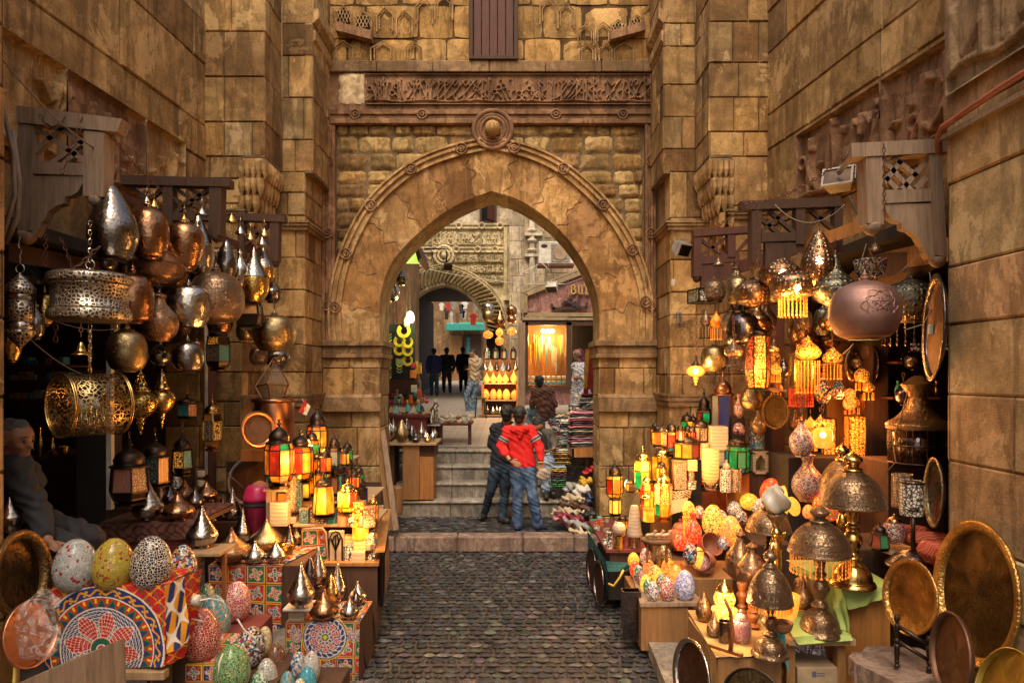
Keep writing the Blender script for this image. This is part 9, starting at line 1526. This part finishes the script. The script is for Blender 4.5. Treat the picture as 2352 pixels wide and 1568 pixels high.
for i,x in enumerate((1494,1512,1528)):
 q=P(x,1240,6.5);o=bO('animal_figurine',[((-.03,0,.045),(.03,0,.05),.02,.018),((.03,0,.05),(.045,0,.085),.015,.012),((.045,0,.09),(.06,0,.085),.012,.008),((-.03,0,.04),(-.035,0,.006),.010,.009),((.028,0,.04),(.03,0,.006),.010,.009),((-.035,0,.05),(-.055,0,.03),.008,.005)],.006,'bone',None,2);o.location=q;meta(o,['cream stone camel figurine farthest along the stool','middle cream stone animal figurine on the stool','cream stone animal figurine at the shop end of the stool'][i],'figurine')
EG=[(1455,1268,1300,27,'m2e','lime yellow small egg at the back of the plywood table'),(1483,1258,1298,28,'m17','black and white speckled small egg in the back row'),(1524,1251,1306,38,'m16','large white, green and orange egg at the back of the plywood table'),(1458,1286,1322,24,'e_red','plain glowing red small egg at the street edge'),(1467,1296,1332,24,'m16','dark green speckled small egg at the street edge'),(1473,1309,1341,20,'m_maroon','maroon and white small egg at the street edge'),(1483,1318,1358,26,'e_yellow','glowing yellow small egg at the street edge'),(1488,1327,1362,22,'m30','bright green small egg behind the blue and white one'),(1490,1284,1318,28,'m2f','pinkish speckled small egg in the middle'),(1505,1296,1340,34,'e_multi','yellow-white speckled egg in the centre of the group'),(1535,1281,1322,32,'e_fire','yellow-orange glowing egg near the shop side'),(1552,1296,1340,32,'e_orange','orange glowing speckled egg near the blue one'),(1519,1315,1350,24,'m16','green and black small egg before the orange ones'),(1499,1334,1378,30,'m17','blue, black and white egg at the front of the plywood table'),(1532,1323,1378,36,'m26','red, black and white egg at the front of the plywood table'),(1573,1308,1376,46,'e_blue','largest blue and white egg at the front corner'),(1515,1310,1345,26,'e_yellow','second glowing yellow egg deep in the group')]
for x,yt,yb,w,m,L in EG:wA('egg',x,yt,yb,w,ZS(max(yb,1312),z6),m,L,'lamp',name='small_egg_lamp',n=28)
zz_=Z_(1328,6.1)
for x,yt,yb,w,m,L in((1586,1246,1296,34,'m_multi','multicoloured egg on the shelf-topped box'),(1605,1256,1306,30,'e_yellow','yellow and white lit egg between multicoloured and maroon ones'),(1620,1265,1316,38,'m_maroon','maroon egg with white grout on the shelf-topped box')):wA('egg',x,yt,yb,w,6.2,m,L,'lamp',name='small_egg_lamp',n=28)
step(1572,1640,1300,6.2,.15,'m19','orange block under the maroon egg group',nm='display_block')
for x,yt,yb,w,Z,m,L,tl in((1638,1158,1228,50,6.8,'e_multi','tall lit multicoloured egg at the street end of the dark shelf',0),(1656,1170,1230,36,6.9,'m17','black and white egg beside the lit multicoloured one',0),(1678,1183,1252,48,6.6,'m2f','white and orange-red speckled round egg',0),(1687,1150,1184,34,7.0,'m17','black and white egg at the top back',0),(1718,1129,1164,42,7.0,'m2e','lime green and yellow lit egg at the back',25),(1738,1140,1180,36,6.9,'m17','blue-white speckled egg below the lime one',-20),(1692,1202,1252,30,6.5,'e_fire','fiery red egg half behind the white and orange one',0),(1766,1088,1150,46,7.0,'e_red','large glowing red egg leaning at the top',25),(1793,1098,1150,40,6.9,'m_blue_white','blue and white egg between the red and yellow ones',20),(1825,1110,1190,54,6.7,'e_yellow','large glowing golden yellow egg',-18),(1890,1110,1188,66,6.5,'e_geo','round red glass mosaic egg with green and orange shards',-20),(1660,1232,1262,24,6.4,'m17','small speckled egg at the copper bowl',0),(1703,1172,1206,30,6.8,'m_multi','small multicoloured egg behind the dark dome shade',0),(1857,1158,1190,26,6.4,'m2f','small whitish egg beside the red shard egg',0)):wA('egg',x,yt,yb,w,Z,m,L,'lamp',name='mosaic_egg_lamp',tilt=tl,n=32)
wA('egg',1582,1150,1188,29,6.6,'m2e','lime egg standing in a patterned cup','lamp',name='small_egg_lamp');wA('cup',1582,1186,1252,30,6.6,'e_fire','red-patterned lit tumbler holding the lime egg','lamp',name='tumbler_lamp');wA('vase',1592,1178,1246,38,6.4,'e_red','glowing red-orange glass bottle with long neck','lamp',name='glass_bottle_lamp');wA('vase',1563,1214,1262,30,6.3,'e_red','crimson glass vase with a slender spout','vase',name='glass_vase');wA('egg',1606,1160,1190,24,6.9,'m26','dark speckled ball behind the lime egg','ornament',name='mosaic_ball')
br=wA('bowl',1612,1216,1262,54,6.5,'clay','brown glazed bowl tipped towards the street','bowl',name='clay_bowl');br.rotation_euler=(rd(60),0,rd(20));b5=wA('bowl',1636,1230,1290,44,6.3,'clay','second orange bowl tipped on its side','bowl',name='clay_bowl');b5.rotation_euler=(rd(75),0,rd(-40))
cdk=wA('jar',1562,1190,1262,50,7.,'clay','dark orange jar behind the crimson vase','jar',name='clay_jar')
dml(1958,1035,1160,141,1343,100,4.95,'largest grey-bronze domed lamp with turban finial on the pale green cloth','m2','ma');dml(1934,1017,1126,98,1290,60,5.9,'lit bronze domed lamp behind the largest one','m2','ma',lit=8)
dml(1883,1158,1268,136,1453,100,4.85,'bronze domed lamp with long bead fringe on the stool','m2','m2',lit=9,fr=44);dml(1769,1257,1382,100,1503,84,4.6,'dark bronze lamp with glowing flower-cut dome on the cream table','m2','m2',lit=9,fr=14)
dml(1765,1140,1218,100,1330,50,6.0,'dark dome-shaded lamp behind the frosted flame lamp','m2','me');wA('column',1957,1150,1268,34,5.5,'ma','shiny brass baluster column behind the green cloth','column',name='brass_column')
fl=eM('flame_lamp',P(1782,1318,5.2));meta(fl,'frosted white twisted flame shade on a gilded cherub stand','lamp');s=5.2/F
mb=MB();V=[];n=20;rows=[(10,138),(20,146),(26,160),(26,174),(20,188),(12,198),(5,204),(1,208)]
for k,(r,t)in enumerate(cat_([(a,b)for a,b in rows],3)):V+=[((r*s*(1+.3*sin(3*2*pi*j/n+k*.5)))*cos(2*pi*j/n),(r*s*(1+.3*sin(3*2*pi*j/n+k*.5)))*sin(2*pi*j/n),t*s)for j in range(n)]
K=len(V)//n;pmt('frosted',(.42,.39,.33),.35,bump=.05);mk('shade',V,[(i*n+j,i*n+(j+1)%n,(i+1)*n+(j+1)%n,(i+1)*n+j)for i in range(K-1)for j in range(n)],'frosted',fl,smooth=True)
mb=MB();mb.lathe([(r*s,t*s)for r,t in cat_([(10,108),(8,112),(12,122),(22,134),(24,140),(18,141)],4)],24);mb.build('cup','m2',fl,True);bO('cherub',[(Vc((0,0,.0)),Vc((0,0,.05)),.05,.03),(Vc((.01,0,.05)),Vc((0,0,.2)),.035,.042),(Vc((0,0,.2)),Vc((0,0,.26)),.05,.03),(Vc((0,-.01,.31)),Vc((0,-.01,.315)),.04,.04),(Vc((.03,0,.24)),Vc((.06,-.03,.32)),.018,.014),(Vc((-.03,0,.24)),Vc((-.05,-.04,.2)),.018,.014),(Vc((0,0,.34)),Vc((0,0,.37)),.02,.025)],.009,'ma',fl,2).location=(0,0,0)
for i,(x,yt,yb,w)in enumerate(((1700,1212,1330,66),(1727,1240,1352,72))):wA('bottle',x,yt,yb,w,5.7-.2*i,'m3',['rear copper bell-shaped lamp with knobbed top','front copper bell-shaped lamp with knobbed top, partly lit'][i],'lamp',name='copper_bell_lamp',n=32)
wA('onion',1845,1320,1400,48,5.0,'m3','small dark copper onion beside the bead-fringed lamp');wA('globe',1848,1312,1374,50,5.3,'m3','perforated brown ball lamp behind the fringed one',name='ball_lamp')
wA('bowl',1804,1366,1428,64,4.75,'m2d','glowing fluted shell lamp on the cream table','lamp',name='shell_lamp');blt(1804,1360,4.6,4);wA('bowl',1797,1428,1452,48,4.62,'leather','tray of wrapped brown sweets or stones beside the teal cloth'.replace(' sweets or',''),'bowl',name='shell_dish')
tl_=eM('mosaic_lantern',P(1664,1432,5.1));meta(tl_,'brilliantly lit tiered yellow mosaic lantern on the cream table','lamp');s=5.1/F;mb=MB();mb.lathe([(r*s,t*s)for r,t in cat_([(16,0),(20,6),(26,24),(30,34),(24,38),(20,42),(25,58),(18,76)],4)],30);mlit('m_turk',[(1,.75,.3),(1,.6,.15),(1,.8,.4),(1,.5,.05)],3.2,34,(.12,.04,.01),.08);mb.build('mosaic_body','m_turk',tl_,True);mb=MB();mb.lathe([(r*s,t*s)for r,t in cat_([(18,75),(20,78),(14,86),(7,94),(5,98),(1,103)],4)],24);mb.build('lid','brass',tl_,True);blt(1664,1380,4.85,8)
for k,x,yt,yb,w,Z,m,L in(('teardrop',1617,1358,1424,38,5.25,'m3','pierced copper teardrop lamp at the street edge of the cream table'),('onion',1640,1400,1464,34,4.95,'m2','small bronze onion in front of the mosaic lantern'),('jar',1702,1398,1476,46,4.85,'m_maroon','red and white ceramic jar with metal lid'),('cup',1664,1425,1474,28,4.85,'m4','black cup behind the wooden bookstand'),('column',1704,1338,1432,26,5.2,'m18','orange turned wooden candlestick, rear'),('column',1730,1358,1436,32,5.1,'m18','orange turned wooden candlestick, front'),('cup',1612,1395,1440,18,5.4,'m4','little dark box at the rear street corner')):wA(k,x,yt,yb,w,Z,m,L,'lamp' if k in('teardrop','onion')else'ornament',name={'jar':'ceramic_jar','cup':'dark_cup','column':'wooden_candlestick','teardrop':'table_lamp','onion':'table_lamp'}[k])
bs=eM('wooden_bookstand',P(1668,1500,4.6));meta(bs,'curved orange wooden stand with forked foot on the cream table','stand');s=4.6/F;mb=MB();mb.tube([(10*s,0,6*s),(14*s,0,50*s),(10*s,0,95*s),(-4*s,0,126*s)],[.016,.014,.012,.008],6);mb.build('upright','m18',bs,True);mb=MB();mb.bar((12*s,0,.012),(-28*s,.12,.012),.03,.022);mb.bar((12*s,0,.012),(30*s,-.06,.012),.03,.022);mb.build('foot','m18',bs)
wA('jar',2054,1178,1246,50,5.3,'m26','black, red and white lidded mosaic jar','jar',name='mosaic_jar',mats={'lid':'copper'});ltn(2020,1196,1262,34,5.25,'small dark tin lantern with a green pane',[(1,['m3a','pane_red'])],n=6,taper=1.3,cap=.3)
wA('cylinder',2094,1108,1178,50,5.0,'m0','white honeycomb lattice cylinder lamp with black lid','lamp',name='lattice_cylinder_lamp');mb=MB();s=5./F;mb.lathe([(.001,.004),(27*s,.0),(27*s,-.012),(.001,-.012)],28);o=mb.build('lamp_lid','me',None,loc=P(2094,1105,5.0));hl_=[q for q in bpy.context.scene.objects if q.get('label','').startswith('white honeycomb')][0];o.parent=hl_;o.location=(0,0,73*s);o.name='lid'
wA('cylinder',2072,1092,1160,44,5.5,'m1','second lattice cylinder lamp behind the honeycomb one','lamp',name='lattice_cylinder_lamp')
pl_=eM('pole_lamp',P(2097,1300,4.95));meta(pl_,'black pole lamp with broad polished dome foot','lamp');mb=MB();mb.lathe([(r*s,t*s)for r,t in cat_([(56,0),(57,4),(48,14),(34,28),(18,36),(5,40)],4)],36);mb.build('foot','m4',pl_,True);mb=MB();mb.tube([(0,0,38*s),(0,0,125*s)],5*s,12);mb.lathe([(8*s,125*s),(14*s,128*s),(8*s,132*s)],14);mb.build('pole','me',pl_,True)
tY(2150,1050,1212,44,4.95,'m4','oval dark mirror-like plate with coloured gems beside the pier',2,yaw=1.15,rimmat='m15',name='gem_plate')
cu=0
t=NT('brocade');v=t.obj();w=t.n('ShaderNodeTexWave',wave_type='RINGS');t.l(v,w.inputs[0]);w.inputs['Scale'].default_value=6;w.inputs['Distortion'].default_value=14;t.set(color=t.ramp(w.outputs['Fac'],[(.0,(.30,.03,.02)),(.45,(.30,.03,.02)),(.5,(.75,.36,.05)),(.75,(.30,.03,.02))]),rough=.7);MAT['brocade']=t.m
for i,(x0_,x1_,y,Z)in enumerate(((2070,2120,1222,5.3),(2105,2165,1238,5.0),(2125,2175,1262,4.75))):o=bO('cushion',[(P(x0_,y,Z),P(x1_,y+8,Z-.1),.055,.06,1.2),(P(x0_+12,y+10,Z),P(x1_,y+18,Z-.1),.055,.06,1.2)],.014,'brocade',None,3,.5,.003);meta(o,['upper red and gold brocade cushion','middle red and gold brocade cushion','lowest red and gold brocade cushion against the pier'][i],'cushion')
tY(2247,1200,1524,196,4.08,'m14','huge tarnished bronze tray leaning on the pale pier',7,yaw=.92,rimmat='brass_tray',rim=.14,depth=.035);tY(2094,1286,1455,124,4.2,'brass_tray','bright hammered brass tray on dark turned stands',10,yaw=.72,rim=.13);tY(2189,1408,1600,92,3.6,'m36','plain dark brown tray standing before the huge one',6,yaw=1.0,rim=.08);tY(2318,1496,1700,130,3.1,'m35','dull golden tray lying lowest beside the pier',18,yaw=.7,rim=.05)
sB('brass_edge',[P(2334,1425,3.45),P(2348,1420,3.45),P(2352,1500,3.45),P(2340,1500,3.45)],(0,1,0),.02,'m35','sliver of a brass rim beyond the huge tray','rim')if False else None
def turned(x,yt,yb,Z,w=13):
 s=Z/F;H=(yb-yt)*s;R=w*s/2;mb=MB();mb.lathe([(r*R,t*H)for r,t in cat_([(.7,0),(1,.04),(.6,.08),(.9,.12),(.75,.16),(.95,.3),(.9,.42),(.5,.46),(1,.52),(.5,.58),(.9,.66),(.95,.8),(.5,.86),(1.,.92),(.7,1)],3)],12);return mb,P(x,yb,Z)
def tstand(x0_,yt0,yb0,x1_,yt1,yb1,Z,L,extra=None):
 g=eM('turned_stand',P(x0_,yb0,Z));meta(g,L,'stand')
 for x,a,b,dz in((x0_,yt0,yb0,0),(x1_,yt1,yb1,-.1)):mb,p=turned(x,a,b,Z+dz);o=mb.build('post','me',g,True);o.location=p-g.location
 a,b=P(x0_,yb0-62,Z),P(x1_,yb1-70,Z-.1)
 for dz in(0,.09):mb=MB();mb.tube([a+Vc((0,0,dz)),a.lerp(b,.5)+Vc((0,0,dz)),b+Vc((0,0,dz))],.012,8);o=mb.build('rail','me',g,True);o.location=-g.location
tstand(2060,1412,1532,2134,1460,1586,4.1,'black turned wooden stand holding the bright brass tray');tstand(2173,1455,1580,2205,1480,1600,3.9,'second black turned stand behind the dark brown tray')
tY(1592,1470,1640,84,4.35,'m36','dark tray in clear wrap leaning on the cream table',6,yaw=.75,rimmat='silver');tY(1731,1537,1680,150,4.1,'brass_tray','engraved brass tray with black rim in front of the cream table',10,yaw=.05,rimmat='me',rim=.07,pattern='mc')
random.seed(63)
GC=[('magenta','#b03a66'),('black','#1c1a1c'),('white','#c9c4bc'),('maroon','#6d1d30'),('pink','#c8717f'),('navy','#222a48'),('grey','#8b8a88'),('cream','#b8a88a'),('red','#a82430'),('pale blue','#8aa0b5'),('brown','#5a3d2c'),('green','#2d7a34'),('yellow','#c9a020')]
for n_c,h in GC:pmt('cl_'+n_c.replace(' ','_'),srgb(h),.45,bumpsc=18,bump=.6,spec=.6)
ct=eM('clothes_table',P(1400,1045,10.4));meta(ct,'pale wooden tray table heaped with folded clothes','table');g0=P(1400,1045,10.4)
def cp_(pts,nv,th,nm,m):mb=MB();mb.poly(pts,nv,th);o=mb.build(nm,m,None);o.parent=ct;o.location=-g0
cp_([P(1314,1029,10.5),P(1382,1027,10.5),P(1382,1049,10.5),P(1314,1050,10.5)],(0,1,0),.04,'front_board','m19');cp_([P(1265,984,12.9),P(1314,1029,10.5),P(1314,1050,10.5),P(1265,999,12.9)],(1,0,0),.03,'side_board','m21');zc_=Z_(1040,10.5);cp_([(X_(1315,10.5),10.55,zc_),(X_(1470,10.5),10.55,zc_),(X_(1420,12.9),12.9,zc_),(X_(1266,12.9),12.9,zc_)],(0,0,-1),.04,'bottom_board','m20')
cp_([P(1345,1050,10.9),P(1352,1050,10.9),P(1352,1130,10.9),P(1345,1130,10.9)],(0,1,0),.06,'leg','m20')
ORD=['lowest','second lowest','third','fourth','fifth','sixth','seventh','eighth','ninth','tenth','topmost']
def fld(x,y,Z,w,h,d,cn,L,group=None,rot=0.,tilt=0.):
 s=Z/F;mb=MB();W,H=w*s/2,h*s;n=10;V=[]
 for j in range(7):
  for i in range(n+1):
   u=i/n;
   V.append((-W+2*W*u,0,0))
 V=[];Fc=[];prof=[(0,.0),(-.03,.35),(-.035,.5),(-.02,.8),(.02,1.),(d*.5,1.05),(d,.95),(d,0)];m=len(prof)
 ph=ru(0,6)
 for i in range(n+1):
  u=i/n;wv=.12*sin(u*9+ph)+.08*sin(u*23+ph);e=min(1,min(u,1-u)*10+.45)
  for a,b in prof:V.append((-W+2*W*u,a+.012*sin(u*14+ph+b*3),H*(b*e+wv*(b>.3))))
 Fc=[(i*m+j,(i+1)*m+j,(i+1)*m+(j+1)%m,i*m+(j+1)%m)for i in range(n)for j in range(m)]+[tuple(range(m))[::-1],tuple(n*m+j for j in range(m))]
 o=mk('folded_garment',V,Fc,'cl_'+cn.replace(' ','_'),smooth=True,loc=P(x,y,Z),rot=(tilt,0,rot));meta(o,L,'garment',group);return o
seq=['navy','white','magenta','grey','maroon','black','cream','black','pink','maroon','black','magenta','white','navy','pink']
for i,cn in enumerate(seq):
 y=1024-i*5.2;fld(1346+ru(-2,2),y,10.55,74,5.4,.35,cn,f'folded {cn} garment, number {i+1} counted up the front stack by the jamb' if False else f"{cn} garment, {ORD[i] if i < 10 else ['eleventh', 'twelfth', 'thirteenth', 'fourteenth', 'topmost'][i-10]} in the front stack at the jamb")
for st_i,(x,Z,yb,n)in enumerate(((1305,11.0,1020,13),(1292,11.5,1008,12),(1283,12.2,996,9),(1325,11.6,985,7),(1350,12.,960,9),(1372,11.6,965,10),(1330,12.8,958,7),(1352,12.9,925,5))):
 for i in range(n):
  cn=random.choice(['white','grey','cream','white','red','pale blue','white','white','grey','black']);fld(x+ru(-3,3),yb-i*4.2,Z,ru(28,44),4.6,.3,cn,f'{cn} plastic-wrapped garment in the heap on the wooden tray table',f'{cn} wrapped garments heaped on the tray table',rot=ru(-.3,.3),tilt=ru(-.2,.2))
for i in range(8):fld(1290-i*.5,1068-i*4.6,10.9,46,5,.3,['brown','yellow','black','yellow','maroon','yellow','cream','white'][i],f"{['lowest brown', 'lower yellow', 'black', 'middle yellow', 'maroon', 'upper yellow', 'cream', 'topmost white'][i]} scarf in the stack on the upper step")
for i in range(11):fld(1284,1118-i*4.3,10.75,38-abs(i-5),5,.3,['green','green','black','green','navy','black','maroon','black','yellow','yellow','pale blue'][i],f"{['lowest bright green', 'second bright green', 'first black', 'third green', 'navy', 'second black', 'maroon', 'third black', 'lower yellow', 'upper yellow', 'topmost pale blue'][i]} garment in the stack beside the smoking man")
def lump(x,y,Z,w,h,cn,L,ang=0.,fr=.5):
 h*=1.3
 s=Z/F;a=rd(ang);R=h*s/2;dx=(w/2*s-R)*cos(a);dz=(w/2*s-R)*sin(a);c=P(x,y,Z);v=Vc((dx,0,dz));o=bO('bundled_garment',[(c-v,c-v*.2+Vc((0,.05,.01)),R*.5,R*.8,1.6),(c-v*.1,c+v,R*.75,R*.4,1.8),(c-v*.6+Vc((0,.08,-.02)),c+v*.6+Vc((0,-.03,.02)),R*.5,R*.45,1.5),(c-v*.3+Vc((0,0,R*.4)),c+v*.7+Vc((0,.04,R*.3)),R*.35,R*.3,2.)],.016,'cl_'+cn,None,1,.4,.018);meta(o,L,'garment');return o
for a in((1344,1108,10.3,50,16,'yellow','rolled bright yellow garment on the scarf pile',20),(1352,1082,10.5,44,14,'red','orange-red arm-shaped bundle poking above the pile',35),(1310,1120,10.4,46,18,'grey','grey bundle beside the yellow roll',20),(1336,1128,10.2,56,22,'white','white fringed shawl below the yellow roll',12),(1318,1146,10.,66,18,'cream','cream folded jumper on the clothes pile',-4),(1322,1162,9.9,80,16,'brown','brown patterned shawl on the clothes pile',-12),(1305,1176,9.8,92,16,'cream','beige scarf near the pile bottom',4),(1316,1190,9.7,96,18,'maroon','maroon wrapped shawl near the pile bottom',-16),(1330,1206,9.6,90,18,'grey','grey plastic-covered bundle at the pile bottom',-14),(1300,1200,9.65,70,14,'pink','pinkish wrapped shawl at the street edge of the pile',-24),(1345,1185,9.8,60,20,'black','black bundle at the pile middle',10),(1352,1148,10.1,40,24,'navy','dark blue bundle against the jamb',40),(1336,1222,9.5,70,12,'cream','lowest cream bundle touching the kerb',-14),(1365,1210,9.5,36,22,'green','green bundle beside the trinket table',0)):lump(*a)
for i,(x,yt,yb,w,Z,cn)in enumerate(((1361,794,894,22,12.5,'red'),(1350,800,892,16,12.8,'yellow'),(1346,798,905,10,13.,'magenta'),(1372,792,880,14,12.2,'red'),(1366,850,905,12,12.9,'green'))):
 s=Z/F;V=[];Fc=[];n=14;m=10;H=(yb-yt)*s;W=w*s/2
 for j in range(m+1):
  t=j/m;wd=W*(.55+.6*t);V+=[(-wd+2*wd*k/n,.03*sin(k*2.2+i)*t+.01,H*(1-t))for k in range(n+1)]
 g=eM('hanging_dress',P(x,yb,Z));meta(g,['bright red dress hanging at the jamb','mustard dress behind the red one','narrow magenta dress farthest from the jamb','second red dress tucked behind the jamb','short green top hanging below the dresses'][i],'dress');mk('fabric',V,[(j*(n+1)+k,j*(n+1)+k+1,(j+1)*(n+1)+k+1,(j+1)*(n+1)+k)for j in range(m)for k in range(n)],'cl_'+cn,g,smooth=True);mb=MB();mb.tube([(-W*.6,0,H*.97),(0,0,H*1.04),(W*.6,0,H*.97)],.008,5);mb.tube([(0,0,H*1.04),(0,0,H*1.12)],.005,5);mb.build('hanger','iron',g)
sB('rail_pole',[P(1335,788,12.9),P(1395,786,12.2),P(1395,789,12.2),P(1335,791,12.9)],(0,1,0),.02,'iron','metal rail carrying the hanging dresses','rail')
random.seed(101)
for i in range(46):
 lf_=i<24;x=ru(215,640)if lf_ else ru(1640,2010);y=ru(470,640)+(x-215)*.25 if lf_ else ru(600,740);y=y+ru(0,170)*(i%2);w=ru(38,66);Zd=(6.0+(x-215)*.0045)if lf_ else ru(6.7,7.3);k=random.choice(['globe','dome','bottle','teardrop','onion_cone']);m,nm=random.choice([('copper','copper'),('mb','dull silver'),('m2','bronze'),('mc','pale gold')])
 if lf_ and X_(x,Zd)>-2.65:Zd+=.5
 wA(k,x,y,y+w*(1.25 if k in('teardrop','bottle','onion_cone')else 1.1),w,Zd,m,f"{nm} lamp hanging in the shaded rear rows {'above the seated man and lanterns' if lf_ else 'behind the beaded and studded lamps'}",group=f"{nm} lamps in the {'copper' if lf_ else 'beaded'} side's rear rows",chain=16,n=22,sub=4)
for i in range(18):
 x,y=ru(1770,2000),ru(790,1000);w=ru(20,34);q=wA(random.choice(['onion','squat','bottle']),x,y,y+w*1.15,w,ru(6.6,7.3),'mc','small amber-lit brass pendant in the crowded glow before the orange board',group='small amber-lit pendants before the orange board',chain=14,n=18,sub=4,mats={'body':['m2d','m1e','e_fire'][i%3]});frg(q,0,w*.0017,.07,8,'m22')
for i in range(26):
 rt=i>=10;x=ru(1500,1625)if rt else ru(680,835);Zq=ru(7.0,7.7)if rt else ru(6.6,7.6);y=(ru(1000,1125)if rt else ru(1060,1150));h=ru(42,66);ltn(x,y-h,y,h*.42,Zq,f"small {['amber', 'red and amber', 'green and amber'][i % 3]} lantern squeezed among larger ones {'below the amber glass pendant' if rt else 'on the tiered stand'}",[(1,[['m6','m5'],['m7','m6'],['m8','m6','m5']][i%3])],parts=False,group=f"small {['amber', 'red and amber', 'green and amber'][i % 3]} lanterns {'near the glass pendant' if rt else 'on the tiered stand'}",cap=.3)
cam=bpy.data.cameras.new('camera');co=bpy.data.objects.new('camera',cam);COL.objects.link(co);co.location=(0,0,CAMH);co.rotation_euler=(rd(90),0,0)
cam.sensor_width=36;cam.lens=24;cam.shift_y=(HY-784)/2352;cam.clip_end=500;cam.clip_start=.05;bpy.context.scene.camera=co
w=bpy.data.worlds.new('World');bpy.context.scene.world=w;w.use_nodes=True;nt=w.node_tree;nt.nodes.clear()
sky=nt.nodes.new('ShaderNodeTexSky');sky.sky_type='NISHITA';sky.sun_disc=False;sky.sun_elevation=rd(60);sky.sun_rotation=rd(188);sky.dust_density=4;sky.air_density=1.0
mx=nt.nodes.new('ShaderNodeMix');mx.data_type='RGBA';mx.blend_type='MULTIPLY';mx.inputs['Factor'].default_value=1;mx.inputs[7].default_value=(1.0,.86,.68,1)
bg=nt.nodes.new('ShaderNodeBackground');bg.inputs[1].default_value=.15;ow=nt.nodes.new('ShaderNodeOutputWorld')
nt.links.new(sky.outputs[0],mx.inputs[6]);nt.links.new(mx.outputs[2],bg.inputs[0]);nt.links.new(bg.outputs[0],ow.inputs[0])
sl=bpy.data.lights.new('sun','SUN');sl.energy=1.5;sl.angle=rd(40);sl.color=(1,.88,.70);so=bpy.data.objects.new('sun',sl);COL.objects.link(so)
el,az=rd(60),rd(188)
d=Vc((sin(az)*cos(el),cos(az)*cos(el),sin(el)));so.rotation_euler=d.to_track_quat('Z','Y').to_euler()
S=bpy.context.scene;S.view_settings.view_transform='Standard';S.view_settings.look='None';S.view_settings.exposure=.85;S.view_settings.gamma=1
S.cycles.max_bounces=8;S.cycles.diffuse_bounces=4;S.cycles.glossy_bounces=4;S.cycles.transparent_max_bounces=12;S.cycles.sample_clamp_indirect=6;S.cycles.use_denoising=True;S.cycles.caustics_reflective=False;S.cycles.caustics_refractive=False
